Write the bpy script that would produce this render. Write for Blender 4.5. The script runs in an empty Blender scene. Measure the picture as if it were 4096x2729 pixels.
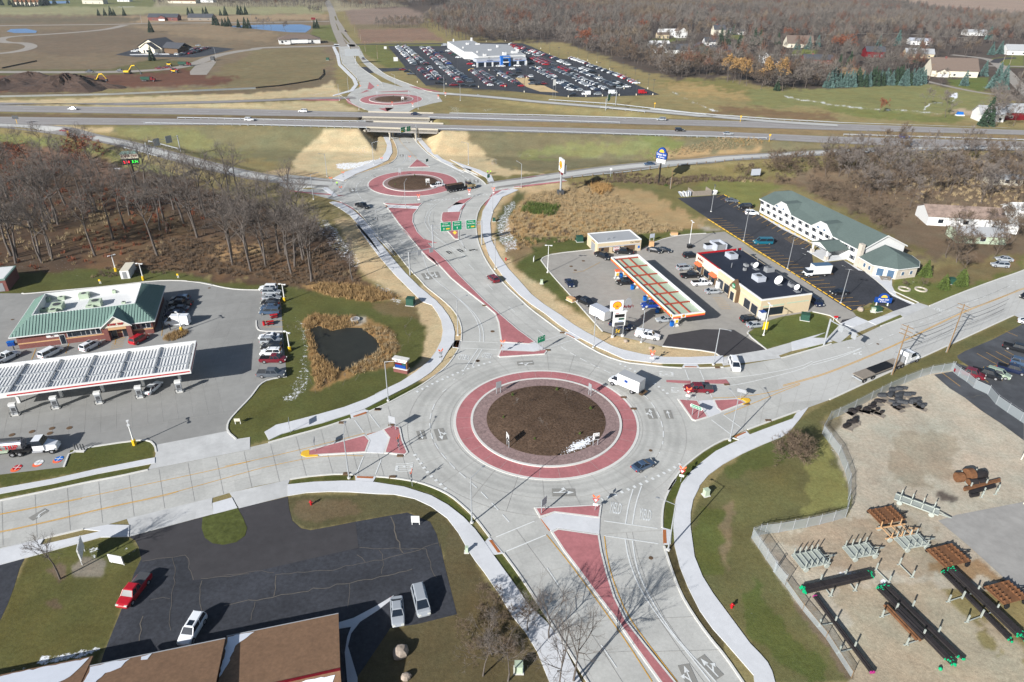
# aerial view of a roundabout interchange: camera, sky and sun, terrain, roads, vehicles, buildings, furniture, yard, vegetation, haze
import bpy,bmesh,math,random;import numpy as np;from mathutils import Vector,Matrix;from mathutils.geometry import tessellate_polygon;R=math.radians;RX=(R(90),0,0);NA=np.array;TP=tessellate_polygon;RU=random.uniform;BD=bpy.data;from math import cos,sin,pi;sc=bpy.context.scene
for o in list(BD.objects):
 BD.objects.remove(o)
CAMH,PITCH,ROLL,FPX=(78.,29.22,.72,2741.5);cd=BD.cameras.new('camera');cam=BD.objects.new('camera',cd);sc.collection.objects.link(cam);cd.sensor_width=36;cd.lens=36*FPX/4096;cd.clip_start=1;cd.clip_end=60000;_t=R(PITCH);_f=NA([0,cos(_t),-sin(_t)]);_r=NA([1.,0,0]);_u=np.cross(_r,_f);_a=R(ROLL);CR=cos(_a)*_r+sin(_a)*_u;CU=-sin(_a)*_r+cos(_a)*_u;CF=_f;m=Matrix(((CR[0],CU[0],-CF[0],0),(CR[1],CU[1],-CF[1],0),(CR[2],CU[2],-CF[2],CAMH),(0,0,0,1)));cam.matrix_world=m;sc.camera=cam;sc.render.resolution_x=1024;sc.render.resolution_y=682;w=BD.worlds.new('World');sc.world=w;w.use_nodes=True;nt=w.node_tree;bg=nt.nodes['Background'];sky=nt.nodes.new('ShaderNodeTexSky');sky.sky_type='NISHITA';sky.sun_disc=False;sky.sun_elevation=R(25.5);sky.sun_rotation=R(220.3);sky.air_density=1.;sky.dust_density=1.;sky.ozone_density=1.5;nt.links.new(sky.outputs[0],bg.inputs[0]);bg.inputs[1].default_value=.058;sl=BD.lights.new('sun','SUN');sl.energy=5.;sl.angle=R(.5);sl.color=(1,.985,.96);so=BD.objects.new('sun',sl);sc.collection.objects.link(so);SD=Vector((cos(R(49.7))*cos(R(25.5)),sin(R(49.7))*cos(R(25.5)),-sin(R(25.5))));so.rotation_euler=SD.to_track_quat('-Z','Y').to_euler();so.location=(-60,-60,90);vs=sc.view_settings;vs.view_transform='Standard';vs.look='None';vs.gamma=1;vs.exposure=.66;K=dict(A=(0,0,2.2988),B=(900,0,2.2988),C=(1700,0,2.2988),D=(2600,0,3.1387),E=(3300,0,2.9573),F=(0,350,2.2988),G=(900,350,2.2988),H=(1800,350,2.2988),I=(2600,350,3.136),J=(3300,450,2.24),K=(0,1000,2.6129),L=(750,900,2.24),M=(1700,950,2.9425),N=(2400,900,2.6156),O=(2900,700,2.7694),P=(3250,1050,2.7825),Q=(1500,1350,2.4122),R=(2300,1380,2.5289),S=(3200,1400,2.6138),T=(0,1550,2.306),U=(900,1550,2.306),V=(1900,1900,1.891),W=(2700,1700,2.6138),X=(3300,1750,2.8505),Y=(3000,2200,2.1478),Z=(0,2050,2.309),AA=(900,2050,1.9617),D0=(0,0,.57446),SRC=(0,0,1))
def px(s):
 k=None;o=[]
 for t in s.split():
  if t in K:
   k=K[t];continue
  a,b=t.split(',');o.append((k[0]+float(a)/k[2],k[1]+float(b)/k[2]))
 return o
def ray(x,y):
 return(x-2048)/FPX*CR-(y-1364.5)/FPX*CU+CF
def Gz(x,y,z=.0):
 d=ray(x,y);k=(z-CAMH)/d[2]
 return NA([k*d[0],k*d[1],z])
def proj(X,Y,Z):
 q0,q1,q2=(X,Y,Z-CAMH);w=q0*CF[0]+q1*CF[1]+q2*CF[2]
 return(2048+FPX*(q0*CR[0]+q1*CR[1]+q2*CR[2])/w,1364.5-FPX*(q0*CU[0]+q1*CU[1]+q2*CU[2])/w,w)
HWZ=5.5;NEAR=[(-1500,492),(-900,497),(0,500),(1024,502),(1470,512),(1745,522),(2824,548),(3300,573),(4096,606),(5600,665)];FARE=[(-1500,412),(-900,416),(0,422),(1024,438),(1470,451),(1745,455),(2824,482),(3300,494),(4096,522),(5600,578)];ridges=[]
def addridge(pts):
 ridges.append(NA(pts))
_pn=[Gz(x,y,HWZ)for x,y in NEAR];_pf=[Gz(x,y,HWZ)for x,y in FARE];addridge([((a[0]+b[0])/2,(a[1]+b[1])/2,HWZ,math.hypot(*(a-b)[:2])/2+2.5)for a,b in zip(_pn,_pf)])
def ridge_px(s,zs,wd):
 P=px(s);addridge([(*Gz(x,y,z)[:2],z,wd)for(x,y),z in zip(P,zs)])
RAMP={}
def ramp(n,s,zs,wd):
 RAMP[n]=(px(s),zs,wd);ridge_px(s,zs,wd/2+1.5)
ramp('near_left','SRC -1200,470 -300,496 0,509 261,528 522,580 740,640 943,692 1110,722 1330,738',[5.2,5.,4.6,4.,3.,2.,1.,.4,0],9);ramp('near_right','H 380,905 900,830 1500,745 2000,700 2354,678 I 900,895 1200,880 2352,812 J 900,325 1783,322 2600,345',[0,.5,1.5,2.5,3,3.6,4.2,5,5.4,5.5,5.5],9.5);ramp('far_right','H -250,50 0,62 400,92 800,135 1500,190 2354,268 I 800,368 1500,432 2352,480',[0,.1,.6,1.4,3,4.5,5.2,5.5,5.5],8);ramp('far_left','F -900,175 0,166 1000,160 2354,128 G 600,108 1200,96',[5,4.8,4,2,1,0],8);UNDER=NA([(-40,266),(-54.5,335),(-62,372),(-77,446)],float)
def segd(X,Y,P):
 best=None
 for a,b in zip(P[:-1],P[1:]):
  dx,dy=(b[0]-a[0],b[1]-a[1]);L=dx*dx+dy*dy;t=np.clip(((X-a[0])*dx+(Y-a[1])*dy)/L,0,1);d=np.hypot(X-a[0]-t*dx,Y-a[1]-t*dy);yield(d,t,a,b)
def Hf(X,Y):
 X=np.asarray(X,float);Y=np.asarray(Y,float);H=np.zeros(np.broadcast(X,Y).shape)
 for rd in ridges:
  bd=np.full(H.shape,1000000000.);bz=np.zeros(H.shape);bw=np.zeros(H.shape)
  for d,t,a,b in segd(X,Y,rd):
   mk=d<bd;z=a[2]+t*(b[2]-a[2]);ww=a[3]+t*(b[3]-a[3]);bd=np.where(mk,d,bd);bz=np.where(mk,z,bz);bw=np.where(mk,ww,bw)
  H=np.maximum(H,bz-np.maximum(0,bd-bw)/4.)
 g=np.full(H.shape,1000000000.)
 for d,t,a,b in segd(X,Y,UNDER):
  g=np.minimum(g,d)
 H=np.minimum(H,np.maximum(0,g-12.5)/1.3)
 return np.maximum(H,0)
def GH(x,y):
 z=float(2.5);p=Gz(x,y,0)
 if p[1]<240 or p[1]>560:
  return p
 z=.0
 for _ in range(14):
  p=Gz(x,y,z);z=.5*z+.5*float(Hf(p[0],p[1]))
 p=Gz(x,y,z)
 return p
def GP(s):
 return[GH(*q)for q in px(s)]
def G1(s):
 return GP(s)[0]
def ang(a,b):
 return math.atan2(b[1]-a[1],b[0]-a[0])
def lin(c):
 c=c/255
 return c/12.92 if c<=.04045 else((c+.055)/1.055)**2.4
def alb(c,k=.78):
 return tuple((min(.9,lin(v)*k)for v in c))
MC={}
def mat(name,c,rough=.85,noise=.0,scale=1.,metal=0,emit=0,spec=.3,bump=0,noise2=0,scale2=.05,k=.78,coat=0):
 if name in MC:
  return MC[name]
 m=BD.materials.new(name);m.use_nodes=True;MC[name]=m;nt=m.node_tree;b=nt.nodes['Principled BSDF'];a=alb(c,k);b.inputs['Base Color'].default_value=(*a,1);b.inputs['Roughness'].default_value=rough;b.inputs['Metallic'].default_value=metal;b.inputs['Specular IOR Level'].default_value=spec
 if coat:
  b.inputs['Coat Weight'].default_value=coat
 m.diffuse_color=(*a,1)
 if emit:
  b.inputs['Emission Color'].default_value=(*a,1);b.inputs['Emission Strength'].default_value=emit
 if noise or noise2:
  geo=nt.nodes.new('ShaderNodeNewGeometry');col=None;last=None
  for nn,ss in((noise,scale),(noise2,scale2)):
   if not nn:
    continue
   t=nt.nodes.new('ShaderNodeTexNoise');t.inputs['Scale'].default_value=ss;t.inputs['Detail'].default_value=5;t.inputs['Roughness'].default_value=.65;nt.links.new(geo.outputs['Position'],t.inputs['Vector']);mr=nt.nodes.new('ShaderNodeMapRange');mr.inputs[1].default_value=.3;mr.inputs[2].default_value=.7;mr.inputs[3].default_value=1-nn;mr.inputs[4].default_value=1+nn;nt.links.new(t.outputs[0],mr.inputs[0])
   if last is None:
    last=mr.outputs[0]
   else:
    mm=nt.nodes.new('ShaderNodeMath');mm.operation='MULTIPLY';nt.links.new(last,mm.inputs[0]);nt.links.new(mr.outputs[0],mm.inputs[1]);last=mm.outputs[0]
  vm=nt.nodes.new('ShaderNodeVectorMath');vm.operation='SCALE';vm.inputs[0].default_value=a;nt.links.new(last,vm.inputs['Scale']);nt.links.new(vm.outputs[0],b.inputs['Base Color'])
  if bump:
   bp=nt.nodes.new('ShaderNodeBump');bp.inputs['Strength'].default_value=bump;bp.inputs['Distance'].default_value=.1;nt.links.new(last,bp.inputs['Height']);nt.links.new(bp.outputs[0],b.inputs['Normal'])
 return m
def M(n):
 return MC[n]
mat('road',(196,195,189),.9,.08,2.2,noise2=.13,scale2=.16);mat('rn',(200,199,194),.9,.05,1.,noise2=.06,scale2=.1);mat('r2',(206,206,204),.9,.1,.5,noise2=.07,scale2=.12);mat('lot_concrete',(157,156,152),.9,.06,.6,noise2=.1,scale2=.07);mat('lot_concrete2',(171,166,158),.9,.08,.6,noise2=.1,scale2=.09);mat('highway',(160,155,152),.9,.06,.5,noise2=.06,scale2=.03);mat('shoulder',(150,146,142),.95,.08,.5,noise2=.08,scale2=.05);mat('od',(168,160,150),.9,.08,.3,noise2=.06,scale2=.03);mat('walk',(222,223,225),.9,.04,1.5,noise2=.06,scale2=.15);mat('kerb',(226,224,218),.9,.05,2);mat('pink',(186,120,122),.9,.12,1.8,noise2=.13,scale2=.25);mat('paver',(158,134,130),.9,.2,1.6,noise2=.05,scale2=.2);mat('mulch',(98,80,66),1,.5,2.5,noise2=.22,scale2=.3,spec=.05,bump=.5);mat('asphalt',(60,62,68),.9,.3,1.6,noise2=.28,scale2=.12,k=.85);mat('asphalt2',(78,80,84),.9,.3,.25,noise2=.2,scale2=.08,k=.85);mat('an',(68,66,68),.9,.12,.6,noise2=.1,scale2=.1,k=.85);mat('kerbdull',(192,184,168),.9,.06,1);mat('joint',(181,178,172),.9);mat('crack',(112,106,98),.9,.3,1);mat('white_paint',(240,240,238),.8,.12,2);mat('mark',(232,234,232),.8,.1,2);mat('yp',(222,170,70),.8,.15,2);mat('yb',(240,190,60),.7,.1,2);mat('yard_pave',(168,165,160),.95,.1,.6,noise2=.15,scale2=.12);mat('pad',(150,148,142),.9,.06,2);mat('rust_pad',(178,108,62),.9,.15,2);mat('grass',(88,94,52),1,.3,1.2,noise2=.25,scale2=.12,spec=.05,bump=.4);mat('grass_dull',(122,114,72),1,.25,1.2,noise2=.2,scale2=.1,spec=.05,bump=.4);mat('straw',(214,188,144),1,.12,1.,noise2=.1,scale2=.15,spec=.05,bump=.3);mat('snow',(240,243,250),.7,.03,1,k=.85);mat('water_dark',(52,52,44),.35,.25,.4,spec=.3);mat('water_blue',(110,150,200),.3,.08,.05,spec=.5);mat('white',(238,238,236),.6,.02,1);mat('ow',(228,220,200),.8,.04,1);mat('grey',(150,152,155),.7,.06,1);mat('dg',(80,82,85),.7,.06,1);mat('black',(22,22,24),.6,k=1);mat('steel',(190,193,196),.4,.03,1,metal=.6);mat('gv',(182,186,190),.55,.06,1.5,metal=.3);mat('gl',(30,38,48),.12,spec=.7,k=1);mat('gu',(70,95,120),.12,spec=.7,k=1);mat('tyre',(28,28,30),.9,k=1);mat('rim',(185,185,188),.4,metal=.5);mat('lamp_glass',(235,235,225),.3);mat('tail',(170,20,25),.3);mat('chrome',(200,200,205),.25,metal=.8);mat('red',(190,25,35),.5);mat('dkred',(120,20,30),.5);mat('orange',(240,110,70),.5,k=.9);mat('yellow',(245,200,40),.5);mat('gs',(10,130,90),.5,k=.9);mat('gb',(45,85,70),.7,.05,2);mat('bs',(20,70,150),.5);mat('pg',(190,205,180),.7,.05,2);mat('brick',(132,84,78),.9,.15,3);mat('bt',(212,170,125),.9,.05,2);mat('tan',(216,197,164),.85,.04,1);mat('brown',(110,88,66),.85,.06,2);mat('gr',(130,158,148),.55,.05,1);mat('wood',(140,115,85),.9,.15,2);mat('wg',(150,140,128),.9,.15,2);mat('beam_red',(170,78,58),.7,.06,1);mat('hr',(98,112,108),.95,.1,2,noise2=.06,scale2=.2);mat('black_roof',(36,42,56),.8,.12,.5,noise2=.15,scale2=.1,k=.9);mat('stone',(206,196,182),.9,.15,2.5);mat('shingle',(146,114,88),.95,.18,2.2,noise2=.1,scale2=.4);mat('rg',(176,178,180),.8,.04,.2);mat('rd',(80,82,88),.95,.1,1)
mat('rb',(120,105,95),.95,.1,1);mat('blue',(20,110,200),.5);mat('bg',(190,195,205),.6);mat('rust',(122,84,56),.9,.3,2);mat('rack',(176,182,174),.7,.08,2);mat('rusty_roof',(158,138,126),.8,.35,.5);mat('pipe',(42,38,38),.6,.3,.8,k=1);mat('green_cap',(0,180,120),.6);mat('magenta',(180,50,130),.6);mat('soil',(80,64,55),1,.35,.6,bump=.5);mat('dirt',(128,82,66),1,.25,.3);mat('rock',(175,160,145),.95,.25,2);mat('bark',(104,96,90),.95,.2,2);mat('twig',(128,119,112),.95,.15,.8);mat('tb',(114,98,82),.95,.2,.6);mat('leaf_rust',(142,84,58),.95,.3,.5);mat('twig_far',(106,99,92),.95,.22,.12);mat('cf',(58,78,58),.95,.3,.8);mat('conifer_blue',(92,118,112),.95,.25,.8);mat('arbor',(88,104,48),.95,.3,2);mat('reed',(172,142,98),.95,.25,.6);mat('dy',(172,152,118),.95,.25,.5);mat('leaf_gold',(176,140,90),.95,.25,.5);mat('bark_far',(105,95,88),.95,.2,.3)
class MB:
 def __init__(s):
  s.v=[];s.f=[];s.m=[]
 def add(s,vs,fs,mi=0,T=None):
  n=len(s.v)
  for p in vs:
   if T is not None:
    p=T@Vector(p)
   s.v.append((p[0],p[1],p[2]))
  for f in fs:
   s.f.append(tuple((n+i for i in f)));s.m.append(mi)
  return s
 def box(s,x0,x1,y0,y1,z0,z1,mi=0,T=None):
  return s.add([(x0,y0,z0),(x1,y0,z0),(x1,y1,z0),(x0,y1,z0),(x0,y0,z1),(x1,y0,z1),(x1,y1,z1),(x0,y1,z1)],[(0,3,2,1),(4,5,6,7),(0,1,5,4),(1,2,6,5),(2,3,7,6),(3,0,4,7)],mi,T)
 def hexa(s,b,t,mi=0,T=None,mt=None):
  s.add(list(b)+list(t),[(0,1,5,4),(1,2,6,5),(2,3,7,6),(3,0,4,7),(0,3,2,1)],mi,T);s.add(list(t),[(0,1,2,3)],mi if mt is None else mt,T)
  return s
 def tube(s,p,q,r,mi=0,n=6,r2=None,T=None,cap=True):
  p=Vector(p);q=Vector(q);d=q-p
  if d.length<1e-06:
   return s
  d.normalize();a=d.orthogonal().normalized();b=d.cross(a);r2=r if r2 is None else r2;vs=[p+(a*cos(i*2*pi/n)+b*sin(i*2*pi/n))*r for i in range(n)]+[q+(a*cos(i*2*pi/n)+b*sin(i*2*pi/n))*r2 for i in range(n)];fs=[(i,(i+1)%n,n+(i+1)%n,n+i)for i in range(n)]
  if cap:
   fs+=[tuple(range(n))[::-1],tuple(range(n,2*n))]
  return s.add(vs,fs,mi,T)
 def bar(s,p,q,wd,h,mi=0,T=None):
  p=Vector(p);q=Vector(q);d=q-p;n=Vector((-d.y,d.x,0));n=n.normalized()*wd/2 if n.length>1e-06 else Vector((wd/2,0,0));u=Vector((0,0,h))
  return s.add([p-n,p+n,q+n,q-n,p-n+u,p+n+u,q+n+u,q-n+u],[(0,1,2,3),(4,7,6,5),(0,4,5,1),(1,5,6,2),(2,6,7,3),(3,7,4,0)],mi,T)
 def poly(s,pts,mi=0,T=None):
  tri=TP([[Vector(p)for p in pts]]);n=Vector((0,0,0));out=[]
  for t in tri:
   a,b,c=[Vector(pts[i])for i in t]
   if(b-a).cross(c-a).z<0:
    t=t[::-1]
   out.append(t)
  return s.add(pts,out,mi,T)
 def prism(s,pts,z0,z1,mi=0,ms=None,T=None):
  s.poly([(p[0],p[1],z1)for p in pts],mi,T);n=len(pts);ar=sum((pts[i][0]*pts[(i+1)%n][1]-pts[(i+1)%n][0]*pts[i][1]for i in range(n)));fs=[(i,(i+1)%n,n+(i+1)%n,n+i)if ar>0 else(i,n+i,n+(i+1)%n,(i+1)%n)for i in range(n)]
  return s.add([(p[0],p[1],z0)for p in pts]+[(p[0],p[1],z1)for p in pts],fs,mi if ms is None else ms,T)
 def cyl(s,x,y,z0,z1,r,mi=0,n=10,r2=None,T=None):
  return s.tube((x,y,z0),(x,y,z1),r,mi,n,r2,T)
 def ball(s,c,r,mi=0,n=8,mrings=5,T=None,sq=(1,1,1)):
  vs=[];fs=[]
  for j in range(mrings+1):
   th=pi*j/mrings
   for i in range(n):
    ph=2*pi*i/n;vs.append((c[0]+sq[0]*r*sin(th)*cos(ph),c[1]+sq[1]*r*sin(th)*sin(ph),c[2]+sq[2]*r*cos(th)))
  for j in range(mrings):
   for i in range(n):
    fs.append((j*n+i,(j+1)*n+i,(j+1)*n+(i+1)%n,j*n+(i+1)%n))
  return s.add(vs,fs,mi,T)
 def mesh(s,name,mats,org=(0,0,0)):
  me=BD.meshes.new(name);ox,oy,oz=org;me.from_pydata([(a-ox,b-oy,c-oz)for a,b,c in s.v],[],s.f)
  for mm in mats:
   me.materials.append(MC[mm]if isinstance(mm,str)else mm)
  me.polygons.foreach_set('material_index',s.m);me.update()
  return me
 def bd(s,name,mats,parent=None,org=(0,0,0),loc=None,rz=0):
  if isinstance(mats,str):
   mats=[mats]
  return link(name,s.mesh(name,mats,org),parent,loc if loc is not None else org,rz)
def BX(*a,**k):
 return MB().box(*a,**k)
def CY(*a,**k):
 return MB().cyl(*a,**k)
def link(name,me,parent=None,loc=(0,0,0),rz=0):
 o=BD.objects.new(name,me);sc.collection.objects.link(o)
 if parent is not None:
  o.parent=parent
 o.location=Vector(loc)
 if rz:
  o.rotation_euler=(0,0,rz)
 return o
def tag(o,label=None,cat=None,group=None,kind=None):
 if label:
  o['label']=label
 if cat:
  o['category']=cat
 if group:
  o['group']=group
 if kind:
  o['kind']=kind
 return o
def thing(name,label,cat,loc=(0,0,0),rz=0,group=None):
 o=link(name,None,None,loc,rz);o.empty_display_size=.3
 return tag(o,label,cat,group)
def struct(name,mb,mats):
 return tag(mb.bd(name,mats),kind='structure')
def copy_tree(o,parent=None):
 c=o.copy();sc.collection.objects.link(c)
 if parent is not None:
  c.parent=parent
 for ch in list(o.children):
  copy_tree(ch,c)
 return c
def textmesh(t,size=1,ext=.01,spx=1.):
 cu=BD.curves.new('t','FONT');cu.body=t;cu.size=size;cu.extrude=ext;cu.align_x='CENTER';cu.align_y='CENTER';cu.resolution_u=2;cu.space_character=spx;cu.offset=size*.012;ob=BD.objects.new('t',cu);sc.collection.objects.link(ob);me=BD.meshes.new_from_object(ob);BD.objects.remove(ob);BD.curves.remove(cu)
 return me
def text(t,size,m_,parent,loc,rot,name='lettering',sx=1,sy=1,ext=.01):
 me=textmesh(t,size,ext);me.materials.clear();me.materials.append(MC[m_]);o=link(name,me,parent,loc);o.rotation_euler=rot;o.scale=(sx,sy,1)
 return o
def inpoly(px_,py_,P):
 c=np.zeros(px_.shape,bool);n=len(P);j=n-1
 for i in range(n):
  xi,yi=P[i];xj,yj=P[j]
  if yi!=yj:
   cond=(yi>py_)!=(yj>py_);xx=(xj-xi)*(py_-yi)/(yj-yi)+xi;c^=cond&(px_<xx)
  j=i
 return c
rs=np.random.default_rng(7);random.seed(7);_lat=rs.random((257,257));rU=rs.uniform
def vnoise(X,Y,s):
 u=X/s%256;v=Y/s%256;i=np.floor(u).astype(int);j=np.floor(v).astype(int);fu=u-i;fv=v-j;fu=fu*fu*(3-2*fu);fv=fv*fv*(3-2*fv)
 return(_lat[i,j]*(1-fu)+_lat[i+1,j]*fu)*(1-fv)+(_lat[i,j+1]*(1-fu)+_lat[i+1,j+1]*fu)*fv
def fbm(X,Y,s):
 return 0.55*vnoise(X,Y,s)+.28*vnoise(X+91,Y+37,s/2.1)+.17*vnoise(X+11,Y+77,s/4.3)
Zn=[]
def z(s,c,j=1.):
 l=sum(c)/3;c=tuple((v*.86+l*.14 for v in c))
 if c[1]>c[0]-2:
  c=(c[0]+14,c[1]+13,c[2]+6)
 Zn.append((px(s),c,j))
WOODF=(100,88,80);z('SRC -9000,-900 14000,-900 14000,70 -9000,30',(172,160,130));z('A -3000,-90 1500,-90 1400,64 -3000,72',(112,116,76),3);z('A -3000,75 2354,60 B 900,55 900,135 A 2354,140 900,152 -3000,158',(164,160,118),2);z('SRC -4000,66 1340,58 1400,170 1330,250 1350,345 0,365 -4000,380',(140,122,98),6);z('A 1100,150 2354,140 B 950,130 950,180 A 2354,190 1700,200 1100,210',(176,150,118),3);z('A 1200,240 2354,220 B 0,280 500,300 400,380 A 1900,360 1500,300',(158,136,108),6);z('A 200,330 1100,250 1900,380 1100,480 600,520 250,480',(132,114,94),6);z('A -900,170 1300,160 1250,205 -900,225',(128,116,94),3);z('B -10,500 300,452 900,430 960,560 900,650 860,740 0,830 A 1900,700 2354,480',(140,126,92),4);z('A 1400,540 2000,590 1800,690 1500,700 900,690 -900,690 -900,640 1000,640',(112,108,70),1);z('A -300,690 400,702 800,700 1200,690 1750,640 1900,700 2200,705 2050,770 1500,790 1000,810 500,845 0,870 -300,880',(124,86,70),5);z('A -900,850 500,860 1500,840 2354,815 B 0,830 500,800 860,740 960,650 1000,700 1040,760 1000,800 500,850 0,868 A 2354,860 -900,905',(128,112,88),2);z('B 1100,95 1500,65 2050,50 2110,85 1850,150 1800,225 1160,232',(152,130,116),2);z('B 1210,270 1850,258 2010,370 1250,402',(154,124,105),2);z('B 1160,228 1800,222 1850,262 1210,272',(140,125,95),1);z('B 820,240 1000,225 1040,380 1030,400 870,360 780,320',(108,112,68),1.5);z('B 1200,415 2050,400 2050,432 1500,432 1670,630 1480,625 1260,480',(110,114,66),1.5);z('B 1500,432 2050,425 C 200,400 760,395 1240,545 C 2160,880 940,850 0,800 B 1850,790',(98,92,80),2);z('C -800,-900 6000,-900 6000,20 E 2354,290 1200,170 500,20 D 2354,-50 SRC 3000,-20 1700,-40',(178,152,134),8);z('SRC 1400,-60 3250,-25 3600,20 4096,95 6500,120 6500,420 4096,420 3900,330 3350,360 3080,345 2870,310 2680,325 2240,170 1960,165 1790,110 1640,30',WOODF,8);z('C 960,392 1300,396 1700,570 2354,745 D 250,1005 900,985 1400,1150 1700,1155 2354,1112 E 1180,985 1900,1115 2354,1280 J 2600,130 1783,150 0,95 I 2352,440 1500,405 0,270 H 2354,240 900,118 C 940,880 2140,890',(162,146,98),4);z('D 0,990 250,1010 900,985 1450,1160 1800,1200 1200,1230 300,1100',(140,134,80),4);z('D 100,1040 600,1060 1400,1200 1500,1300 900,1250 400,1180',(186,158,104),6);z('I 900,250 1500,260 2300,340 2352,420 1500,395 800,340',(142,116,84),5);z('E -900,1060 0,1045 1150,995 1900,1110 2000,1180 1880,1350 1100,1330 0,1270 -900,1250',(132,132,86),3);z('E 1430,930 1950,920 1900,1080 1500,1020',(98,112,58),2);z('E 0,1290 600,1420 1700,1440 1600,1380 1000,1330 0,1270',(120,124,72),3);z('E 1500,1290 1850,1290 1820,1370 1500,1350',(200,178,150),2);z('E 1950,700 2354,640 2354,800 2100,790',(116,122,66),1);z('D 0,480 450,480 450,510 200,530 0,520',(112,118,62),2);z('D 1020,440 1180,430 1200,500 1010,480',(118,122,66),2);z('D 1780,630 2100,610 2050,720 1780,690',(122,130,70),2);z('D 0,660 900,670 900,700 0,700',(110,116,66),2)
z('SRC -3000,395 -500,404 0,402 1024,374 G 850,5 990,-60 1060,60 1050,100 600,100 0,118 F 2354,120 1000,152 0,168 -500,172 SRC -3000,430',(214,192,148),1.5);z('F -2000,175 0,175 2354,140 G 1000,118 1080,150 1270,225 1100,232 0,215 F 2354,215 900,200 0,185',(205,186,142),1.5);z('F -2000,215 2354,262 G 1270,268 1280,305 0,292 F 2354,302 -2000,262',(126,108,82),1);z('H -20,292 1560,332 2354,358 I 2352,525 J 0,160 1783,200 3000,230 3000,280 1783,260 0,212 I 2352,612 0,545 H 2354,395 0,345',(158,136,98),1);z('F 1000,420 1050,350 2354,362 G 1200,375 1200,400 640,700 400,655 F 2354,660 1900,640 1500,520',(136,130,94),3);z('F 1000,420 1060,365 1500,360 1900,450 2200,560 2354,640 1900,640 1500,520',(128,126,84),6);z('G 920,382 1230,378 1320,400 1450,440 1490,540 1470,650 1300,715 1000,840 640,740 610,700 740,560 860,460',(216,194,150),.6);z('F 700,345 1040,375 1000,420 900,425 600,400 0,350 -400,340',(200,180,138),2);z('F -2000,380 0,415 600,480 1000,560 1300,640 1600,800 1600,850 1300,760 1000,640 500,560 0,500 -2000,450',(122,124,76),1.5);z('SRC -4000,640 -1500,560 0,570 300,598 600,690 900,770 1180,840 1330,900 1400,1000 1430,1120 1250,1170 1130,1150 770,1112 500,1062 0,1115 -1500,1260 -4000,1400',(100,80,64),4);z('F -900,510 500,570 1000,680 1250,800 1150,880 900,880 500,760 0,640',(134,104,86),3);z('F 900,1150 1500,1150 1800,1300 1300,1500 600,1450',(112,90,66),5);z('L -900,100 300,130 1200,260 1450,400 1600,520 1500,600 1000,560 600,490 0,430 -900,500',(122,95,70),3);z('L 180,180 700,170 680,260 300,320 170,240',(184,148,104),2);z('SRC -3000,1180 0,1105 95,1088 440,1070 660,1078 860,1126 1130,1146 1400,1190 1600,1210 1690,1280 1740,1500 1600,1700 900,1790 -3000,1900',(86,90,50),1.2);z('L 1220,520 1660,560 1880,655 1650,695 1300,645 1080,570 980,540',(182,144,92),1);z('L 1700,700 1900,690 2060,760 2090,830 1800,800 1690,780',(124,108,74),2);z('L 1040,860 1150,800 1300,830 1500,820 1700,880 1850,960 1880,1120 1800,1250 1600,1320 1350,1400 1150,1480 1120,1300 1080,1050',(172,134,84),1.5);z('L 1440,830 1560,820 1590,870 1500,900 1430,880',(205,190,170),.6);z('L 1300,-60 1520,-60 1660,200 1870,440 2070,650 2260,850 2300,1150 2240,1200 2090,1180 2165,960 2060,760 1960,660 1800,600 1550,420 1500,340 1440,120',(216,190,146),.8);z('G 1000,1120 1080,1180 1560,1549 1300,1549 1150,1300',(210,184,140),1);z('M -60,560 0,575 280,790 430,1100 425,1220 380,1330 230,1560 -40,1560 -60,1400 60,1180 60,1100 30,1040 -60,1000',(214,188,145),.4);z('Q 500,-20 840,-20 830,40 740,210 600,370 460,440 420,410 300,380 440,200',(214,188,145),.5);z('G 1480,380 1560,380 1600,700 1480,740 1320,790 1050,880 1000,860 1100,800 1500,650',(206,178,136),.5);z('G 600,740 980,830 960,870 1100,860 1060,1000 960,1010 830,900 560,870 300,790',(206,180,138),1);z('G 1700,440 1830,440 1950,395 2220,405 2354,590 2354,830 2200,780 1900,640 1740,500',(216,192,148),.7);z('H -30,400 150,418 195,500 375,640 470,740 640,765 900,800 660,900 350,880 300,830 0,700 -60,690',(216,192,148),.7)
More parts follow.
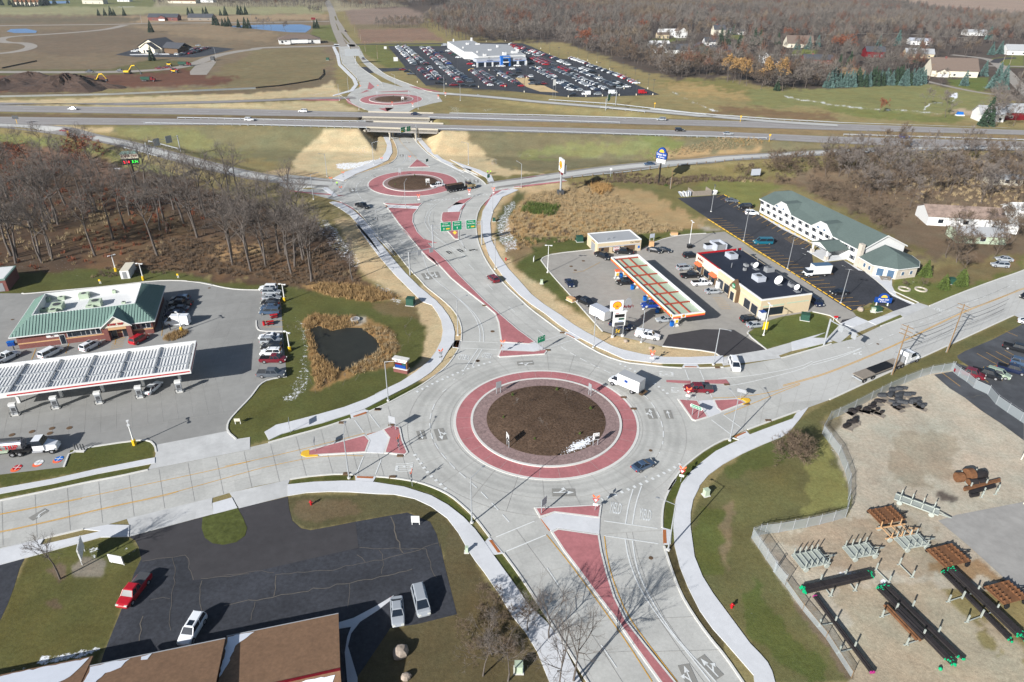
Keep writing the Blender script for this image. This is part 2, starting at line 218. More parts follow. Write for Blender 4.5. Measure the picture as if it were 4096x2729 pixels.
z('H 150,400 2354,468 I 2352,700 2352,790 0,925 H 2354,650 1200,745 640,770 470,742 375,640 195,500',(134,126,94),3);z('H 600,570 1500,500 2000,480 2200,560 1900,620 1200,640 700,650',(128,130,86),8);z('I 0,640 480,660 480,800 350,880 0,900',(118,126,76),5);z('I 450,780 1300,760 1400,850 0,915',(186,156,112),5);z('I -2400,1130 0,1065 1400,950 2352,905 J 1783,350 3000,380 3000,1050 1783,1300 900,1300 500,1200 I 2352,1568 1700,1240 1370,1500 340,1390 -600,1560',(134,124,78),4);z('I 1400,1160 2352,1000 J 1783,360 3000,380 3000,1000 1783,1240 1100,1370 850,1330 480,1000 0,830 I 2352,1540 1750,1230',(132,112,90),6);z('I 330,1400 700,1160 1500,1190 1700,1240 1370,1380 1370,1500 1140,1475 940,1340',(124,126,72),1.5);z('H 430,1050 700,950 1100,890 1500,900 1800,960 2000,1080 2354,1200 2354,1330 1900,1340 1400,1330 1200,1420 800,1450 600,1500 540,1300',(186,156,110),4);z('H 1450,880 2354,900 2354,1200 2100,1150 1800,960 1500,930',(130,124,76),5);z('H 300,1560 230,1400 250,1250 300,1140 400,1000 560,900 700,880 1090,860 1110,920 760,965 560,1000 480,1080 420,1200 430,1549',(208,180,136),.6);z('H 640,960 720,960 560,1160 500,1350 560,1500 480,1549 430,1300 450,1150',(90,92,60),1.5);z('M 610,0 700,0 880,40 1050,340 1080,380 1240,480 1400,500 1570,680 1540,740 1700,820 2090,1115 2210,1145 N 200,1168 660,1272 1190,1335 1240,1380 1240,1400 640,1500 300,1445 0,1350 M 2354,1480 1900,1290 1250,860 800,410 650,150',(214,188,145),.5);z('M 900,0 1870,-10 1960,145 1520,190 1390,240 1365,270 1700,680 1900,905 1640,760 1565,690 1400,590 1240,480 1080,370 1100,300 1250,200',(84,92,50),.8);z('M 980,60 1400,60 1250,190 1080,320 960,200',(150,125,90),2);z('N 640,1455 1900,1395 2354,1240 2354,1270 1900,1400 640,1500',(92,100,52),.3);z('N 400,100 1000,30 1300,60 1500,180 1110,92 700,130 530,200 430,250',(96,104,56),.5);z('N 1000,0 1300,60 1250,80 1050,40',(190,180,165),1);z('N 1535,1140 1700,1020 1900,960 2230,900 2330,940 P 300,690 220,830 0,850 N 1740,1310',(90,100,52),.3);z('P 420,550 560,500 700,500 900,540 620,665 490,600',(104,104,58),.4);z('P 700,700 980,580 1020,612 760,716',(90,100,52),.2);z('P 890,190 1190,120 1600,220 2100,-60 2354,-60 2354,90 1300,490 1180,450 900,320',(104,112,60),.6);z('P 1190,130 1500,60 2354,-60 2354,60 2200,120 1700,280 1500,260 1300,200',(140,122,84),3);z('P -60,930 240,900 450,830 470,860 200,930 -60,990',(92,100,52),.2);z('P 150,1560 540,1370 1480,960 2240,600 2354,570 2354,680 1900,900 1610,1040 1680,1120 1560,1180 860,1370 540,1540 S 250,700 230,880 400,1100 500,1400 510,1568 W 1800,880 900,1060 800,1180 1050,1568 Y 300,310 600,720 870,1136 200,1136 0,780 W 230,1568 150,1000 250,750 500,480 900,200 1200,80 S 0,720',(116,112,70),.3);z('W 1450,250 1560,120 1700,350 1790,700 1790,860 1300,960 1350,800 1440,600',(132,130,78),2);z('W 500,800 900,560 1300,500 1350,800 1250,950 900,1040 620,1050 560,900',(122,118,72),3);z('W 450,850 620,760 560,950 600,1150 560,1568 480,1200 430,950',(142,124,92),1.2)
z('W 200,850 440,850 470,1100 520,1568 240,1568 160,1100',(92,98,52),1.5);z('W 500,480 1000,200 1300,200 1350,300 900,450 600,560',(88,96,54),2);z('Y 0,200 250,500 500,900 600,1136 400,1136 0,700',(84,94,50),2);z('S 250,830 400,700 900,440 1300,240 1640,200 2000,300 2600,500 3200,900 3200,2600 X 900,1700 Y 870,1136 300,310 W 1050,1568 810,1180 900,1140 1250,1090 1790,960 1830,850 1820,650 1700,330 1560,90',(200,188,168),.4);z('S 1000,880 1300,780 1600,900 1500,1300 1200,1450 1000,1200',(182,168,146),4);z('X 200,900 900,900 1400,1300 1800,1568 0,1568 W 900,1200',(186,168,144),4);z('Y 600,400 1500,300 2000,700 2354,900 2354,1300 800,1300',(190,174,148),5);z('Y 1500,150 1900,80 2300,350 2000,330',(172,140,104),3);z('X 1240,620 1350,600 1530,700 1450,745 1330,720',(110,98,90),.6);z('Y 400,420 620,700 900,1136 800,1136 520,700 380,450',(128,110,90),1);z('S 250,760 450,690 420,800 330,880',(140,128,104),1);z('Z -1500,900 0,990 130,660 250,400 930,240 1190,240 1310,430 1140,850 960,1300 850,1450 0,1568 -1500,2000',(92,90,52),.3);z('Z 650,500 720,410 900,330 1000,420 980,560 900,580 680,590',(150,138,122),1.2);z('Z 400,520 560,460 620,600 540,640',(124,104,84),1);z('Z 370,840 500,780 560,880 440,880',(116,98,74),1);z('T 230,1568 350,1510 940,1385 1190,1385 1280,1500 1300,1568',(92,94,52),.3);z('T -60,800 560,715 650,575 1240,490 1380,490 1440,560 1430,650 0,930',(82,88,46),.3);z('T -300,985 1430,700 1365,762 -300,1090',(80,86,44),.3);z('U 400,495 470,430 1150,250 1160,290 430,500',(76,88,40),.2);z('U 1285,205 1500,95 1780,-30 1840,0 1330,220',(74,88,38),.2);z('U 580,1005 1400,985 1750,1025 2000,1150 2150,1340 2306,1568 2010,1568 1950,1350 1700,1155 1000,1285 790,1318 640,1250 590,1110',(104,98,66),.6);z('U 580,900 620,850 1050,800 1200,808 1200,865 820,875',(74,84,40),.2);z('U 1365,875 1400,822 1650,850 2000,950 2306,1210 2306,1300 1900,1000 1650,920',(74,84,40),.2);z('U 1850,880 1900,1000 2306,1310 V 110,480 75,510 0,430 0,330',(74,84,40),.2);z('U 700,1050 1200,1050 1250,1180 850,1250 650,1180',(124,106,78),2);z('V -150,300 0,650 180,900 420,1250 600,1600 -1900,1700 AA 1030,1000 1400,900 1820,800 1700,400',(108,96,66),.6);z('V 140,605 205,590 330,750 545,1080 560,1130 400,980',(80,88,44),.3);z('V 640,1240 700,1320 860,1568 800,1568',(96,88,60),.3);z('V 1540,0 1620,0 1510,180 1500,560 1420,520 1415,400 1430,200 1480,90',(78,88,42),.2);z('V 1430,530 1500,520 1610,850 1891,1270 1891,1370 1650,1060 1480,700',(98,88,60),.3);z('R 1730,870 2240,680 2210,740 1770,910',(78,90,42),.2);z('R 900,1568 1050,1290 1300,1070 1600,930 1665,960 1280,1190 1020,1568',(78,88,42),.2);Sn=[]
def snz(s,wt):
 Sn.append((px(s),wt))
snz('F 950,880 1350,880 1500,930 1900,950 2200,1000 2354,1080 2354,1250 1900,1200 1500,1080 1000,1010',.42);snz('F 980,745 1060,735 1140,745 1070,765',.8);snz('F 1350,790 1650,880 1500,870',.7);snz('K 0,60 800,60 900,300 300,250 0,200',.34);snz('G 400,1050 900,1050 900,1380 500,1300',.4);snz('G 880,1200 960,1220 1180,1500 1150,1560 1020,1400',.6);snz('L 1150,-30 1300,0 1560,330 1500,400 1300,240 1180,100',.5);snz('L 1650,500 1720,540 1960,680 1900,720 1700,600',.6);snz('L 1020,870 1110,850 1090,1000 1080,1150 1110,1480 950,1568 830,1568 990,1350 1000,1200',.5);snz('L 940,800 1040,820 1060,980 930,960',.4);snz('U 500,90 640,10 760,-10 680,80 540,140',.6);snz('G 980,740 1050,700 1250,680 1400,655 1445,590 1440,660 1300,720 1150,760',.75);snz('G 1130,560 1300,520 1420,600 1330,650 1150,640',.42);snz('H 440,1180 560,1030 640,1030 560,1130 560,1280 640,1480 500,1540 430,1350',.6);snz('H 640,600 760,595 760,640 580,640',.4);snz('H 370,655 460,660 420,740 360,720',.5);snz('Z 290,1430 400,1330 950,1230 990,1230 950,1290 850,1330 350,1420',.72);snz('Z 60,1480 220,1440 220,1480 0,1510',.7);snz('Z 800,330 940,330 900,420 800,400',.6);snz('Z 1050,330 1250,370 1140,440',.5);snz('E 1450,1140 1560,1090 1580,1130 1550,1190 1430,1215 1260,1225 1190,1300 1150,1300 1230,1220 1440,1210 1540,1180',.95);snz('E 0,1225 250,1245 600,1290 950,1295 1400,1340 1400,1360 900,1312 500,1300 0,1240',.7);snz('E 1150,1115 1290,1120 1280,1170 1150,1150',.42);snz('E 1800,1030 1920,1010 1910,1060',.6);snz('D 1650,1190 1900,1240 2354,1310 2354,1325 1900,1270 1700,1225',.75);snz('D 120,1085 330,1170 520,1270 720,1340 890,1405 780,1412 700,1360 480,1270 300,1180',.75);snz('H 0,170 100,180 90,240 0,235',.5);snz('H 280,185 430,195 300,235',.5);snz('W 1520,100 1600,120 1700,350 1780,650 1770,900 1740,650 1660,380',.45);snz('S 330,850 400,950 380,960 300,880',.5);snz('Y 760,230 860,180 990,185 800,240 580,280',.7);snz('Y 1080,250 1150,270 1130,330 1060,320',.7);snz('X 1440,440 1500,410 1700,430 1500,480',.7);snz('U 1400,990 1650,1000 2000,1150 1900,1180 1700,1060',.28);snz('V 0,700 80,780 120,900 0,850',.35);snz('V 300,850 420,900 500,1050 380,960',.45);snz('V 520,1200 640,1240 700,1400 600,1350',.4);snz('G 0,180 800,170 1150,190 1250,225 900,215 0,205',.35);snz('F 0,150 1000,120 2354,80 2354,100 1000,150 0,165',.3);snz('X 430,870 500,890 480,905 430,890',.8);snz('A 1060,60 1250,60 1250,72 1060,70',.9);snz('A 0,70 120,70 100,78 0,80',.7);snz('A 1290,28 1350,30 1320,36',.9);snz('B 1230,380 1800,370 1800,385 1260,395',.5);snz('H 0,245 900,262 1900,296 1900,303 600,268 0,252',.5);snz('B 700,860 1000,850 1100,820 1030,860 800,890',.5);snz('O 2050,1190 2130,1190 2130,1210 2060,1215',.6);snz('Y 0,440 200,640 150,700 0,600',.3);snz('AA 1000,1000 1060,1000 1040,1200 1010,1200',.3);snz('AA 1340,1050 1450,1060 1460,1300 1400,1300',.4);gx=np.concatenate([np.arange(-14000,-3000,600),np.arange(-3000,-300,90),np.arange(-300,4400,8),np.arange(4400,7200,90),np.arange(7200,18000,600)]).astype(float)
gy=np.concatenate([NA([-420,-330,-260,-200,-170,-150,-135,-120,-105,-92,-80]),np.arange(-70,-20,10),np.arange(-20,380,4),np.arange(380,720,4),np.arange(720,2800,8),np.arange(2800,4300,60)]).astype(float);GX,GY=np.meshgrid(gx,gy);dx=(GX-2048)/FPX*CR[0]-(GY-1364.5)/FPX*CU[0]+CF[0];dy=(GX-2048)/FPX*CR[1]-(GY-1364.5)/FPX*CU[1]+CF[1];dz=(GX-2048)/FPX*CR[2]-(GY-1364.5)/FPX*CU[2]+CF[2];hz=np.hypot(dx,dy);tt=np.where(dz<-.0001,-CAMH/np.minimum(dz,-.0001),1000000000.);tt=np.minimum(tt,26000/hz);WX=tt*dx;WY=tt*dy;WZ=Hf(WX,WY);PX,PY,_=proj(WX,WY,WZ);sc_=np.maximum(.6,(PY+169)*.01119);n1=fbm(WX,WY,3.)-.5;n2=fbm(WX+333,WY+111,3.)-.5;n3=fbm(WX,WY,14.)-.5;n4=fbm(WX+50,WY+90,14.)-.5;col=np.zeros(PX.shape+(3,));col[:]=[lin(150)*.78,lin(138)*.78,lin(98)*.78]
for P,c,j in Zn:
 P=NA(P);x0,y0=P.min(0)-30;x1,y1=P.max(0)+30;jx=PX+(n1*2.2+n3*2.2)*j*sc_;jy=PY+(n2*2.2+n4*2.2)*j*sc_*.45;b=(PX>x0)&(PX<x1)&(PY>y0)&(PY<y1);idx=np.nonzero(b);ins=inpoly(jx[idx],jy[idx],P);sel=(idx[0][ins],idx[1][ins]);col[sel]=[lin(v)*.78 for v in c]
sn=np.zeros(PX.shape)
for P,wt in Sn:
 P=NA(P);x0,y0=P.min(0)-30;x1,y1=P.max(0)+30;b=(PX>x0)&(PX<x1)&(PY>y0)&(PY<y1);idx=np.nonzero(b);ins=inpoly((PX+n1*sc_*3)[idx],(PY+n2*sc_*1.5)[idx],P);sel=(idx[0][ins],idx[1][ins]);sn[sel]=np.maximum(sn[sel],wt)
def blur(a):
 b=a.copy();b[1:-1,1:-1]=(a[1:-1,1:-1]*4+a[:-2,1:-1]+a[2:,1:-1]+a[1:-1,:-2]+a[1:-1,2:])/8
 return b
col=blur(col);sn=blur(sn);ny,nx=PX.shape;me=BD.meshes.new('ground');V=np.stack([WX,WY,WZ],-1).reshape(-1,3).astype('f');ii,jj=np.meshgrid(np.arange(ny-1),np.arange(nx-1),indexing='ij');a0=(ii*nx+jj).ravel();F=np.stack([a0+nx,a0+nx+1,a0+1,a0],1).astype('i');me.vertices.add(len(V));me.vertices.foreach_set('co',V.ravel());me.loops.add(F.size);me.loops.foreach_set('vertex_index',F.ravel());me.polygons.add(len(F));me.polygons.foreach_set('loop_start',np.arange(0,F.size,4,dtype='i'));me.update(calc_edges=True);at=me.attributes.new('Col','FLOAT_COLOR','POINT');at.data.foreach_set('color',np.concatenate([col.reshape(-1,3),np.ones((len(V),1))],1).astype('f').ravel());at=me.attributes.new('Snow','FLOAT','POINT');at.data.foreach_set('value',sn.ravel().astype('f'));gm=BD.materials.new('ground');gm.use_nodes=True;nt=gm.node_tree;b=nt.nodes['Principled BSDF'];b.inputs['Roughness'].default_value=1;b.inputs['Specular IOR Level'].default_value=.05
def N(t,**k):
 n=nt.nodes.new(t)
 for a,v in k.items():
  setattr(n,a,v)
 return n
geo=N('ShaderNodeNewGeometry');ca=N('ShaderNodeAttribute',attribute_name='Col');sa=N('ShaderNodeAttribute',attribute_name='Snow')
def noise(scale,det=5,rg=.65):
 t=N('ShaderNodeTexNoise');t.inputs['Scale'].default_value=scale;t.inputs['Detail'].default_value=det;t.inputs['Roughness'].default_value=rg;nt.links.new(geo.outputs['Position'],t.inputs['Vector'])
 return t.outputs[0]
def mrange(i,a,b_,c,d):
 n=N('ShaderNodeMapRange');n.inputs[1].default_value=a;n.inputs[2].default_value=b_;n.inputs[3].default_value=c;n.inputs[4].default_value=d;nt.links.new(i,n.inputs[0])
 return n.outputs[0]
def mul(a,c):
 n=N('ShaderNodeMath',operation='MULTIPLY');nt.links.new(a,n.inputs[0]);nt.links.new(c,n.inputs[1])
 return n.outputs[0]
fac=mul(mul(mul(mrange(noise(1.6,8,.8),.3,.7,.7,1.3),mrange(noise(7,4,.8),.3,.7,.82,1.18)),mrange(noise(.16,6),.3,.7,.84,1.16)),mrange(noise(.018,5),.3,.7,.88,1.12));vm=N('ShaderNodeVectorMath',operation='SCALE');nt.links.new(ca.outputs['Color'],vm.inputs[0]);nt.links.new(fac,vm.inputs['Scale']);mx=N('ShaderNodeMix',data_type='RGBA',blend_type='MULTIPLY');mx.inputs['Factor'].default_value=1;cr=N('ShaderNodeValToRGB');cr.color_ramp.elements[0].color=(1.06,.98,.92,1);cr.color_ramp.elements[1].color=(.95,1.01,1,1);cr.color_ramp.elements[0].position=.35;cr.color_ramp.elements[1].position=.65;nt.links.new(noise(.09,6,.7),cr.inputs[0]);nt.links.new(vm.outputs[0],mx.inputs[6]);nt.links.new(cr.outputs[0],mx.inputs[7]);sn_t=N('ShaderNodeMath',operation='SUBTRACT');nt.links.new(sa.outputs['Fac'],sn_t.inputs[0]);nt.links.new(mrange(noise(1.1,8,.9),.34,.66,.2,1.1),sn_t.inputs[1]);smask=mrange(sn_t.outputs[0],-.02,.06,0,1);mx2=N('ShaderNodeMix',data_type='RGBA');nt.links.new(smask,mx2.inputs[0]);nt.links.new(mx.outputs[2],mx2.inputs[6]);mx2.inputs[7].default_value=(.8,.82,.85,1);nt.links.new(mx2.outputs[2],b.inputs['Base Color']);bp=N('ShaderNodeBump');bp.inputs['Strength'].default_value=.5;bp.inputs['Distance'].default_value=.15;nt.links.new(noise(2.2,6,.8),bp.inputs['Height']);nt.links.new(bp.outputs[0],b.inputs['Normal']);me.materials.append(gm);me.polygons.foreach_set('use_smooth',np.ones(len(F),bool));gr=link('ground',me);tag(gr,kind='structure')
def W2(s):
 return[tuple(G1_[:2])for G1_ in GP(s)]
def subtri(pts):
 tri=TP([[Vector((p[0],p[1],0))for p in pts]]);out=[];st=[tuple((pts[i]for i in t))for t in tri]
 while st:
  a,b,c=st.pop();e=[math.dist(a,b),math.dist(b,c),math.dist(c,a)];mxe=max(e);cor=any((230<p[1]<620 for p in(a,b,c)))or(min(a[1],b[1],c[1])<230 and max(a[1],b[1],c[1])>620)
  if mxe>7 and cor:
   k=e.index(mxe)
   if k==0:
    m_=((a[0]+b[0])/2,(a[1]+b[1])/2);st+=[(a,m_,c),(m_,b,c)]
   elif k==1:
    m_=((b[0]+c[0])/2,(b[1]+c[1])/2);st+=[(a,b,m_),(a,m_,c)]
   else:
    m_=((a[0]+c[0])/2,(a[1]+c[1])/2);st+=[(a,b,m_),(m_,b,c)]
  else:
   out.append((a,b,c))
 return out
def drape(mb,pts,off,mi=0):
 T=subtri([(p[0],p[1])for p in pts]);flat=[q for t in T for q in t]
 if not flat:
  return
 h=Hf([q[0]for q in flat],[q[1]for q in flat]);vs=[(q[0],q[1],float(hh)+off+(.1 if hh>.02 else 0))for q,hh in zip(flat,h)];fs=[]
 for i in range(0,len(vs),3):
  a,b,c=vs[i:i+3];cr=(b[0]-a[0])*(c[1]-a[1])-(b[1]-a[1])*(c[0]-a[0]);fs.append((i,i+1,i+2)if cr>0 else(i,i+2,i+1))
 mb.add(vs,fs,mi)
def surf(name,m_,off,*polys):
 mb=MB()
 for s in polys:
  drape(mb,W2(s)if isinstance(s,str)else s,off)
 return struct(name,mb,m_)
def resamp(P,step):
 P=[NA(p[:2],float)for p in P];out=[P[0]]
 for a,b in zip(P[:-1],P[1:]):
  n=max(1,int(np.linalg.norm(b-a)/step))
  for k in range(1,n+1):
   out.append(a+(b-a)*k/n)
 return out
def smooth(P,it=2):
 P=[NA(p[:2],float)for p in P]
 for _ in range(it):
  Q_=[P[0]]
  for a,b in zip(P[:-1],P[1:]):
   Q_+=[a*.75+b*.25,a*.25+b*.75]
  P=Q_+[P[-1]]
 return P
def offset(P,d):
 P=[NA(p[:2])for p in P];out=[]
 for i,p in enumerate(P):
  a=P[max(0,i-1)];b=P[min(len(P)-1,i+1)];t=b-a;L=np.linalg.norm(t)or 1;n=NA([-t[1],t[0]])/L;out.append(p+n*d)
 return out
def ribbon(mb,P,wd,off,mi=0,step=6,h=None):
 P=resamp(P,step);a=offset(P,wd/2);b=offset(P,-wd/2)
 for k in range(len(P)-1):
  q=[b[k],b[k+1],a[k+1],a[k]];hh=[h]*4 if h is not None else Hf([x[0]for x in q],[x[1]for x in q]);mb.add([(x[0],x[1],float(z_)+off+(.1 if z_>.02 and h is None else 0))for x,z_ in zip(q,hh)],[(0,1,2,3)],mi)
def kerbline(mb,P,wd=.3,hgt=.15,mi=0):
 P=resamp(P,5);a=offset(P,wd/2);b=offset(P,-wd/2)
 for k in range(len(P)-1):
  q=[b[k],b[k+1],a[k+1],a[k]];hh=Hf([x[0]for x in q],[x[1]for x in q]);lo=[(x[0],x[1],float(z_)-.1)for x,z_ in zip(q,hh)];hi=[(x[0],x[1],float(z_)+hgt+(.1 if z_>.02 else 0))for x,z_ in zip(q,hh)];mb.add(lo+hi,[(4,5,6,7),(0,1,5,4),(2,3,7,6),(1,2,6,5),(3,0,4,7)],mi)
ROAD1='V 870,1600 700,1320 545,1080 430,900 330,750 215,595 110,470 0,325 U 2200,1100 2080,1000 1950,935 1800,880 1650,850 1500,832 1370,822 1200,808 1050,800 900,810 750,825 600,850 300,910 40,975 T 1960,1020 1170,1215 1000,1265 770,1310 410,1395 0,1478 -900,1680 -900,1230 0,1045 300,985 600,922 840,870 1100,822 1365,762 1600,715 2000,635 2306,575 U 200,560 400,512 600,455 900,375 1150,290 1350,218 1500,150 1650,70 Q 440,470 560,385 660,310 740,220 800,120 830,20 M 425,1220 435,1100 410,990 360,890 280,800 150,690 0,575 L 2100,510 1990,400 1850,220 1720,80 G 1575,1549 1480,1440 1350,1290 1270,1190 1200,1120 1060,1050 900,1010 700,960 560,930 500,900 560,800 750,820 900,835 1110,862 1200,805 1400,745 1520,700 1580,650 1590,580 1560,500 1525,450 1720,450 1780,530 1900,640 2080,730 2250,790 2354,815 H 100,740 200,800 290,850 330,892 500,878 800,810 1000,830 1080,860 900,882 640,920 560,930 440,975 330,1040 260,1130 235,1250 250,1379 M 640,100 700,240 800,400 950,570 1100,710 1250,850 1400,960 1600,1110 1770,1200 1900,1280 2100,1390 2354,1475 R 700,200 900,225 1100,235 1500,228 1620,215 N 1900,1395 2354,1265 P 460,850 750,712 1010,615 1300,488 1600,360 2000,210 2354,90 3000,-170 3000,260 2240,590 1480,940 870,1215 190,1530 R 2276,665 1900,800 1730,860 1560,935 1350,1040 1150,1190 1050,1290 980,1400 930,1500 V 1530,20 1480,90 1430,200 1415,300 1415,400 1430,540 1480,700 1550,890 1650,1060 1780,1240 1891,1370 2060,1620';surf('road','road',.03,ROAD1);surf('road_north','road',.045,'G 1525,470 1500,400 1470,330 1400,250 1290,205 1180,165 1110,100 1140,60 1190,20 B 1250,800 1240,750 1200,700 1130,640 1080,590 1055,500 1045,425 1140,425 1180,520 1230,610 1330,680 1440,755 1640,805 1500,740 1370,670 1270,580 1215,500 1195,425 1230,425 1290,540 1400,630 1480,690 1600,740 1750,795 1880,850 2100,862 2354,880 H 250,62 250,78 0,72 G 1950,60 2000,130 1900,150 1750,190 1690,225 1700,330 1720,470');surf('road_east','rn',.045,'P -60,990 220,920 460,850 750,712 1010,615 1300,488 1600,360 2000,210 2354,90 3000,-170 3000,260 2240,590 1480,940 870,1215 190,1530 -330,1560 -400,1300');surf('driveway','r2',.06,'T 1365,762 1430,650 1450,530 2095,405 2180,480 2306,460 2306,575 2000,635 1600,715','N 1740,1305 1340,1372 1240,1400 1290,1475 1900,1395 1870,1370 2010,1320 2000,1230','P 490,605 310,685 160,847 300,900 415,805 460,800 705,700 620,660','P 1180,450 900,545 760,605 975,583 1010,615 1300,488','T 1195,1275 1170,1215 1960,1020 1955,1072 1970,1170 1190,1380','U 600,850 40,975 70,1020 130,1118 580,1005 580,900','P 2240,590 2354,640 2500,560 2500,480','Z 0,455 0,330 400,240 360,310 240,400')
def hwp(a,b):
 return[tuple(Gz(x,y,HWZ)[:2])for x,y in a]+[tuple(Gz(x,y,HWZ)[:2])for x,y in b[::-1]]
NT=[(-1500,460),(-900,465),(0,468),(1024,480),(1470,490),(1745,500),(2824,525),(3300,546),(4096,567),(5600,620)];FB=[(-1500,438),(-900,444),(0,448),(1024,464),(1470,471),(1745,477),(2824,506),(3300,521),(4096,541),(5600,600)];mb=MB()
for a,b in((NEAR,NT),(FB,FARE)):
 A=[Gz(x,y,HWZ)for x,y in a];B=[Gz(x,y,HWZ)for x,y in b]
 for k in range(len(A)-1):
  mb.add([(p[0],p[1],HWZ+.12)for p in(A[k],A[k+1],B[k+1],B[k])],[(0,1,2,3)])
struct('highway',mb,'highway');mb=MB()
def lp(a,b,t):
 return[tuple((1-t)*NA(Gz(*p,HWZ))+t*NA(Gz(*q,HWZ)))for p,q in zip(a,b)]
for a,b in((NEAR,NT),(FB,FARE)):
 for t in(.2,.86):
  ribbon(mb,lp(a,b,t),.22,HWZ+.14,0,40,h=0)
 P=resamp(lp(a,b,.53),6)
 for k in range(0,len(P)-1,3):
  ribbon(mb,P[k:k+2],.22,HWZ+.14,0,40,h=0)
struct('highway_markings',mb,'mark')
def rampmesh(n,wc,ws,mc='rn'):
 P,zs,wd=RAMP[n];W_=[tuple(Gz(x,y,z_)[:2])for(x,y),z_ in zip(P,zs)];W_=smooth(W_,2);a=MB();ribbon(a,W_,ws,.09,0,4);struct('ramp_shoulder',a,'shoulder');b_=MB();ribbon(b_,W_,wc,.115,0,4);struct('ramp',b_,mc)
rampmesh('near_left',5,9);rampmesh('near_right',5,9);rampmesh('far_right',5,8,'rn');rampmesh('far_left',4.5,8,'highway')
def slab(name,m_,h,*polys):
 mb=MB()
 for s in polys:
  P=W2(s)if isinstance(s,str)else s;hh=float(np.mean(Hf([p[0]for p in P],[p[1]for p in P])))
  if hh<.3:
   mb.prism(P,-.05,h)
  else:
   drape(mb,P,h)
 return struct(name,mb,m_)
slab('sidewalk','walk',.14,'L 1510,0 1600,130 1720,290 1850,440 1970,560 2100,690 M 80,800 150,900 190,980 210,1100 190,1220 130,1340 50,1450 Q 610,110 525,225 400,330 250,430 0,550 U 1490,20 1300,110 1100,185 870,250 600,320 470,350 440,370 365,415 405,490 530,430 700,380 900,330 1150,250 1290,200 1500,90 1680,0 Q 260,510 440,410 540,340 640,240 700,140 770,30 M 320,1290 345,1210 350,1120 330,1030 280,930 200,820 100,720 0,645 L 2240,690 2080,560 1950,430 1830,290 1700,130 1590,0','G 1560,1549 1400,1360 1290,1230 1180,1130 1080,1070 1000,1050 960,1060 1050,1110 1150,1180 1230,1270 1350,1410 1440,1549 L 1510,5 1590,5','T -400,1010 0,935 500,845 900,755 1430,650 1430,700 900,800 500,890 0,985 -400,1060','T 0,1500 405,1400 370,1460 935,1330 770,1312 1000,1270 1195,1275 1190,1380 930,1385 350,1545 0,1640','T 1960,1072 2140,1020 2190,1115 1970,1170','U 580,900 820,875 1080,865 1200,865 1380,878 1650,920 1900,1000 2060,1090 2200,1200 2306,1310 V 80,520 140,610 300,830 400,980 545,1120 640,1240 700,1360 760,1480 820,1600 575,1600 470,1340 380,1190 280,1070 180,900 70,740 0,650 U 2240,1500 2150,1340 2050,1210 1900,1100 1750,1030 1560,990 1400,985 1150,968 950,965 750,975 580,1003','V 1615,0 1560,70 1520,180 1505,270 1500,400 1510,540 1550,700 1610,850 1700,1030 1800,1170 1891,1270 Y 30,1080 45,1200 230,1200 190,1050 150,970 90,900 0,808 V 1800,900 1720,770 1660,620 1630,400 1630,290 1650,190 1700,90 R 1250,1440 1350,1320 1500,1210 1700,1100 1900,1010 2100,930 2170,880 2276,750 S 90,600 R 2240,690 2200,750 1900,860 1770,910 1700,950 1560,1010 1420,1080 1280,1190 1170,1290 1080,1430','H 370,1250 400,1130 480,1010 630,945 560,925 490,940 380,1010 300,1140 280,1250 310,1400 355,1549 M 695,20 720,130 760,230 860,380 960,520 1100,670 1250,790 1400,890 1550,1010 1700,1115 1830,1190 2000,1280 2200,1370 2354,1440 R 750,180 870,190 1250,195 1500,185 1500,112 1150,128 900,125 700,100 500,55 320,0 M 2354,1340 2200,1280 2050,1200 1900,1120 1750,1030 1600,920 1400,790 1250,670 1100,500 980,370 880,230 800,70 770,0 H 380,1380','N 2000,1230 2354,1130 P 0,843 160,847 220,880 0,935 N 2010,1320','P 310,685 490,605 620,660 455,725','P 620,660 760,605 975,583 705,700','G 990,840 1100,780 1300,710 1440,650 1480,590 1490,530 1450,440 1500,440 1530,520 1540,600 1500,670 1400,720 1200,800 1090,862','G 1740,440 1790,510 1860,590 2000,690 2200,790 H 0,700 200,760 330,830 370,895 415,885 380,810 270,760 120,710 0,665 G 2250,770 2000,660 1880,560 1810,480 1800,440','G 830,885 890,880 1040,1000 1000,1005','B 985,432 1010,428 1050,500 1065,590 1140,660 1200,720 1225,780 1180,840 1000,885 990,878 1150,830 1190,780 1170,730 1110,670 1040,600 1020,510')
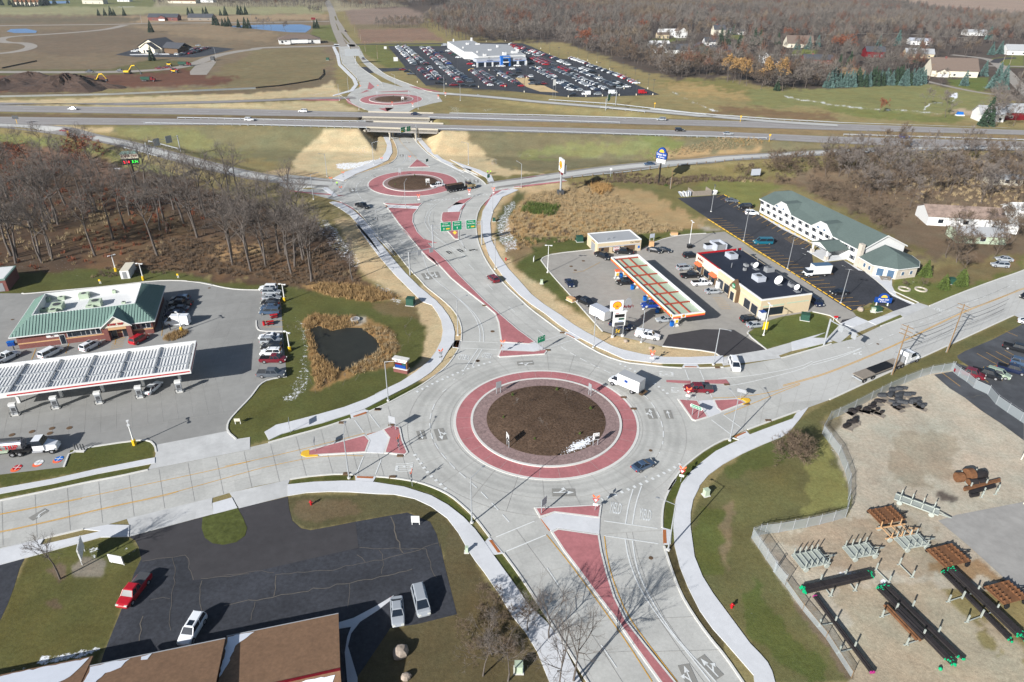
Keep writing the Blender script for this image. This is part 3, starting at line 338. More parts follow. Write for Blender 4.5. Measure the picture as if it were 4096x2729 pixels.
slab('ramp_apron','walk',.1,'Q 765,30 820,30 805,100 750,100','U 1155,250 1290,205 1335,220 1165,290','U 1200,815 1395,825 1365,875 1205,865','R 1105,195 1235,195 1260,232 1080,232','R 1625,925 1730,868 1770,912 1665,960','V 1415,400 1488,420 1480,525 1430,530','V 110,470 215,595 140,605 70,515','M 1600,1110 1710,1120 1830,1190 1770,1200','M 345,1215 420,1215 395,1310 325,1290');slab('ramp_pad','rust_pad',.115,'Q 790,42 818,42 803,97 780,94','U 1180,268 1300,228 1308,240 1190,278','U 1218,822 1372,826 1362,845 1215,838','R 1110,220 1232,222 1230,232 1108,230','R 1615,925 1725,878 1728,892 1630,936','V 1420,418 1445,418 1450,520 1424,520','V 105,498 128,494 195,588 172,592','M 1668,1135 1765,1182 1755,1190 1660,1142','M 375,1230 408,1228 390,1295 365,1290','V 498,338 522,333 580,418 560,425','V 910,348 935,350 932,442 908,440','U 1310,435 1445,402 1440,415 1315,447','U 1310,592 1452,595 1450,608 1305,605','R 1255,565 1385,566 1385,578 1262,578','R 1350,722 1450,682 1462,688 1352,730','M 895,1245 925,1245 905,1325 888,1320','M 1295,1255 1315,1255 1380,1305 1365,1315','G 1475,1088 1485,1086 1495,1102 1488,1104','G 1765,1108 1775,1098 1785,1098 1775,1115');surf('station_lot','lot_concrete',.02,'K -700,560 0,455 230,455 262,462 600,430 1150,380 1600,325 1850,320 2050,335 2221,370 L 150,520 300,560 450,582 640,585 830,585 850,900 865,1100 890,1360 730,1385 650,1430 600,1500 T 2306,100 2150,260 2100,330 2095,405 1450,535 1440,600 1430,540 1380,490 1250,490 650,580 590,735 0,805 -700,930');surf('fuel_lot','lot_concrete2',.02,'M 1365,270 1390,235 1520,192 1960,145 N 430,250 530,200 700,135 900,100 1110,90 1300,70 1500,190 1600,270 O 700,1060 1270,1430 1420,1523 P 490,600 310,685 220,600 120,575 0,550 N 2230,905 1900,960 1700,1020 1535,1140 1740,1305 1340,1370 1250,1372 1190,1330 650,1272 200,1165 0,1100 M 2090,1110 1900,900 1700,670 1480,430');surf('fresh_asphalt','an',.04,'N 650,1270 715,1150 1080,1092 1400,1098 1740,1305 1340,1370 1250,1372 1190,1330','P 480,600 310,685 300,690 330,640 490,615 622,662');surf('hotel_lot','asphalt',.035,'I 345,1390 920,1345 1140,1475 O 235,360 380,445 630,600 870,720 950,775 980,1000 1310,945 1560,1080 1700,1190 1850,1330 2100,1430 P 900,545 820,500 640,450 570,490 430,545 290,460 0,270 O 0,600 I 610,1568');surf('forecourt_asphalt','asphalt',.02,'T 1190,1380 1970,1170 2190,1115 U 130,1115 580,1008 590,1110 620,1230 700,1300 790,1318 1000,1280 1200,1240 1680,1155 1890,1240 1950,1350 1990,1500 AA 1680,200 1720,400 1770,600 1820,800 1500,880 1300,905 900,1500 -300,1500 Z 900,1500 960,1300 1040,1100 1140,850 1240,560 1305,430 1280,320 1250,260','Z -300,520 0,455 240,400 180,520 130,690 70,850 10,980 -300,1500');surf('newer_asphalt','an',.032,'T 1230,1380 1970,1172 2190,1120 U 130,1120 578,1012 590,1110 620,1230 700,1300 790,1320 1000,1282 1205,1242 1232,1480 Z 2300,560 1850,620 1780,630 1720,400 1310,455 1280,300')
surf('grass_island','grass',.06,'T 1870,1200 2190,1115 2240,1200 2280,1300 2260,1370 2180,1430 2060,1455 1960,1440 1890,1390 1860,1300');surf('yard_pavement','yard_pave',.03,'X 1290,950 1500,885 2269,735 2700,650 2700,1900 2350,1900 2000,1568 1650,1250');surf('east_lot','asphalt2',.03,'P 1610,1040 1690,990 2000,860 2354,680 2900,500 2900,2100 2354,1750 S 2342,950 2100,770 1900,640 1720,500 1560,400 1400,260 1600,225 1640,140 1800,190 1700,130 1650,90');surf('dealership_lot','asphalt',.035,'B 1500,425 2050,425 C 200,400 760,395 900,400 980,430 1240,545 1330,540 1490,590 2160,872 1500,895 1300,893 940,855 700,830 400,812 230,800 100,780 B 1850,790 1700,640 1640,650 1480,660 1400,660 1290,590 1400,628 1500,628 1660,622','B 1230,620 1300,615 1380,670 1300,676','B 1195,405 2050,398 2050,408 1200,412');surf('lot_island','straw',.06,'C 830,720 900,700 950,700 970,770 1100,790 1230,852 1060,845 930,800');surf('clinic_lot','asphalt',.035,'A 1060,505 1280,440 1600,442 1950,430 2160,450 1900,515 1800,530 1250,525');surf('apron_concrete','walk',.05,'A 1190,500 1550,492 1560,505 1200,508','B 1000,405 1195,410 1200,430 1010,432');surf('sand_pad','od',.05,'A 1800,600 1960,560 1990,570 1900,690 1750,690 1745,660')
def road(name,m_,s,wd,off=.05):
 mb=MB();ribbon(mb,smooth([tuple(Gz(x,y,0)[:2])for x,y in px(s)],2),wd,off,0,12)
 return struct(name,mb,m_)
road('country_road','od','A -900,662 0,663 900,667 1300,655 1600,630 1800,590 1950,520 2200,470 2354,455 B 300,440 900,425 1050,420',11);road('country_road','od','A -900,245 0,238 600,230 1150,225 1300,215 1700,212 2354,210 B 500,205 960,198',11,.05);road('country_road','od','A -300,500 0,495 200,470 310,430 230,395 60,395 -20,370 60,340 300,325 700,300 1000,270 1150,232',10,.06);road('main_road','od','B 925,-40 940,0 990,100 1010,180 1060,250 1100,330 1180,420 1215,470',8,.05);road('main_road','od','B 915,-20 955,60 980,130 990,200 1010,260 1040,330 1070,390 1095,430',7.5,.06);surf('median_grass','grass_dull',.09,'B 1005,152 1018,152 1032,188 1018,190','B 1062,292 1090,320 1130,370 1152,395 1140,395 1090,345','B 1015,210 1030,230 1050,280 1040,280');road('residential_road','od','E 1500,650 1900,690 2020,740 2150,850 2300,1020 2500,1200',9,.05);surf('dark_road','an',.07,'E 1945,740 2000,700 2150,680 2260,680 2260,695 2120,705 2055,750');road('residential_road','od','E 1900,780 2354,790 2700,795',7,.055);road('driveway_lane','od','E 1190,960 1400,1010 1700,1075 1920,1110 2100,1130',5,.05);road('residential_road','od','D 1500,690 1700,690 1900,690 2100,715',7);road('residential_road','od','E 0,410 700,395 1100,410 1700,450',6,.05);surf('pond','water_blue',.06,'A 2130,238 2354,230 B 300,228 500,226 700,225 790,240 790,265 740,300 600,298 450,285 200,260 60,250 60,238 A 2354,260 2200,258','A 60,290 100,268 240,265 340,285 330,305 130,305','A 320,12 640,10 640,32 330,35');surf('pond_dark','water_dark',.03,'L 1100,930 1180,905 1300,950 1430,920 1560,925 1640,985 1740,1070 1710,1130 1600,1190 1480,1270 1400,1310 1290,1290 1240,1220 1160,1140 1110,1010');CIRC=[((6.78,108.6),17.9,14.6,11.5),((-39.8,266.),17.7,11.8,9.8),((-77.2,446.2),19.5,13.7,10.)]
def ringpts(c,r,n=96):
 return[(c[0]+r*cos(2*pi*i/n),c[1]+r*sin(2*pi*i/n))for i in range(n)]
def annulus(mb,c,r0,r1,z0,z1,mi=0,n=96):
 a=ringpts(c,r0,n);b=ringpts(c,r1,n)
 for i in range(n):
  j=(i+1)%n;mb.add([(*a[i],z1),(*b[i],z1),(*b[j],z1),(*a[j],z1),(*b[i],z0),(*b[j],z0),(*a[i],z0),(*a[j],z0)],[(0,1,2,3),(1,4,5,2),(0,3,7,6)],mi)
ap=MB();kb=MB();pv=MB();mu=MB();jt=MB();mk=MB()
for c,ro,ri,rm in CIRC:
 annulus(kb,c,ro-.5,ro,0,.1);annulus(ap,c,ri,ro-.5,0,.115);annulus(kb,c,ri-.45,ri,0,.27);annulus(pv,c,rm-.2,ri-.45,0,.24);n=72;rr=[(rm,.24),(rm*.8,.5),(rm*.5,.8),(.01,.9)]
 for(r0,z0),(r1,z1)in zip(rr[:-1],rr[1:]):
  a=ringpts(c,r0,n);b=ringpts(c,r1,n)
  for i in range(n):
   j=(i+1)%n;mu.add([(*a[i],z0+.02),(*a[j],z0+.02),(*b[j],z1+.02),(*b[i],z1+.02)],[(0,1,2,3)])
 for i in range(26):
  t=2*pi*i/26+.05;ribbon(jt,[(c[0]+ro*cos(t),c[1]+ro*sin(t)),(c[0]+26.5*cos(t+.03),c[1]+26.5*sin(t+.03))],.07,.062,0,20,h=0)
 for r in(ro+.6,22.4,26.6):
  P=ringpts(c,r,80);ribbon(jt,P+[P[0]],.07,.061,0,50,h=0)
 for i in range(30):
  t=2*pi*i/30;ribbon(jt,[(c[0]+ri*cos(t),c[1]+ri*sin(t)),(c[0]+(ro-.5)*cos(t),c[1]+(ro-.5)*sin(t))],.04,.121,0,20,h=0)
struct('truck_apron',ap,'pink');struct('apron_kerb',kb,'kerb');struct('stamped_paving',pv,'paver');struct('mulch_bed',mu,'mulch');nt=MC['paver'].node_tree;b=nt.nodes['Principled BSDF'];vo=nt.nodes.new('ShaderNodeTexVoronoi');vo.feature='DISTANCE_TO_EDGE';vo.inputs['Scale'].default_value=1.1;ge=nt.nodes.new('ShaderNodeNewGeometry');nt.links.new(ge.outputs['Position'],vo.inputs['Vector']);mr=nt.nodes.new('ShaderNodeMapRange');mr.inputs[1].default_value=0;mr.inputs[2].default_value=.09;mr.inputs[3].default_value=.72;mr.inputs[4].default_value=1;nt.links.new(vo.outputs['Distance'],mr.inputs[0]);old=b.inputs['Base Color'].links[0].from_socket;vm=nt.nodes.new('ShaderNodeVectorMath');vm.operation='SCALE';nt.links.new(old,vm.inputs[0]);nt.links.new(mr.outputs[0],vm.inputs['Scale']);nt.links.new(vm.outputs[0],b.inputs['Base Color']);nt=MC['mulch'].node_tree;b=nt.nodes['Principled BSDF'];ge=nt.nodes.new('ShaderNodeNewGeometry');sx=G1('Q 1985,1045');vs_=nt.nodes.new('ShaderNodeVectorMath');vs_.operation='SUBTRACT';vs_.inputs[1].default_value=(sx[0],sx[1],.3);nt.links.new(ge.outputs['Position'],vs_.inputs[0]);rt=nt.nodes.new('ShaderNodeVectorRotate');rt.inputs['Angle'].default_value=-R(38);nt.links.new(vs_.outputs[0],rt.inputs[0]);sc2=nt.nodes.new('ShaderNodeVectorMath');sc2.operation='MULTIPLY';sc2.inputs[1].default_value=(.13,.5,0);nt.links.new(rt.outputs[0],sc2.inputs[0]);ln=nt.nodes.new('ShaderNodeVectorMath');ln.operation='LENGTH';nt.links.new(sc2.outputs[0],ln.inputs[0]);no=nt.nodes.new('ShaderNodeTexNoise');no.inputs['Scale'].default_value=2.4;no.inputs['Detail'].default_value=6;no.inputs['Roughness'].default_value=.75;nt.links.new(ge.outputs['Position'],no.inputs['Vector']);ad=nt.nodes.new('ShaderNodeMath');ad.operation='MULTIPLY_ADD';nt.links.new(no.outputs[0],ad.inputs[0]);ad.inputs[1].default_value=2.2;nt.links.new(ln.outputs['Value'],ad.inputs[2]);mr=nt.nodes.new('ShaderNodeMapRange');mr.inputs[1].default_value=1.48;mr.inputs[2].default_value=1.42;nt.links.new(ad.outputs[0],mr.inputs[0]);old=b.inputs['Base Color'].links[0].from_socket;mx=nt.nodes.new('ShaderNodeMix');mx.data_type='RGBA';nt.links.new(mr.outputs[0],mx.inputs[0]);nt.links.new(old,mx.inputs[6]);mx.inputs[7].default_value=(.8,.82,.85,1);nt.links.new(mx.outputs[2],b.inputs['Base Color'])
ISL=['M 0,180 100,270 200,370 300,480 420,580 560,690 700,800 820,900 860,1000 895,1240 930,1240 1230,1262 1300,1235 1100,1090 880,900 700,740 550,590 400,440 250,270 100,130 0,30 G 1930,1430 1870,1430 1770,1330 1730,1240 1735,1170 1775,1118 1490,1108 1600,1260 1720,1400 1850,1549 L 1935,40 1990,110 2060,200 2150,300 2240,370','M 885,1330 1280,1345 1420,1320 1440,1345 1410,1380 880,1415 855,1400','G 1765,660 1885,733 1685,737','G 1455,1065 1640,1075 1820,1065 1785,1098 1485,1082','G 2150,1040 2284,1010 2200,1076 2130,1062 2100,1090 2055,1118','G 2000,1150 2160,1145 2205,1076 2190,1095 2150,1230 2150,1400 2110,1398 2040,1320 1985,1220 1990,1170','V 445,250 600,245 800,235 960,225 945,332 605,290 490,328','V 575,435 625,410 940,455 960,580 1000,740 1060,930 1150,1110 1300,1300 1560,1620 1430,1620 1200,1300 1050,1080 900,890 770,710 670,580','U 720,598 830,565 1280,445 1300,450 1340,495 1300,605 860,630 760,640 710,628','U 1450,395 1545,350 1615,370 1640,490 1690,605 1660,630 1465,610 1510,470','R 1035,550 1240,565 1350,735 1220,775 1180,760','R 1395,560 1640,548 1735,590 1480,685 1430,640'];FL=['R 922,358 1170,365 1165,398 925,380','R 1310,360 1530,352 1565,400 1310,392','H 480,875 860,800 910,805 640,850 500,880','H 590,915 1050,862 1065,868 650,922 590,922','H 310,1085 400,960 530,935 580,945 440,1000 345,1085','G 590,948 760,965 1000,985 1110,1000 1060,1000 760,975 590,958','G 1000,1050 1090,1060 1180,1105 1210,1130 1150,1120 1060,1075','G 1200,1145 1260,1190 1240,1190','G 590,118 1080,93 1060,122 760,122','G 1100,93 1160,90 1140,110 1170,150 1280,200 1240,190 1130,145','G 1470,185 1555,188 1490,222','G 1410,195 1550,188 1490,225','B 1325,755 1375,800 1340,825 1310,820','B 1300,830 1330,838 1240,862','B 1410,845 1680,835 1710,845 1440,848','B 1690,795 1760,800 1980,845 1960,850 1780,822'];pk=MB();kr=MB();wd_=MB()
def inset(P,d):
 c=np.mean(NA(P),0);out=[];n=len(P);ar=sum((P[i][0]*P[(i+1)%n][1]-P[(i+1)%n][0]*P[i][1]for i in range(n)));s=1 if ar>0 else-1
 for i in range(n):
  a=NA(P[i-1]);p=NA(P[i]);b=NA(P[(i+1)%n]);e1=(p-a)/(np.linalg.norm(p-a)+1e-09);e2=(b-p)/(np.linalg.norm(b-p)+1e-09);n1_=NA([-e1[1],e1[0]])*s;n2_=NA([-e2[1],e2[0]])*s;nn=n1_+n2_;L=np.linalg.norm(nn);nn=nn/L if L>.2 else n1_;out.append(tuple(p+nn*d/max(.45,float(nn@n1_))))
 return out
for s in ISL:
 P=W2(s);kr.prism(P,0,.17);pk.prism(inset(P,.3),.1,.185)
for s in FL:
 drape(pk,W2(s),.09)
for s in('M 930,1245 1230,1262 1300,1240 1400,1310 1280,1345 885,1330','V 500,335 605,290 945,335 940,450 625,405 575,430','U 1300,450 1450,398 1510,470 1462,610 1300,605 1340,495','R 1245,568 1395,562 1430,640 1478,688 1350,735','G 2050,1120 2130,1062 2200,1076 2150,1145 2050,1145','G 1500,1082 1785,1098 1775,1115 1495,1106'):
 wd_.prism(W2(s),0,.13)
struct('splitter_island_kerb',kr,'kerb');struct('splitter_island_paving',pk,'pink');struct('island_crossing',wd_,'walk');yb=MB();yb.prism(W2('U 700,628 705,605 722,592 778,580 778,628 858,626 858,636 750,645'),0,.2);yb.prism(W2('R 1640,548 1700,540 1760,548 1775,570 1755,590 1700,608 1690,604 1738,585 1700,560'),0,.2);struct('painted_nose',yb,'yb');kb=MB()
for s in('V 870,1600 700,1320 545,1080 430,900 330,750 215,595','V 110,470 0,325 U 2200,1100 2080,1000 1950,935 1800,880 1650,850 1500,832 1395,824','U 1200,808 1050,800 900,810 750,825 600,850','T -900,1230 0,1045 300,985 600,922 840,870 1100,822 1365,762','U 400,512 600,455 900,375 1150,290','U 1335,222 1500,150 1650,70 Q 440,470 560,385 660,310 740,220 800,120','M 425,1220 435,1100 410,990 360,890 280,800 150,690 0,575 L 2100,510 1990,400 1850,220 1720,80 G 1575,1549 1480,1440 1350,1290 1270,1190 1200,1120 1060,1050','G 1110,862 1200,805 1400,745 1520,700 1580,650 1590,580 1560,500 1525,450','G 1720,450 1780,530 1900,640 2080,730 2250,790 2354,815 H 100,740 200,800 290,850 330,892','H 640,920 560,930 440,975 330,1040 260,1130 235,1250 250,1379 M 640,100 700,240 800,400 950,570 1100,710 1250,850 1400,960 1600,1110','M 1770,1200 1900,1280 2100,1390 2354,1475 R 700,200 900,225 1080,235','R 1260,235 1500,228','N 1900,1395 2354,1265 P 210,905','P 760,712 1010,615','P 1300,488 1600,360 2000,210 2354,90 3000,-170','P 190,1530 870,1215 1480,940 2240,590','R 2276,665 1900,800 1745,860','R 1665,965 1560,935 1350,1040 1150,1190 1050,1290 980,1400 930,1500 V 1530,20 1480,90 1430,200 1415,300 1415,400','V 1430,540 1480,700 1550,890 1650,1060 1780,1240 1891,1370 2060,1620','T 770,1310 410,1395','T 590,735 650,580 1250,490 1380,490 1430,540 1440,600','L 0,505 150,520 300,560 450,582 640,585 830,585','K 230,455 262,462 600,430 1150,380 1600,325 1850,320 2050,335 2221,370','L 890,1360 730,1385 650,1430 600,1500 T 2306,100 2150,260 2100,330 2095,405 2180,480','M 1365,270 1390,235 1520,192 1960,145','M 1365,270 1480,430 1700,670 1900,900 2090,1110','N 1740,1305 1535,1140 1560,1110','N 650,1272 1190,1330 1250,1372','N 530,200 700,135 900,100 1110,90','P 0,550 120,575 220,600 310,685','P 900,320 1180,450','O 1560,1080 1700,1190 1850,1330 2100,1430','L 615,860 620,930 660,955 850,955','AA 850,800','G 1045,60 1180,160 1290,205','B 1045,430 1060,520 1090,600 1200,700 1250,780 1240,820','B 1140,430 1180,520 1230,610 1330,680 1440,755 1450,800','B 1290,540 1400,630 1480,690 1600,740 1750,795 1880,850 2100,862'):
 P=GP(s)
 if len(P)>1:
  kerbline(kb,smooth(P,1))
struct('kerb',kb,'kerb')
def joints(a,b,sp,fr):
 A=smooth(GP(a),1);B=smooth(GP(b),1)
 def at(P,t):
  L=[0]
  for p,q in zip(P[:-1],P[1:]):
   L.append(L[-1]+math.dist(p,q))
  t*=L[-1]
  for k in range(len(P)-1):
   if L[k+1]>=t:
    u=(t-L[k])/max(1e-06,L[k+1]-L[k])
    return NA(P[k])*(1-u)+NA(P[k+1])*u
  return NA(P[-1])
 Ln=sum((math.dist(p,q)for p,q in zip(A[:-1],A[1:])));n=max(1,int(Ln/sp))
 for k in range(n+1):
  ribbon(jt,[at(A,k/n),at(B,k/n)],.05,.063,0,50,h=0)
 for f in fr:
  ribbon(jt,[at(A,k/n)*(1-f)+at(B,k/n)*f for k in range(n+1)],.05,.064,0,50,h=0)
joints('T -300,1130 0,1060 840,885 1365,775 2306,590 U 600,470 1100,330 1500,170','T -300,1540 0,1465 1170,1205 1960,1010 U 600,845 1050,795 1500,828 1700,850',4.6,(.25,.5,.72));joints('G 1480,1120 1700,1400 M 0,190 300,490 700,810 850,980 880,1230','G 1280,1190 1480,1430 L 1720,90 1990,410 M 0,590 280,810 425,1000 425,1210',4.6,(.5,));joints('G 1780,1120 1740,1230 1950,1450 M 200,210 550,580 880,890 1290,1230','G 2000,1150 1990,1250 2150,1420 M 480,0 640,240 950,580 1400,970 1750,1200',4.6,(.33,.66));joints('V 480,330 770,720 1060,1100 1400,1600','V 120,480 430,900 700,1310 860,1590',4.6,(.5,));joints('V 960,450 1060,900 1300,1270 1550,1600','V 1415,420 1480,690 1650,1050 2060,1600',4.6,(.4,.5));joints('R 1760,560 P 400,1190 1480,740 2354,320','R 1500,240 P 139,940 750,725 2354,100',4.6,(.5,));joints('R 1750,620 P 400,1210 1480,760 2354,330','R 1700,870 P 190,1520 1480,930 2240,580',4.6,(.5,))
def gridlot(o,a,b,n,m_):
 A,B_,C_=[NA(p[:2])for p in GP(o+' '+a+' '+b)]
 for k in range(n+1):
  ribbon(jt,[A+(B_-A)*k/n,A+(B_-A)*k/n+(C_-A)],.035,.05,0,200,h=0)
 for k in range(m_+1):
  ribbon(jt,[A+(C_-A)*k/m_,A+(C_-A)*k/m_+(B_-A)],.035,.051,0,200,h=0)
gridlot('T 0,560','T 2060,240','T 130,-10',14,4);gridlot('L 0,1480','L 600,1400','L 400,600',4,10);struct('pavement_joints',jt,'joint');ck=MB()
def rough(P,a):
 P=resamp(P,.9)
 return[p+NA([RU(-a,a),RU(-a,a)])for p in P]
for s,wd in(('AA 1305,30 1330,110 1370,240 1395,325',.3),('AA 1050,275 1230,290 1380,285 1590,290',.14),('AA 1045,330 1115,390 1240,375 1395,330',.14),('AA 400,500 390,600 375,665',.16),('AA 0,725 375,665 700,605 1100,535 1320,490 1480,440',.18),('AA 400,490 800,460 1100,395',.12),('AA 1590,290 1610,400 1650,520',.12),('AA 1400,325 1520,300 1680,240',.13),('AA 1220,290 1245,375 1240,490',.1),('AA 980,560 970,740',.1),('AA 240,700 200,850',.1),('AA 0,500 250,460 390,480',.1),('Z 1310,455 1600,410 1720,400 1780,630',.12),('Z 1850,620 2309,560',.14),('Z 1850,640 1860,900 1880,980',.14),('Z 1600,420 1610,560 1590,800',.1),('Z 1310,960 1290,1200',.2),('Z 1400,800 1580,790',.1),('Z 1580,800 1570,1080',.1),('S 1720,500 1900,480 2100,560',.12)):
 ribbon(ck,rough(rough(GP(s),.2),.06),wd*.6,.048,0,50,h=0)
struct('asphalt_cracks',ck,'crack')
def slabvar(mn,rot,sx,sy,amp,cen=None):
 nt=MC[mn].node_tree;b=nt.nodes['Principled BSDF'];L=nt.links;N_=nt.nodes.new;ge=N_('ShaderNodeNewGeometry');r=N_('ShaderNodeVectorRotate');r.rotation_type='Z_AXIS';r.inputs['Angle'].default_value=R(rot);L.new(ge.outputs['Position'],r.inputs[0]);m_=N_('ShaderNodeVectorMath');m_.operation='MULTIPLY';m_.inputs[1].default_value=(1/sx,1/sy,0);L.new(r.outputs[0],m_.inputs[0]);f_=N_('ShaderNodeVectorMath');f_.operation='FLOOR';L.new(m_.outputs[0],f_.inputs[0]);w_=N_('ShaderNodeTexWhiteNoise');L.new(f_.outputs[0],w_.inputs[0]);mr=N_('ShaderNodeMapRange');mr.inputs[3].default_value=1-amp;mr.inputs[4].default_value=1+amp;L.new(w_.outputs[0],mr.inputs[0]);last=mr.outputs[0]
 for cx,cy in cen or[]:
  d=N_('ShaderNodeVectorMath');d.operation='DISTANCE';d.inputs[1].default_value=(cx,cy,.03);L.new(ge.outputs['Position'],d.inputs[0]);wv=N_('ShaderNodeFloatCurve');mp=N_('ShaderNodeMapRange');mp.inputs[1].default_value=18;mp.inputs[2].default_value=28;L.new(d.outputs['Value'],mp.inputs[0]);c=wv.mapping.curves[0]
  for x,y in((.08,1),(.14,.88),(.2,.97),(.3,.86),(.38,1),(.5,1),(.56,.9),(.62,.98),(.7,.89),(.8,1)):
   c.points.new(x,y)
  c.points[0].location=(0,1);c.points[-1].location=(1,1);wv.mapping.update();L.new(mp.outputs[0],wv.inputs['Value']);q=N_('ShaderNodeMath');q.operation='MULTIPLY';L.new(last,q.inputs[0]);L.new(wv.outputs[0],q.inputs[1]);last=q.outputs[0]
 old=b.inputs['Base Color'].links[0].from_socket;vm=N_('ShaderNodeVectorMath');vm.operation='SCALE';L.new(old,vm.inputs[0]);L.new(last,vm.inputs['Scale']);L.new(vm.outputs[0],b.inputs['Base Color'])
slabvar('road',-25,4.6,4.6,.05,[(6.78,108.6),(-39.8,266)]);slabvar('lot_concrete',-17,4.5,4.5,.05);slabvar('walk',-20,3,3,.03);slabvar('rn',-28,4.6,4.6,.03);slabvar('r2',-17,3,3,.05);slabvar('pink',-30,3.2,40,.05);mw=MB();my=MB();pd=MB();MZ=.075
def line(mb,s,wd=.16,sm=1):
 ribbon(mb,smooth(GP(s),sm),wd,MZ,0,6)
def dash(mb,s,wd,on,off,sm=1):
 P=smooth(GP(s),sm);L=[0]
 for p,q in zip(P[:-1],P[1:]):
  L.append(L[-1]+math.dist(p,q))
 def at(t):
  for k in range(len(P)-1):
   if L[k+1]>=t or k==len(P)-2:
    u=(t-L[k])/max(1e-06,L[k+1]-L[k])
    return NA(P[k])*(1-u)+NA(P[k+1])*u
 t=0
 while t<L[-1]:
  ribbon(mb,[at(t),at(min(L[-1],t+on))],wd,MZ,0,50);t+=on+off
for s in('Q 690,500 650,530','Q 575,645 540,740 527,810 532,880 545,960 580,1030 630,1110 690,1180 750,1250 830,1320 920,1400 1010,1480 1090,1560 V 260,360','R 690,500 760,570 810,640 850,720 880,800 897,900 885,1010','M 1600,1290 1700,1355 1890,1460 2070,1550 R 170,195 270,245 360,290'):
 dash(mw,s,.2,2,1.2)
dash(mw,'Q 860,350 800,380 725,440',.2,.6,2.2)
for s in('Q 400,530 560,445 780,352 900,300 1130,236','Q 380,1130 460,1245 520,1320 600,1390 660,1445 720,1490','R 1070,1205 930,1285 780,1360 630,1425 470,1495 350,1540 270,1570','R 450,192 540,235 640,285','R 800,390 880,450 960,515'):
 dash(mw,s,.6,.5,.85)
for s in('G 1410,757 1640,745','G 1890,1045 2180,1018','G 2240,1005 2354,990 H 480,975','G 1085,940 1110,880'):
 dash(mw,s,.7,.55,.85)
dash(mw,'G 1200,960 1210,900 1250,860 1380,790',.25,2,1.1);dash(mw,'G 1205,940 1230,1000 1290,1060 1340,1100',.25,2,1.1);dash(mw,'G 1950,720 2100,760 2230,840 2290,900',.25,2,1.1);dash(mw,'G 1800,70 1880,100 1890,125 1850,150',.25,2,1.1)
for s in('V 545,705 630,835','V 955,1290 1070,1460','M 515,320 575,380','M 735,555 795,620','M 985,815 1060,880','M 1325,1090 1425,1165','G 1490,1270 1520,1300','G 1605,1400 1635,1440','G 1590,1010 1590,1010'):
 P=GP(s)
 if math.dist(P[0],P[1])>.5:
  line(mw,s,.16,0)
for s,w_ in(('V 1195,110 1160,230 1138,370',.2),('V 1260,85 1215,220 1190,375',.2),('V 1135,490 1160,640 1230,830 1320,980 1450,1160 1600,1340 1780,1568',.2),('V 1190,500 1215,680 1280,850 1380,1030 1500,1210 1650,1380 1850,1600',.2),('M 45,425 150,530 290,640 420,750 530,860 600,960 640,1070 650,1150 645,1228',.2),('M 400,725 520,830 610,930 665,1030 690,1130 690,1232',.2),('M 625,1315 540,1440 460,1560',.2),('M 670,1320 600,1440 550,1530',.2),('M -110,-30 45,425',.16),('P 0,1120 200,1068 400,1010 575,940',.2),('P 0,1145 250,1078 400,1025 575,943',.2),('R 1450,342 1700,325 2000,280 2276,225 P 0,1100',.16),('R 1515,420 1700,395 2000,325 2276,255 P 0,1128',.16),('G 1670,620 1665,680 1600,720 1510,750',.18),('G 1655,620 1650,680 1590,715 1500,745',.18),('G 1720,180 1665,195 1600,225',.18),('G 1870,1140 1830,1230 1870,1310 1940,1380 2210,1549',.16),('G 1895,1140 1865,1220 1890,1290 1960,1360',.16),('G 1870,1140 1960,1060 2070,1030',.16),('G 2150,1400 2220,1500',.16),('M 130,0 360,185',.14),('M 420,30 485,165',.16),('G 1620,400 1680,510',.16),('M 450,1225 855,1242',.16),('M 425,1305 845,1323',.16),('M 1410,1215 1615,1150',.16),('M 1470,1295 1725,1215',.16),('V 160,472 450,352',.2),('V 238,580 540,455',.2),('V 975,350 1380,408',.2),('V 975,462 1388,523',.2),('U 1195,305 1278,418',.18),('U 1335,250 1427,372',.18),('U 1278,638 1215,795',.18),('U 1440,670 1388,805',.18),('R 1112,252 1150,352',.18),('R 1262,258 1302,352',.18),('R 1365,490 1388,540',.16),('R 1205,500 1225,540',.16),('R 1500,710 1678,840',.2),('R 1378,760 1565,900',.2),('G 1225,1120 1450,1092',.14),('G 1250,1145 1470,1110',.14),('G 1800,1130 2000,1145',.12),('G 1830,1100 2060,1110',.12),('H 70,1105 270,1110',.12),('H 90,1072 290,1085',.12),('H 460,880 560,915',.12),('H 400,885 500,935',.12),('V 1300,10 1290,25',.2),('R 715,1330 712,1340',.3),('R 850,1090 860,1098',.3)):
 line(mw,s,w_)
for s in('P 620,920 1000,760 1450,570 1800,430 2354,205 2800,30',):
 dash(mw,s,.16,1.6,2.6)
for s,w_ in(('P -330,1370 0,1280 200,1215 600,1055 1000,880 1400,680 1700,540 2000,425 2354,285 2800,115',.16),('P -330,1383 0,1292 200,1227 600,1067 1000,890 1400,692 1700,551 2000,436 2354,296 2800,126',.16),('R 1390,540 1700,528 2000,480 2276,390',.14),('R 1510,708 1760,610 2100,470 2276,402',.14),('U 0,730 200,690 600,600 1000,500 1290,425',.12),('T -600,1290 0,1170 500,1075 1000,970 1500,865 2000,758 2306,685',.12),('T -600,1445 0,1335 500,1225 1000,1105 1500,1000 2000,862 2306,775 U 400,730 800,648 1100,630 1275,635',.12),('T -600,1452 0,1342 500,1232 1000,1112 1500,1007 1640,965',.12),('T 0,1176 500,1081 750,1030',.12),('V 540,455 700,650 850,850 1000,1060 1150,1270 1340,1568',.14),('V 978,465 1000,640 1060,850 1150,1060 1300,1270 1530,1568',.14),('G 1600,450 1610,500 1700,590 1765,655',.12)):
 line(my,s,w_)
def frame(s):
 a,b=GP(s)[:2];d=NA(b[:2])-NA(a[:2]);L=np.linalg.norm(d)
 return(a,d/L,L)
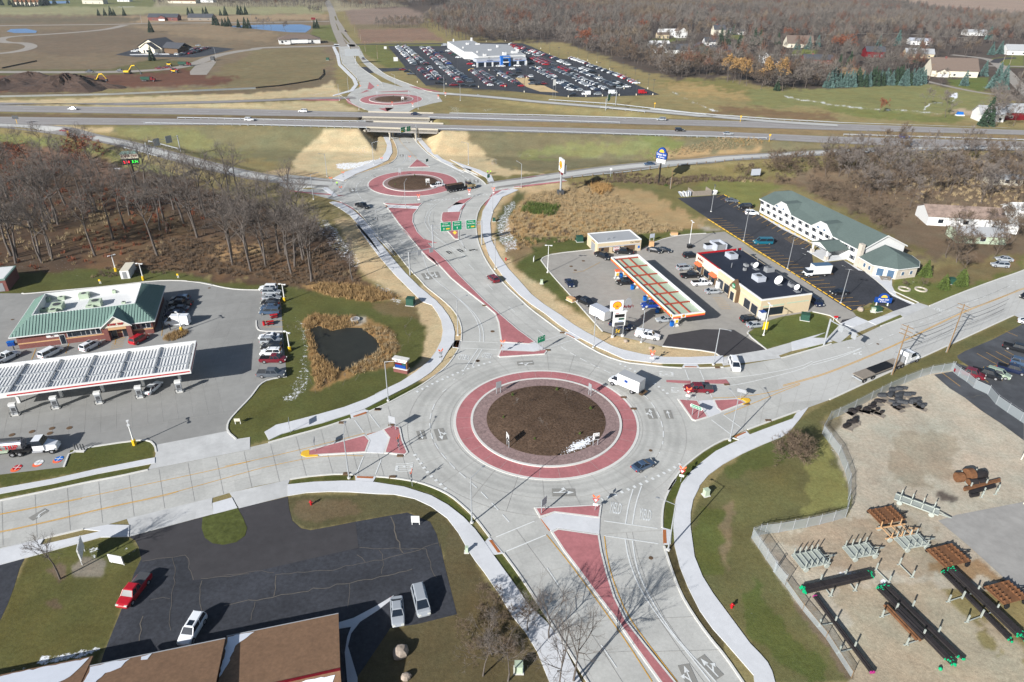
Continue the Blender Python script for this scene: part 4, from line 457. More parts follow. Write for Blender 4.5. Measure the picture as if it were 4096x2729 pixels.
ARR={'S':[[(-.1,-1.8),(.1,-1.8),(.1,.5),(-.1,.5)],[(-.5,.4),(.5,.4),(0,1.8)]],'L':[[(-.1,-1.8),(.15,-1.8),(.15,-.6),(0,.1),(-.5,.6),(-.7,.4),(-.25,-.1),(-.1,-.7)],[(-.35,.95),(-1.25,.55),(-.75,-.1)]],'SL':[[(-.1,-1.8),(.1,-1.8),(.1,.7),(-.1,.7)],[(-.45,.6),(.45,.6),(0,1.8)],[(-.1,-.9),(-.1,-.5),(-.6,.1),(-.75,-.1)],[(-.5,.45),(-1.3,.1),(-.85,-.45)]]};ARR['R']=[[(-x,y)for x,y in p]for p in ARR['L']];ARR['SR']=[[(-x,y)for x,y in p]for p in ARR['SL']]
def arrow(kind,s,size=1,pad=True):
 a,b=GP(s)[:2];c=(NA(a[:2])+NA(b[:2]))/2;up=NA(b[:2])-NA(a[:2]);L=np.linalg.norm(up);up=up/L;rt=NA([up[1],-up[0]]);k=L/3.6;h=float(Hf(c[0],c[1]));h=h+.1 if h>.02 else 0
 if pad:
  q=[(-.9,-2),(.9,-2),(.9,2),(-.9,2)];pd.add([(*c+rt*x*k*1.1+up*y*k,.068+h)for x,y in q],[(0,1,2,3)])
 for p in ARR[kind]:
  mw.poly([(*c+rt*x*k*size+up*y*k,MZ+.006+h)for x,y in p])
arrow('SL','R 790,745 750,650');arrow('S','R 960,745 930,665');arrow('SL','V 592,135 750,135');arrow('SL','Q 612,888 650,990');arrow('S','Q 435,905 460,985');arrow('SL','Q 1520,245 1380,255');arrow('SR','M 110,412 140,475');arrow('S','M 0,425 45,495');arrow('S','M 305,190 262,165');arrow('S','M 440,175 390,145');arrow('R','M 520,155 585,145');arrow('SR','V 1840,1530 1705,1390');arrow('SL','V 1650,1600 1580,1445');arrow('L','T 425,1135 290,1215',pad=True);arrow('L','P 470,955 350,935',pad=False);arrow('SL','P 550,990 445,1030',pad=False);arrow('L','P 2285,210 2180,195',pad=False);arrow('S','G 2075,1530 2045,1510');arrow('S','G 2180,1510 2140,1490');arrow('R','G 2250,1500 2320,1495');arrow('SL','G 1480,1182 1455,1200');arrow('SR','G 1370,1195 1385,1225');arrow('S','G 1165,930 1178,960');arrow('S','G 2235,880 2232,850');arrow('S','G 2310,875 2308,850');arrow('SL','G 1380,825 1350,812');arrow('L','G 1640,510 1700,508');arrow('SL','G 1720,625 1690,625');arrow('S','G 1625,618 1625,635');arrow('S','O 905,825 840,815',1,False);arrow('S','O 855,870 900,890',1,False);arrow('S','O 1035,975 1080,995',1,False);arrow('S','O 1335,1020 1290,1005',1,False);struct('road_marking',mw,'mark');struct('centre_line',my,'yp');struct('marking_backing',pd,'pad')
def gtext(t,s,wd,hgt,name='road_word'):
 a,b=GP(s)[:2];c=(NA(a[:2])+NA(b[:2]))/2;d=NA(b[:2])-NA(a[:2]);me=textmesh(t,1,0);xs=[v.co.x for v in me.vertices];ys=[v.co.y for v in me.vertices];W_=max(xs)-min(xs);H_=max(ys)-min(ys);cx=(max(xs)+min(xs))/2;cy=(max(ys)+min(ys))/2;L=np.linalg.norm(d)if wd is None else wd
 for v in me.vertices:
  v.co.x=(v.co.x-cx)/W_*L;v.co.y=(v.co.y-cy)/H_*hgt
 me.materials.clear();me.materials.append(MC['mark']);h=float(Hf(c[0],c[1]));o=link(name,me,None,(c[0],c[1],MZ+.01+(h+.1 if h>.02 else 0)),ang((0,0),d))
 return tag(o,kind='structure')
gtext('YIELD','V 1018,245 1108,262',None,2.6);gtext('YIELD','V 1242,295 1334,312',None,2.6);gtext('YIELD','Q 915,200 805,190',None,2.2);gtext('YIELD','Q 1130,185 1035,170',None,2.2);gtext('YIELD','U 1660,700 1645,775',2.5,3);gtext('YIELD','R 925,315 925,280',2.3,3);gtext('YIELD','R 1045,490 1045,440',2.3,3);gtext('ONLY','P 1465,548 1345,510',None,1.9);gtext('ONLY','H 130,1370 185,1372',None,2.2);gtext('YIELD','G 1860,1080 1915,1072',None,2);sy=MB();ss=MB()
def stalls(a,b,n,d,ln,mb=sy,wd=.11,stop=None):
 A,B_,D_=[NA(p[:2])for p in GP(a+' '+b+' '+d)];v=D_-A;v=v/np.linalg.norm(v)*ln
 for k in range(n+1):
  p=A+(B_-A)*k/n;ribbon(mb,[p,p+v],wd,.06,0,50,h=0)
  if stop is not None and k<n:
   u=(B_-A)/n;q=p+u*.5-v/ln*stop;ss.bar((*q-u/np.linalg.norm(u)*.9,.03),(*q+u/np.linalg.norm(u)*.9,.03),.22,.16)
stalls('O -180,490','O 1420,1500',31,'O -70,485',5.2,stop=.4);stalls('I 915,1345','O 960,760',18,'I 830,1384',5.2,stop=.4);stalls('L 850,600','L 870,1100',9,'L 640,600',5);stalls('K 330,1150','K 1690,900',8,'K 370,1050',5.2);stalls('P 1830,1015','P 2140,980',3,'P 2070,1150',5.5);stalls('P 1440,1230','P 1900,1170',3,'P 1600,1350',5.5);stalls('P 2140,765','P 2354,700',1,'P 2225,800',3);line(sy,'P 1900,1170 2354,1110',.12,0);line(sy,'M 2060,295 1860,400 1740,415',.1,0)
for a in range(7):
 p=NA(G1('K 1185,930')[:2]);q=NA(G1('K 1310,915')[:2]);r=NA(G1('K 1150,1040')[:2]);ribbon(sy,[p+(r-p)*a/6,q+(r-p)*max(0,a/6-.15)],.1,.06,0,50,h=0);p=NA(G1('O 650,705')[:2]);q=NA(G1('O 800,690')[:2]);r=NA(G1('O 760,775')[:2]);ribbon(sy,[p+(r-p)*a/6,q+(r-p)*a/6],.09,.06,0,50,h=0);p=NA(G1('N 1180,760')[:2]);q=NA(G1('N 1290,760')[:2]);r=NA(G1('N 1260,880')[:2]);ribbon(sy,[p+(r-p)*a/6,q+(r-p)*a/6],.09,.06,0,50,h=0)
struct('parking_stall_lines',sy,'yp');struct('wheel_stops',ss,'yb');PAINT=dict(white=(236,238,240),silver=(170,175,180),grey=(92,98,106),black=(26,28,32),red=(176,22,36),maroon=(110,22,36),blue=(28,60,140),navy=(24,34,62),teal=(20,100,120),green=(40,70,60),gold=(170,150,110),steelblue=(70,90,115),yellow=(240,190,20),pale=(150,165,145),orange=(230,100,30),rustred=(150,40,30))
for n,c in PAINT.items():
 mat('paint_'+n,c,.3,spec=.5,metal=.15 if n in('silver','grey','steelblue','gold')else 0,k=.9,coat=.6)
KIND=dict(sedan=(4.8,1.84,.92,1.45,(-1.85,1.15),(-1.1,.35)),coupe=(4.6,1.84,.88,1.36,(-1.7,1.),(-.95,.1)),hatch=(4.3,1.8,.98,1.5,(-2.,1.15),(-1.7,.35)),suv=(4.75,1.9,1.08,1.75,(-2.25,1.2),(-2.,.5)),minivan=(5.1,1.98,1.05,1.78,(-2.45,1.75),(-2.25,.75)),pickup=(5.75,1.98,1.1,1.85,(-.55,1.5),(-.3,.95)),xpickup=(5.9,2.,1.12,1.88,(-.95,1.55),(-.7,1.)),cargo_van=(5.7,2.02,1.3,2.55,(-2.8,2.35),(-2.75,1.35)),passenger_van=(5.9,2.02,1.15,2.1,(-2.9,1.9),(-2.85,1.1)))
def lower(kind):
 L,w,zb,zr,cb,cr=KIND[kind];h=L/2;m=MB();up=1 if 'pickup' in kind else 0;st=[(-h,.42,zb-.12,w/2-.16),(-h+.12,.3,zb-.02,w/2-.05),(-h+.7,.26,zb,w/2),(cb[0],.25,zb,w/2),(cb[1],.25,zb,w/2),(cb[1]+.4,.25,zb-.06,w/2-.01),(h-.35,.27,zb-.17,w/2-.06),(h-.08,.32,zb-.3,w/2-.14),(h,.42,zb-.42,w/2-.24)];st=sorted(st)
 for k,(x,z0,z1,hw)in enumerate(st):
  ring=[(x,-hw+.06,z0),(x,-hw,(z0+z1)/2-.05),(x,-hw+.04,z1-.06),(x,-hw+.16,z1),(x,hw-.16,z1),(x,hw-.04,z1-.06),(x,hw,(z0+z1)/2-.05),(x,hw-.06,z0)];m.v+=ring
 n=8
 for k in range(len(st)-1):
  for i in range(n):
   j=(i+1)%n;m.f.append((k*n+i,k*n+j,(k+1)*n+j,(k+1)*n+i));m.m.append(0)
 m.f.append(tuple(range(n))[::-1]);m.m.append(0);q=(len(st)-1)*n;m.f.append(tuple((q+i for i in range(n))));m.m.append(0)
 return m
def cabin(m,kind,mg,mp):
 L,w,zb,zr,cb,cr=KIND[kind];b=w/2-.12;t=w/2-(.3 if zr<2 else 0.16);x0,x1=cb;r0,r1=cr;z0=zb-.02;z1=zr-.07;B=[(x0,-b,z0),(x1,-b,z0),(x1,b,z0),(x0,b,z0)];T=[(r0,-t,z1),(r1,-t,z1),(r1,t,z1),(r0,t,z1)];m.add(B+T,[(0,1,5,4),(1,2,6,5),(2,3,7,6),(3,0,4,7)],mg);m.hexa([(r0-.06,-t-.03,z1-.01),(r1+.05,-t-.03,z1-.01),(r1+.05,t+.03,z1-.01),(r0-.06,t+.03,z1-.01)],[(r0+.06,-t+.1,zr),(r1-.1,-t+.1,zr),(r1-.1,t-.1,zr),(r0+.06,t-.1,zr)],mp)
 for s in(-1,1):
  for xa,xb in((x0,r0),((x0+x1)/2-.05,(r0+r1)/2-.05),(x1,r1)):
   m.tube((xa,s*(b+.005),z0),(xb,s*(t+.01),z1),.055,mp,4)
 if kind=='cargo_van':
  m.hexa([(x0-.02,-b-.03,z0),(1.,-b-.03,z0),(1.,b+.03,z0),(x0-.02,b+.03,z0)],[(r0-.02,-t-.05,z1),(1.,-t-.05,z1),(1.,t+.05,z1),(r0-.02,t+.05,z1)],mp)
def wheels(kind):
 L,w,*_=KIND[kind];r=.4 if 'pickup' in kind or kind=='suv' else 0.34;a=L*.3
 return([(x,s*(w/2-.12),r)for x in(-a,a+.08)for s in(-1,1)],r)
_vc={}
def car_meshes(kind,color):
 k=(kind,color)
 if k in _vc:
  return _vc[k]
 L,w,zb,zr,cb,cr=KIND[kind];h=L/2;P='paint_'+color;d={};m=lower(kind);d['body']=m.mesh('body',[P]);m=MB();cabin(m,kind,0,1);d['cabin']=m.mesh('cabin',['gl',P]);m=MB()
 for s in(-1,1):
  m.box(h-.3,h-.02,s*(w/2-.38)-.2,s*(w/2-.38)+.2,zb-.42,zb-.26,0)
 m1=BX(-.14,.14,-.2,.2,-.08,.08,0);d['headlight']=m1.mesh('headlight',['lamp_glass']);d['tail_light']=BX(-.05,.05,-.14,.14,-.14,.14,0).mesh('tail_light',['tail']);wl,r=wheels(kind);m=MB().tube((0,-.12,0),(0,.12,0),r,0,14);d['wheel']=m.mesh('wheel',['tyre']);d['rim']=MB().tube((0,-.13,0),(0,.13,0),r*.6,0,10).mesh('rim',['rim'])
 if 'pickup' in kind:
  m=BX(-h+.14,cb[0]-.08,-w/2+.2,w/2-.2,zb-.02,zb+.012,0);d['bed']=m.mesh('bed',['black'])
 _vc[k]=d
 return d
def car(kind,color,s,head,label,cat=None,group=None,extra=None,z0=None,rev=False):
 p=G1(s);h=head if not isinstance(head,str)else math.degrees(ang(p,G1(head)));L,w,zb,zr,cb,cr=KIND[kind];d=car_meshes(kind,color);hh=float(Hf(p[0],p[1]));zz=z0 if z0 is not None else 0.05+(hh+.05 if hh>.02 else 0);nm={'sedan':'parked_car','coupe':'coupe','hatch':'hatchback','suv':'suv','minivan':'minivan','pickup':'pickup_truck','xpickup':'pickup_truck','cargo_van':'cargo_van','passenger_van':'passenger_van'}[kind]
 if nm=='parked_car':
  nm='sedan'
 c=cat or{'pickup':'pickup','xpickup':'pickup','cargo_van':'van','passenger_van':'van','minivan':'van'}.get(kind,'car');t=thing(nm,label,c,(p[0],p[1],zz),R(h),group);link('body',d['body'],t);link('cabin',d['cabin'],t);wl,r=wheels(kind)
 for x in wl:
  q=link('wheel',d['wheel'],t,x);link('rim',d['rim'],q)
 for s_ in(-1,1):
  link('headlight',d['headlight'],t,(L/2-.16,s_*(w/2-.36),zb-.33));link('tail_light',d['tail_light'],t,(-L/2+.04,s_*(w/2-.22),zb-.28))
 if 'bed' in d:
  q=link('bed',d['bed'],t)
 if extra=='cover':
  BX(-L/2+.12,cb[0]-.05,-w/2+.16,w/2-.16,zb,zb+.05,0).bd('bed_cover','dg',t)
 if extra=='cap':
  MB().hexa([(-L/2+.1,-w/2+.1,zb),(cb[0]-.05,-w/2+.1,zb),(cb[0]-.05,w/2-.1,zb),(-L/2+.1,w/2-.1,zb)],[(-L/2+.2,-w/2+.25,zb+.72),(cb[0]-.05,-w/2+.25,zb+.72),(cb[0]-.05,w/2-.25,zb+.72),(-L/2+.2,w/2-.25,zb+.72)],0).bd('bed_cap','paint_white',t)
 if extra=='rack':
  m=MB()
  for x in(-L*.3,L*.05):
   m.tube((x,-.7,zr+.08),(x,.7,zr+.08),.03,0,4)
  m.bd('roof_rack','black',t)
 if extra=='sunroof':
  BX(-.5,.3,-.4,.4,zr-.01,zr+.015,0).bd('sunroof','gl',t)
 return t
A17,A107=(16.5,106.5);KT='in front of the green-roofed filling station store';car('suv','white','L 728,585',180+4,'white crossover nearest the wood in the row beside the left station lawn');car('suv','silver','L 758,622',2,'silver crossover second from the wood in the row beside the left lawn');car('sedan','silver','L 756,670',2,'silver sedan between silver crossover and black sedan beside left lawn');car('sedan','black','L 746,710',182,'black sedan in the middle of the far row beside the left lawn');car('sedan','steelblue','L 742,755',182,'blue grey sedan partly behind a dark minivan beside the left lawn');car('minivan','steelblue','L 742,795',182,'dark blue grey minivan parked just above the red picnic tables');car('sedan','white','L 735,1020',182,'white sedan topmost of the row below the red picnic tables',extra='sunroof');car('suv','silver','L 750,1060',2,'silver suv next to the white sedan below the picnic tables',extra='rack');car('suv','black','L 758,1110',182,'black suv in the row between silver and white suvs');car('suv','white','L 752,1165',182,'white suv parked beside the dark red pickup',extra='rack');car('pickup','maroon','L 772,1225',2,'dark red pickup with an open bed below the white suv');car('xpickup','grey','L 755,1355',2,'charcoal crew cab pickup alone at the lower end of the row',extra='cover');car('suv','steelblue','K 1890,535',182,'dark suv highest in the shade row beside the green-roofed store');car('xpickup','black','K 1895,585',182,'black pickup second in the shade beside the green-roofed store');car('sedan','grey','K 1880,635',182,'grey sedan third in the shade beside the green-roofed store');car('sedan','steelblue','K 1835,690',182,'blue sedan in the shade above the white cargo van');car('cargo_van','white','K 1865,780',184,'white high roof cargo van beside the planted island');car('suv','red','K 1463,955',72,'red hatchback car parked '+KT);car('suv','white','K 955,1025',70,'white crossover parked between the store and the long canopy',extra='sunroof');car('minivan','white','K 540,1095',68,'white minivan parked left of the white crossover by the canopy');car('pickup','white','K 75,1150',68,'white pickup with dark bed at the left end of the store parking');car('sedan','white','K 1605,1465',80,'white sedan fuelling under the right part of the long canopy');car('coupe','steelblue','R 690,1240',32,'steel blue coupe driving round the brown central island');car('xpickup','maroon','R 1240,470',176,'dark red crew cab pickup waiting between the two right hand islands',extra='cover');car('minivan','white','R 1610,225',-95,'white minivan turning out of the orange canopy station drive');car('suv','maroon','M 800,510',118,'dark red suv driving north along the pink median');car('xpickup','black','G 1265,1105',-35,'black pickup entering the middle roundabout');car('pickup','white','G 1958,915',32,'white pickup stopped on the middle roundabout truck apron')
car('sedan','white','F 672,208',178,'white sedan on the far carriageway at far left');car('suv','white','G 718,232',178,'white suv on far carriageway left of the bridges',z0=5.7);car('suv','white','G 228,310',-2,'white suv on the near carriageway left of the bridges',z0=5.7);car('sedan','navy','G 1758,358',-2,'dark blue car crossing the near bridge',z0=5.75);car('suv','silver','I 140,420',178,'silver suv on far carriageway right of the dealership',z0=5.7);car('suv','black','I 370,555',-3,'black suv on the near carriageway above the tall sunrise sign',z0=5.7);car('sedan','silver','I 975,600',-3,'silver sedan following the near guardrail on the highway',z0=5.7);car('suv','blue','J 708,232',-3,'bright blue suv on the near carriageway at right',z0=5.7);car('sedan','steelblue','H 1830,718',-170,'grey sedan on the ramp behind the tall orange shell sign');car('sedan','maroon','F 605,408',-6,'dark maroon car coming down the left ramp');car('suv','black','P 2380,395',208,'black car cut off by the right edge on the east road');car('sedan','black','B 1108,292',110,'black car on the north road by the ploughed fields');car('suv','grey','B 1270,548',115,'grey suv on the north road near the sign gantry');car('sedan','silver','B 985,68',-70,'silver car far up the north road');car('sedan','navy','G 1550,306',110,'dark car in the underpass shade');N_='by the orange canopy station ';car('sedan','navy','M 1700,560',-78,'dark blue sedan by the kerb near the air hose');car('xpickup','black','M 1880,780',-50,'black pickup parked below the air hose box');car('xpickup','black','N 275,620',186,'black pickup beside the pumps '+N_);car('xpickup','blue','N 545,860',185,'dark blue pickup under the canopy '+N_);car('sedan','gold','N 690,910',150,'bronze sedan half hidden under the orange canopy');car('coupe','silver','N 675,1010',188,'pale silver hatchback fuelling at the canopy front corner');car('xpickup','white','N 495,1180',-20,'white work pickup with a box cap beside the pylon sign',extra='cap');car('xpickup','navy','N 220,1075',-25,'dark pickup hitched by the white trailer under the pylon sign');car('suv','silver','N 880,468',14,'silver crossover topmost of four in front of the red awning');car('xpickup','black','N 945,550',8,'black pickup second from top before the red awning');car('pickup','white','N 1060,628',8,'white pickup third from top before the long store');car('sedan','silver','N 1182,715',8,'silver sedan fourth from top before the long store');car('suv','black','N 945,340',12,'black suv nearest the red edged roof corner');car('sedan','black','N 570,285',-25,'black sedan nearest the vacuum station by the car wash');car('coupe','black','N 670,280',-20,'black coupe to the right of the black sedan by the car wash');car('xpickup','black','N 30,345',-50,'black pickup at left below the car wash');car('xpickup','black','N 245,300',175,'black pickup with tool rack right below the car wash front')
car('suv','black','N 1560,1010',14,'black suv beside the ice chest at the store corner');car('sedan','silver','N 1625,1068',14,'silver sedan beside the black suv at the lawn corner');car('suv','navy','N 2255,830',-75,'dark blue car behind the store in its shade');car('sedan','grey','O 70,300',-15,'dark grey sedan topmost in the hotel lot');car('minivan','black','O 215,370',188,'black minivan in the hotel lot above the white suv');car('suv','white','O 295,440',-8,'white suv at the near corner of the white hotel',extra='rack');car('passenger_van','teal','O 415,765',182,'teal passenger van in the middle of the hotel lot');car('sedan','black','O 1260,1320',188,'black sedan near the hotel exit');car('xpickup','maroon','S 1765,270',-38,'dark red pickup with orange load beside the chain link fence');car('xpickup','black','S 1940,275',-38,'black pickup between the dark red pickup and green suv');car('suv','pale','S 2065,275',-42,'pale green suv in the east lot');car('xpickup','navy','S 2210,230',-35,'dark blue pickup in the east lot');car('xpickup','black','P 2270,985',-38,'black pickup uppermost in the east lot');car('suv','steelblue','P 2330,1150',-38,'blue car cut off in the east lot');car('sedan','white','P 2400,690',-30,'white car at the right edge beside the verge');car('pickup','red','Z 1250,750',-98,'red pickup with grey bed cover on the dark forecourt',extra='cover');car('suv','white','Z 1785,1110',-96,'white suv beside the brown shingled roof',extra='sunroof');car('sedan','silver','AA 1355,800',-78,'silver sedan parked at the concrete path');car('minivan','silver','AA 1540,720',-72,'silver grey minivan next to the silver sedan');car('suv','silver','J 1560,1385',170,'white pickup style suv under the trees by the east road');car('sedan','silver','J 1600,1330',165,'silver car behind the white suv under the trees')
for k,(c,s,h,l)in enumerate([('grey','A 825,668',2,'grey pickup leftmost on the country road'),('grey','A 1110,660',178,'dark pickup beside the yellow excavator'),('maroon','A 1465,637',3,'dark red pickup, left one of two on the country road'),('maroon','A 1537,628',3,'dark red pickup, right one of two on the country road'),('red','A 1605,650',3,'red pickup beside the yellow roller')]):
 car('xpickup',c,s,h,l)
car('sedan','silver','A 1910,186',3,'silver car beside the far dark roofed house');car('suv','navy','A 1575,185',30,'dark car beside the far stone fronted house')
def wheelset(t,xs,w,r=.5,z0=0):
 me=MB().tube((0,-.14,0),(0,.14,0),r,0,14).mesh('wheel',['tyre']);rm=MB().tube((0,-.15,0),(0,.15,0),r*.5,0,10).mesh('rim',['rim'])
 for x in xs:
  for s in(-1,1):
   q=link('wheel',me,t,(x,s*(w/2-.16),r+z0));link('rim',rm,q)
def box_truck(s,h,label,L=7.6,kind='bonnet'):
 p=G1(s);t=thing('box_truck',label,'truck',(p[0],p[1],.05),R(h));b=BX(-L/2,L/2-2.3,-1.2,1.2,1.,3.5,0);b.bd('cargo_box','white',t);BX(-L/2+.03,L/2-2.33,-1.17,1.17,3.5,3.54,0).bd('cargo_box_roof','rg' if kind=='bonnet' else 'gu',t);x=L/2-2.2;c=MB()
 if kind=='bonnet':
  c.box(x,x+1.2,-1,1,.6,1.55,0);c.hexa([(x,-1,1.55),(x+1.2,-1,1.55),(x+1.2,1,1.55),(x,1,1.55)],[(x,-.9,2.4),(x+.9,-.9,2.4),(x+.9,.9,2.4),(x,.9,2.4)],1,mt=0);c.hexa([(x+1.2,-1,.6),(x+2.2,-.8,.6),(x+2.2,.8,.6),(x+1.2,1,.6)],[(x+1.2,-.95,1.55),(x+2.1,-.7,1.3),(x+2.1,.7,1.3),(x+1.2,.95,1.55)],0)
 else:
  c.box(x,x+1.9,-1,1,.6,1.4,0);c.hexa([(x,-1,1.4),(x+1.9,-1,1.4),(x+1.9,1,1.4),(x,1,1.4)],[(x,-.95,2.3),(x+1.6,-.95,2.3),(x+1.6,.95,2.3),(x,.95,2.3)],1,mt=0)
 c.bd('cab',['paint_white','gl'],t);BX(-L/2-.5,L/2,-.5,.5,.6,1.,0).bd('chassis','black',t);BX(-L/2-.9,-L/2,-1.1,1.1,.7,.8,0).bd('lift_gate','brown',t)
 for s_ in(-1,1):
  BX(L/2-.12,L/2+.02,s_*.75-.15,s_*.75+.15,.8,1,0).bd('headlight','lamp_glass',t);BX(L/2-1.1,L/2-.95,s_*1.15-.1,s_*1.15+.1,1.5,1.9,0).bd('mirror','black',t)
 wheelset(t,(-L*.28,L/2-1.1),2.2,.48)
 return t
t=box_truck('R 510,440',139,'white box truck with a bonnet leaving the roundabout beside the truck apron',7.5);bb=BX(-1.2,-.1,-1.215,-1.2,2.,3.,0).box(-1.05,-.25,1.2,1.215,2.2,2.8,0);bb.bd('emblem','bs',t)
for sd in(-1,1):
 BX(-1.5,.1,sd*1.205,sd*1.215,2.2,3.,0).bd('emblem_border','bs',t)if sd<0 else None
box_truck('O 1000,1120',189,'white cab-over box truck with a blue tinted roof in the hotel lot',7.6,'cabover')
def tractor(t,x,sleeper=True,col='paint_white'):
 c=MB();c.box(x,x+1.8,-1.15,1.15,1.,2.,0);c.hexa([(x,-1.15,2),(x+1.8,-1.15,2),(x+1.8,1.15,2),(x,1.15,2)],[(x,-1.,2.95),(x+1.35,-1.,2.95),(x+1.35,1.,2.95),(x,1.,2.95)],1,mt=0);c.hexa([(x+1.8,-1.05,.7),(x+3.7,-.85,.7),(x+3.7,.85,.7),(x+1.8,1.05,.7)],[(x+1.8,-.95,2.),(x+3.5,-.65,1.65),(x+3.5,.65,1.65),(x+1.8,.95,2.)],0);c.bd('cab',[col,'gl'],t)
 if sleeper:
  MB().hexa([(x-1.6,-1.2,.9),(x,-1.2,.9),(x,1.2,.9),(x-1.6,1.2,.9)],[(x-1.5,-1.1,3.5),(x+.2,-1.,3.1),(x+.2,1.,3.1),(x-1.5,1.1,3.5)],0).bd('sleeper',col,t)
 BX(x-4.2,x+3.5,-.5,.5,.6,1.,0).bd('chassis','black',t)
 for s in(-1,1):
  MB().tube((x-.2,s*1.,.75),(x+1.5,s*1.,.75),.33,0,8).bd('fuel_tank','chrome',t);BX(x+3.45,x+3.7,s*.75-.15,s*.75+.15,1.,1.3,0).bd('headlight','lamp_glass',t);BX(x+2.2,x+3.4,s*1.-.2,s*1.+.2,1.,1.12,0).bd('mudguard',col,t)
 wheelset(t,(x-3.6,x-2.4,x+2.8),2.3,.5)
a,b=(G1('S 600,330'),G1('S 1185,105'));h=ang(a,b);c=(a+b)/2;t=thing('flatbed_truck','white sleeper truck pulling a grey flatbed with black load along the east road','truck',(c[0],c[1],.06),h);tractor(t,6.2);BX(-10,3.6,-1.27,1.27,1.25,1.45,0).bd('flatbed_deck','wg',t);BX(-10,3.6,-.5,.5,.8,1.25,0).bd('trailer_frame','dg',t);BX(-10.1,-10,-1.2,1.2,.7,1.,0).bd('rear_bumper','gv',t);MB().hexa([(-5.8,-1.15,1.46),(1.,-1.15,1.46),(1.,1.15,1.46),(-5.8,1.15,1.46)],[(-5.6,-1.1,1.62),(.2,-1.05,1.62),(.2,1.05,1.62),(-5.6,1.1,1.62)],0).bd('tarpaulin','black',t);BX(3.7,3.9,-1.2,1.2,1.3,2.9,0).bd('headboard','steel',t);wheelset(t,(-9,-6.2),2.4,.48);a,b=(G1('T -320,655'),G1('T 570,575'));h=ang(a,b);b2=b;t=thing('tanker_truck','white day cab truck with a polished tanker lettered in red, parked at the left station','tanker truck',(b[0],b[1],.05),h);tractor(t,-3.9,False);MB().tube((-16.5,0,2.1),(-5.6,0,2.1),1.05,0,20).bd('tank','chrome',t);BX(-16.3,-5.6,-.3,.3,3.1,3.3,0).box(-16,-6,-.55,-.5,3.1,3.35,0).bd('catwalk','dg',t);BX(-16.3,-4.5,-.9,.9,.8,1.1,0).bd('trailer_frame','black',t);BX(-14,-8,-1.2,1.2,1.15,1.3,0).bd('trim_band','pg',t);wheelset(t,(-15.8,-14.6),2.3,.5);text('KWIK TRIP',1.15,'red',t,(-8.9,-1.09,2.1),(R(78),0,0),sx=1.,ext=.02);a=G1('G 2100,960');h=R(32);t=thing('dump_truck','black dump truck loaded with brown soil behind a pale cab, on the middle roundabout','dump truck',(a[0]+1.5,a[1]+1.5,.05),h);m=MB();m.hexa([(-4.6,-1.2,1.2),(2.2,-1.2,1.2),(2.2,1.2,1.2),(-4.6,1.2,1.2)],[(-4.8,-1.3,2.7),(2.3,-1.3,2.7),(2.3,1.3,2.7),(-4.8,1.3,2.7)],0);m.bd('dump_body','black',t);m=MB()
for i in range(9):
 m.ball((-4.+i*.7,RU(-.4,.4),2.65),.8,0,8,5,sq=(1,1.2,.45))
m.bd('soil_load','mulch',t);tractor(t,4.,False,'paint_gold');wheelset(t,(-3.6,-2.4,-1.2),2.4,.5)
def dumper(s,h,label):
 p=G1(s);t=thing('dump_truck',label,'dump truck',(p[0],p[1],.1),R(h));MB().hexa([(-4.5,-1.2,1.2),(1.5,-1.2,1.2),(1.5,1.2,1.2),(-4.5,1.2,1.2)],[(-4.8,-1.3,2.9),(1.7,-1.3,2.9),(1.7,1.3,2.9),(-4.8,1.3,2.9)],0).bd('dump_body','gb',t);BX(1.9,3.4,-1.1,1.1,.9,2.8,0).box(3.4,5,-.9,.9,.8,1.9,0).bd('cab','dkred',t);wheelset(t,(-3.6,-2.4,-1.2,4),2.4,.5)
dumper('A 1365,750',2,'green dump truck standing on the red earth');dumper('A 1700,607',3,'green dump truck on the country road')
def excavator(s,h,label,tip,col='yellow'):
 p=G1(s);t=thing('excavator',label,'excavator',(p[0],p[1],.1),R(h))
 for s_ in(-1,1):
  BX(-2.2,2.2,s_*1.2-.35,s_*1.2+.35,0,.95,0).bd('track','black',t)
 BX(-2.8,1.2,-1.4,1.4,1.1,2.2,0).bd('house',col,t);BX(.2,1.8,.3,1.4,1.3,3,0).bd('cab','gl',t);MB().bar((1,0,2),(4,0,5.4),.5,.7,0).bar((4,0,5.4),(6.5,0,5.6),.5,.6,0).bd('boom',col,t);MB().bar((6.5,0,5.6),(tip[0]-.5,0,tip[1]+.8),.4,.5,0).bd('dipper',col if tip[2]else 'dg',t);BX(tip[0]-1,tip[0],-.7,.7,tip[1]-.4,tip[1]+.8,0).bd('bucket','dg',t)
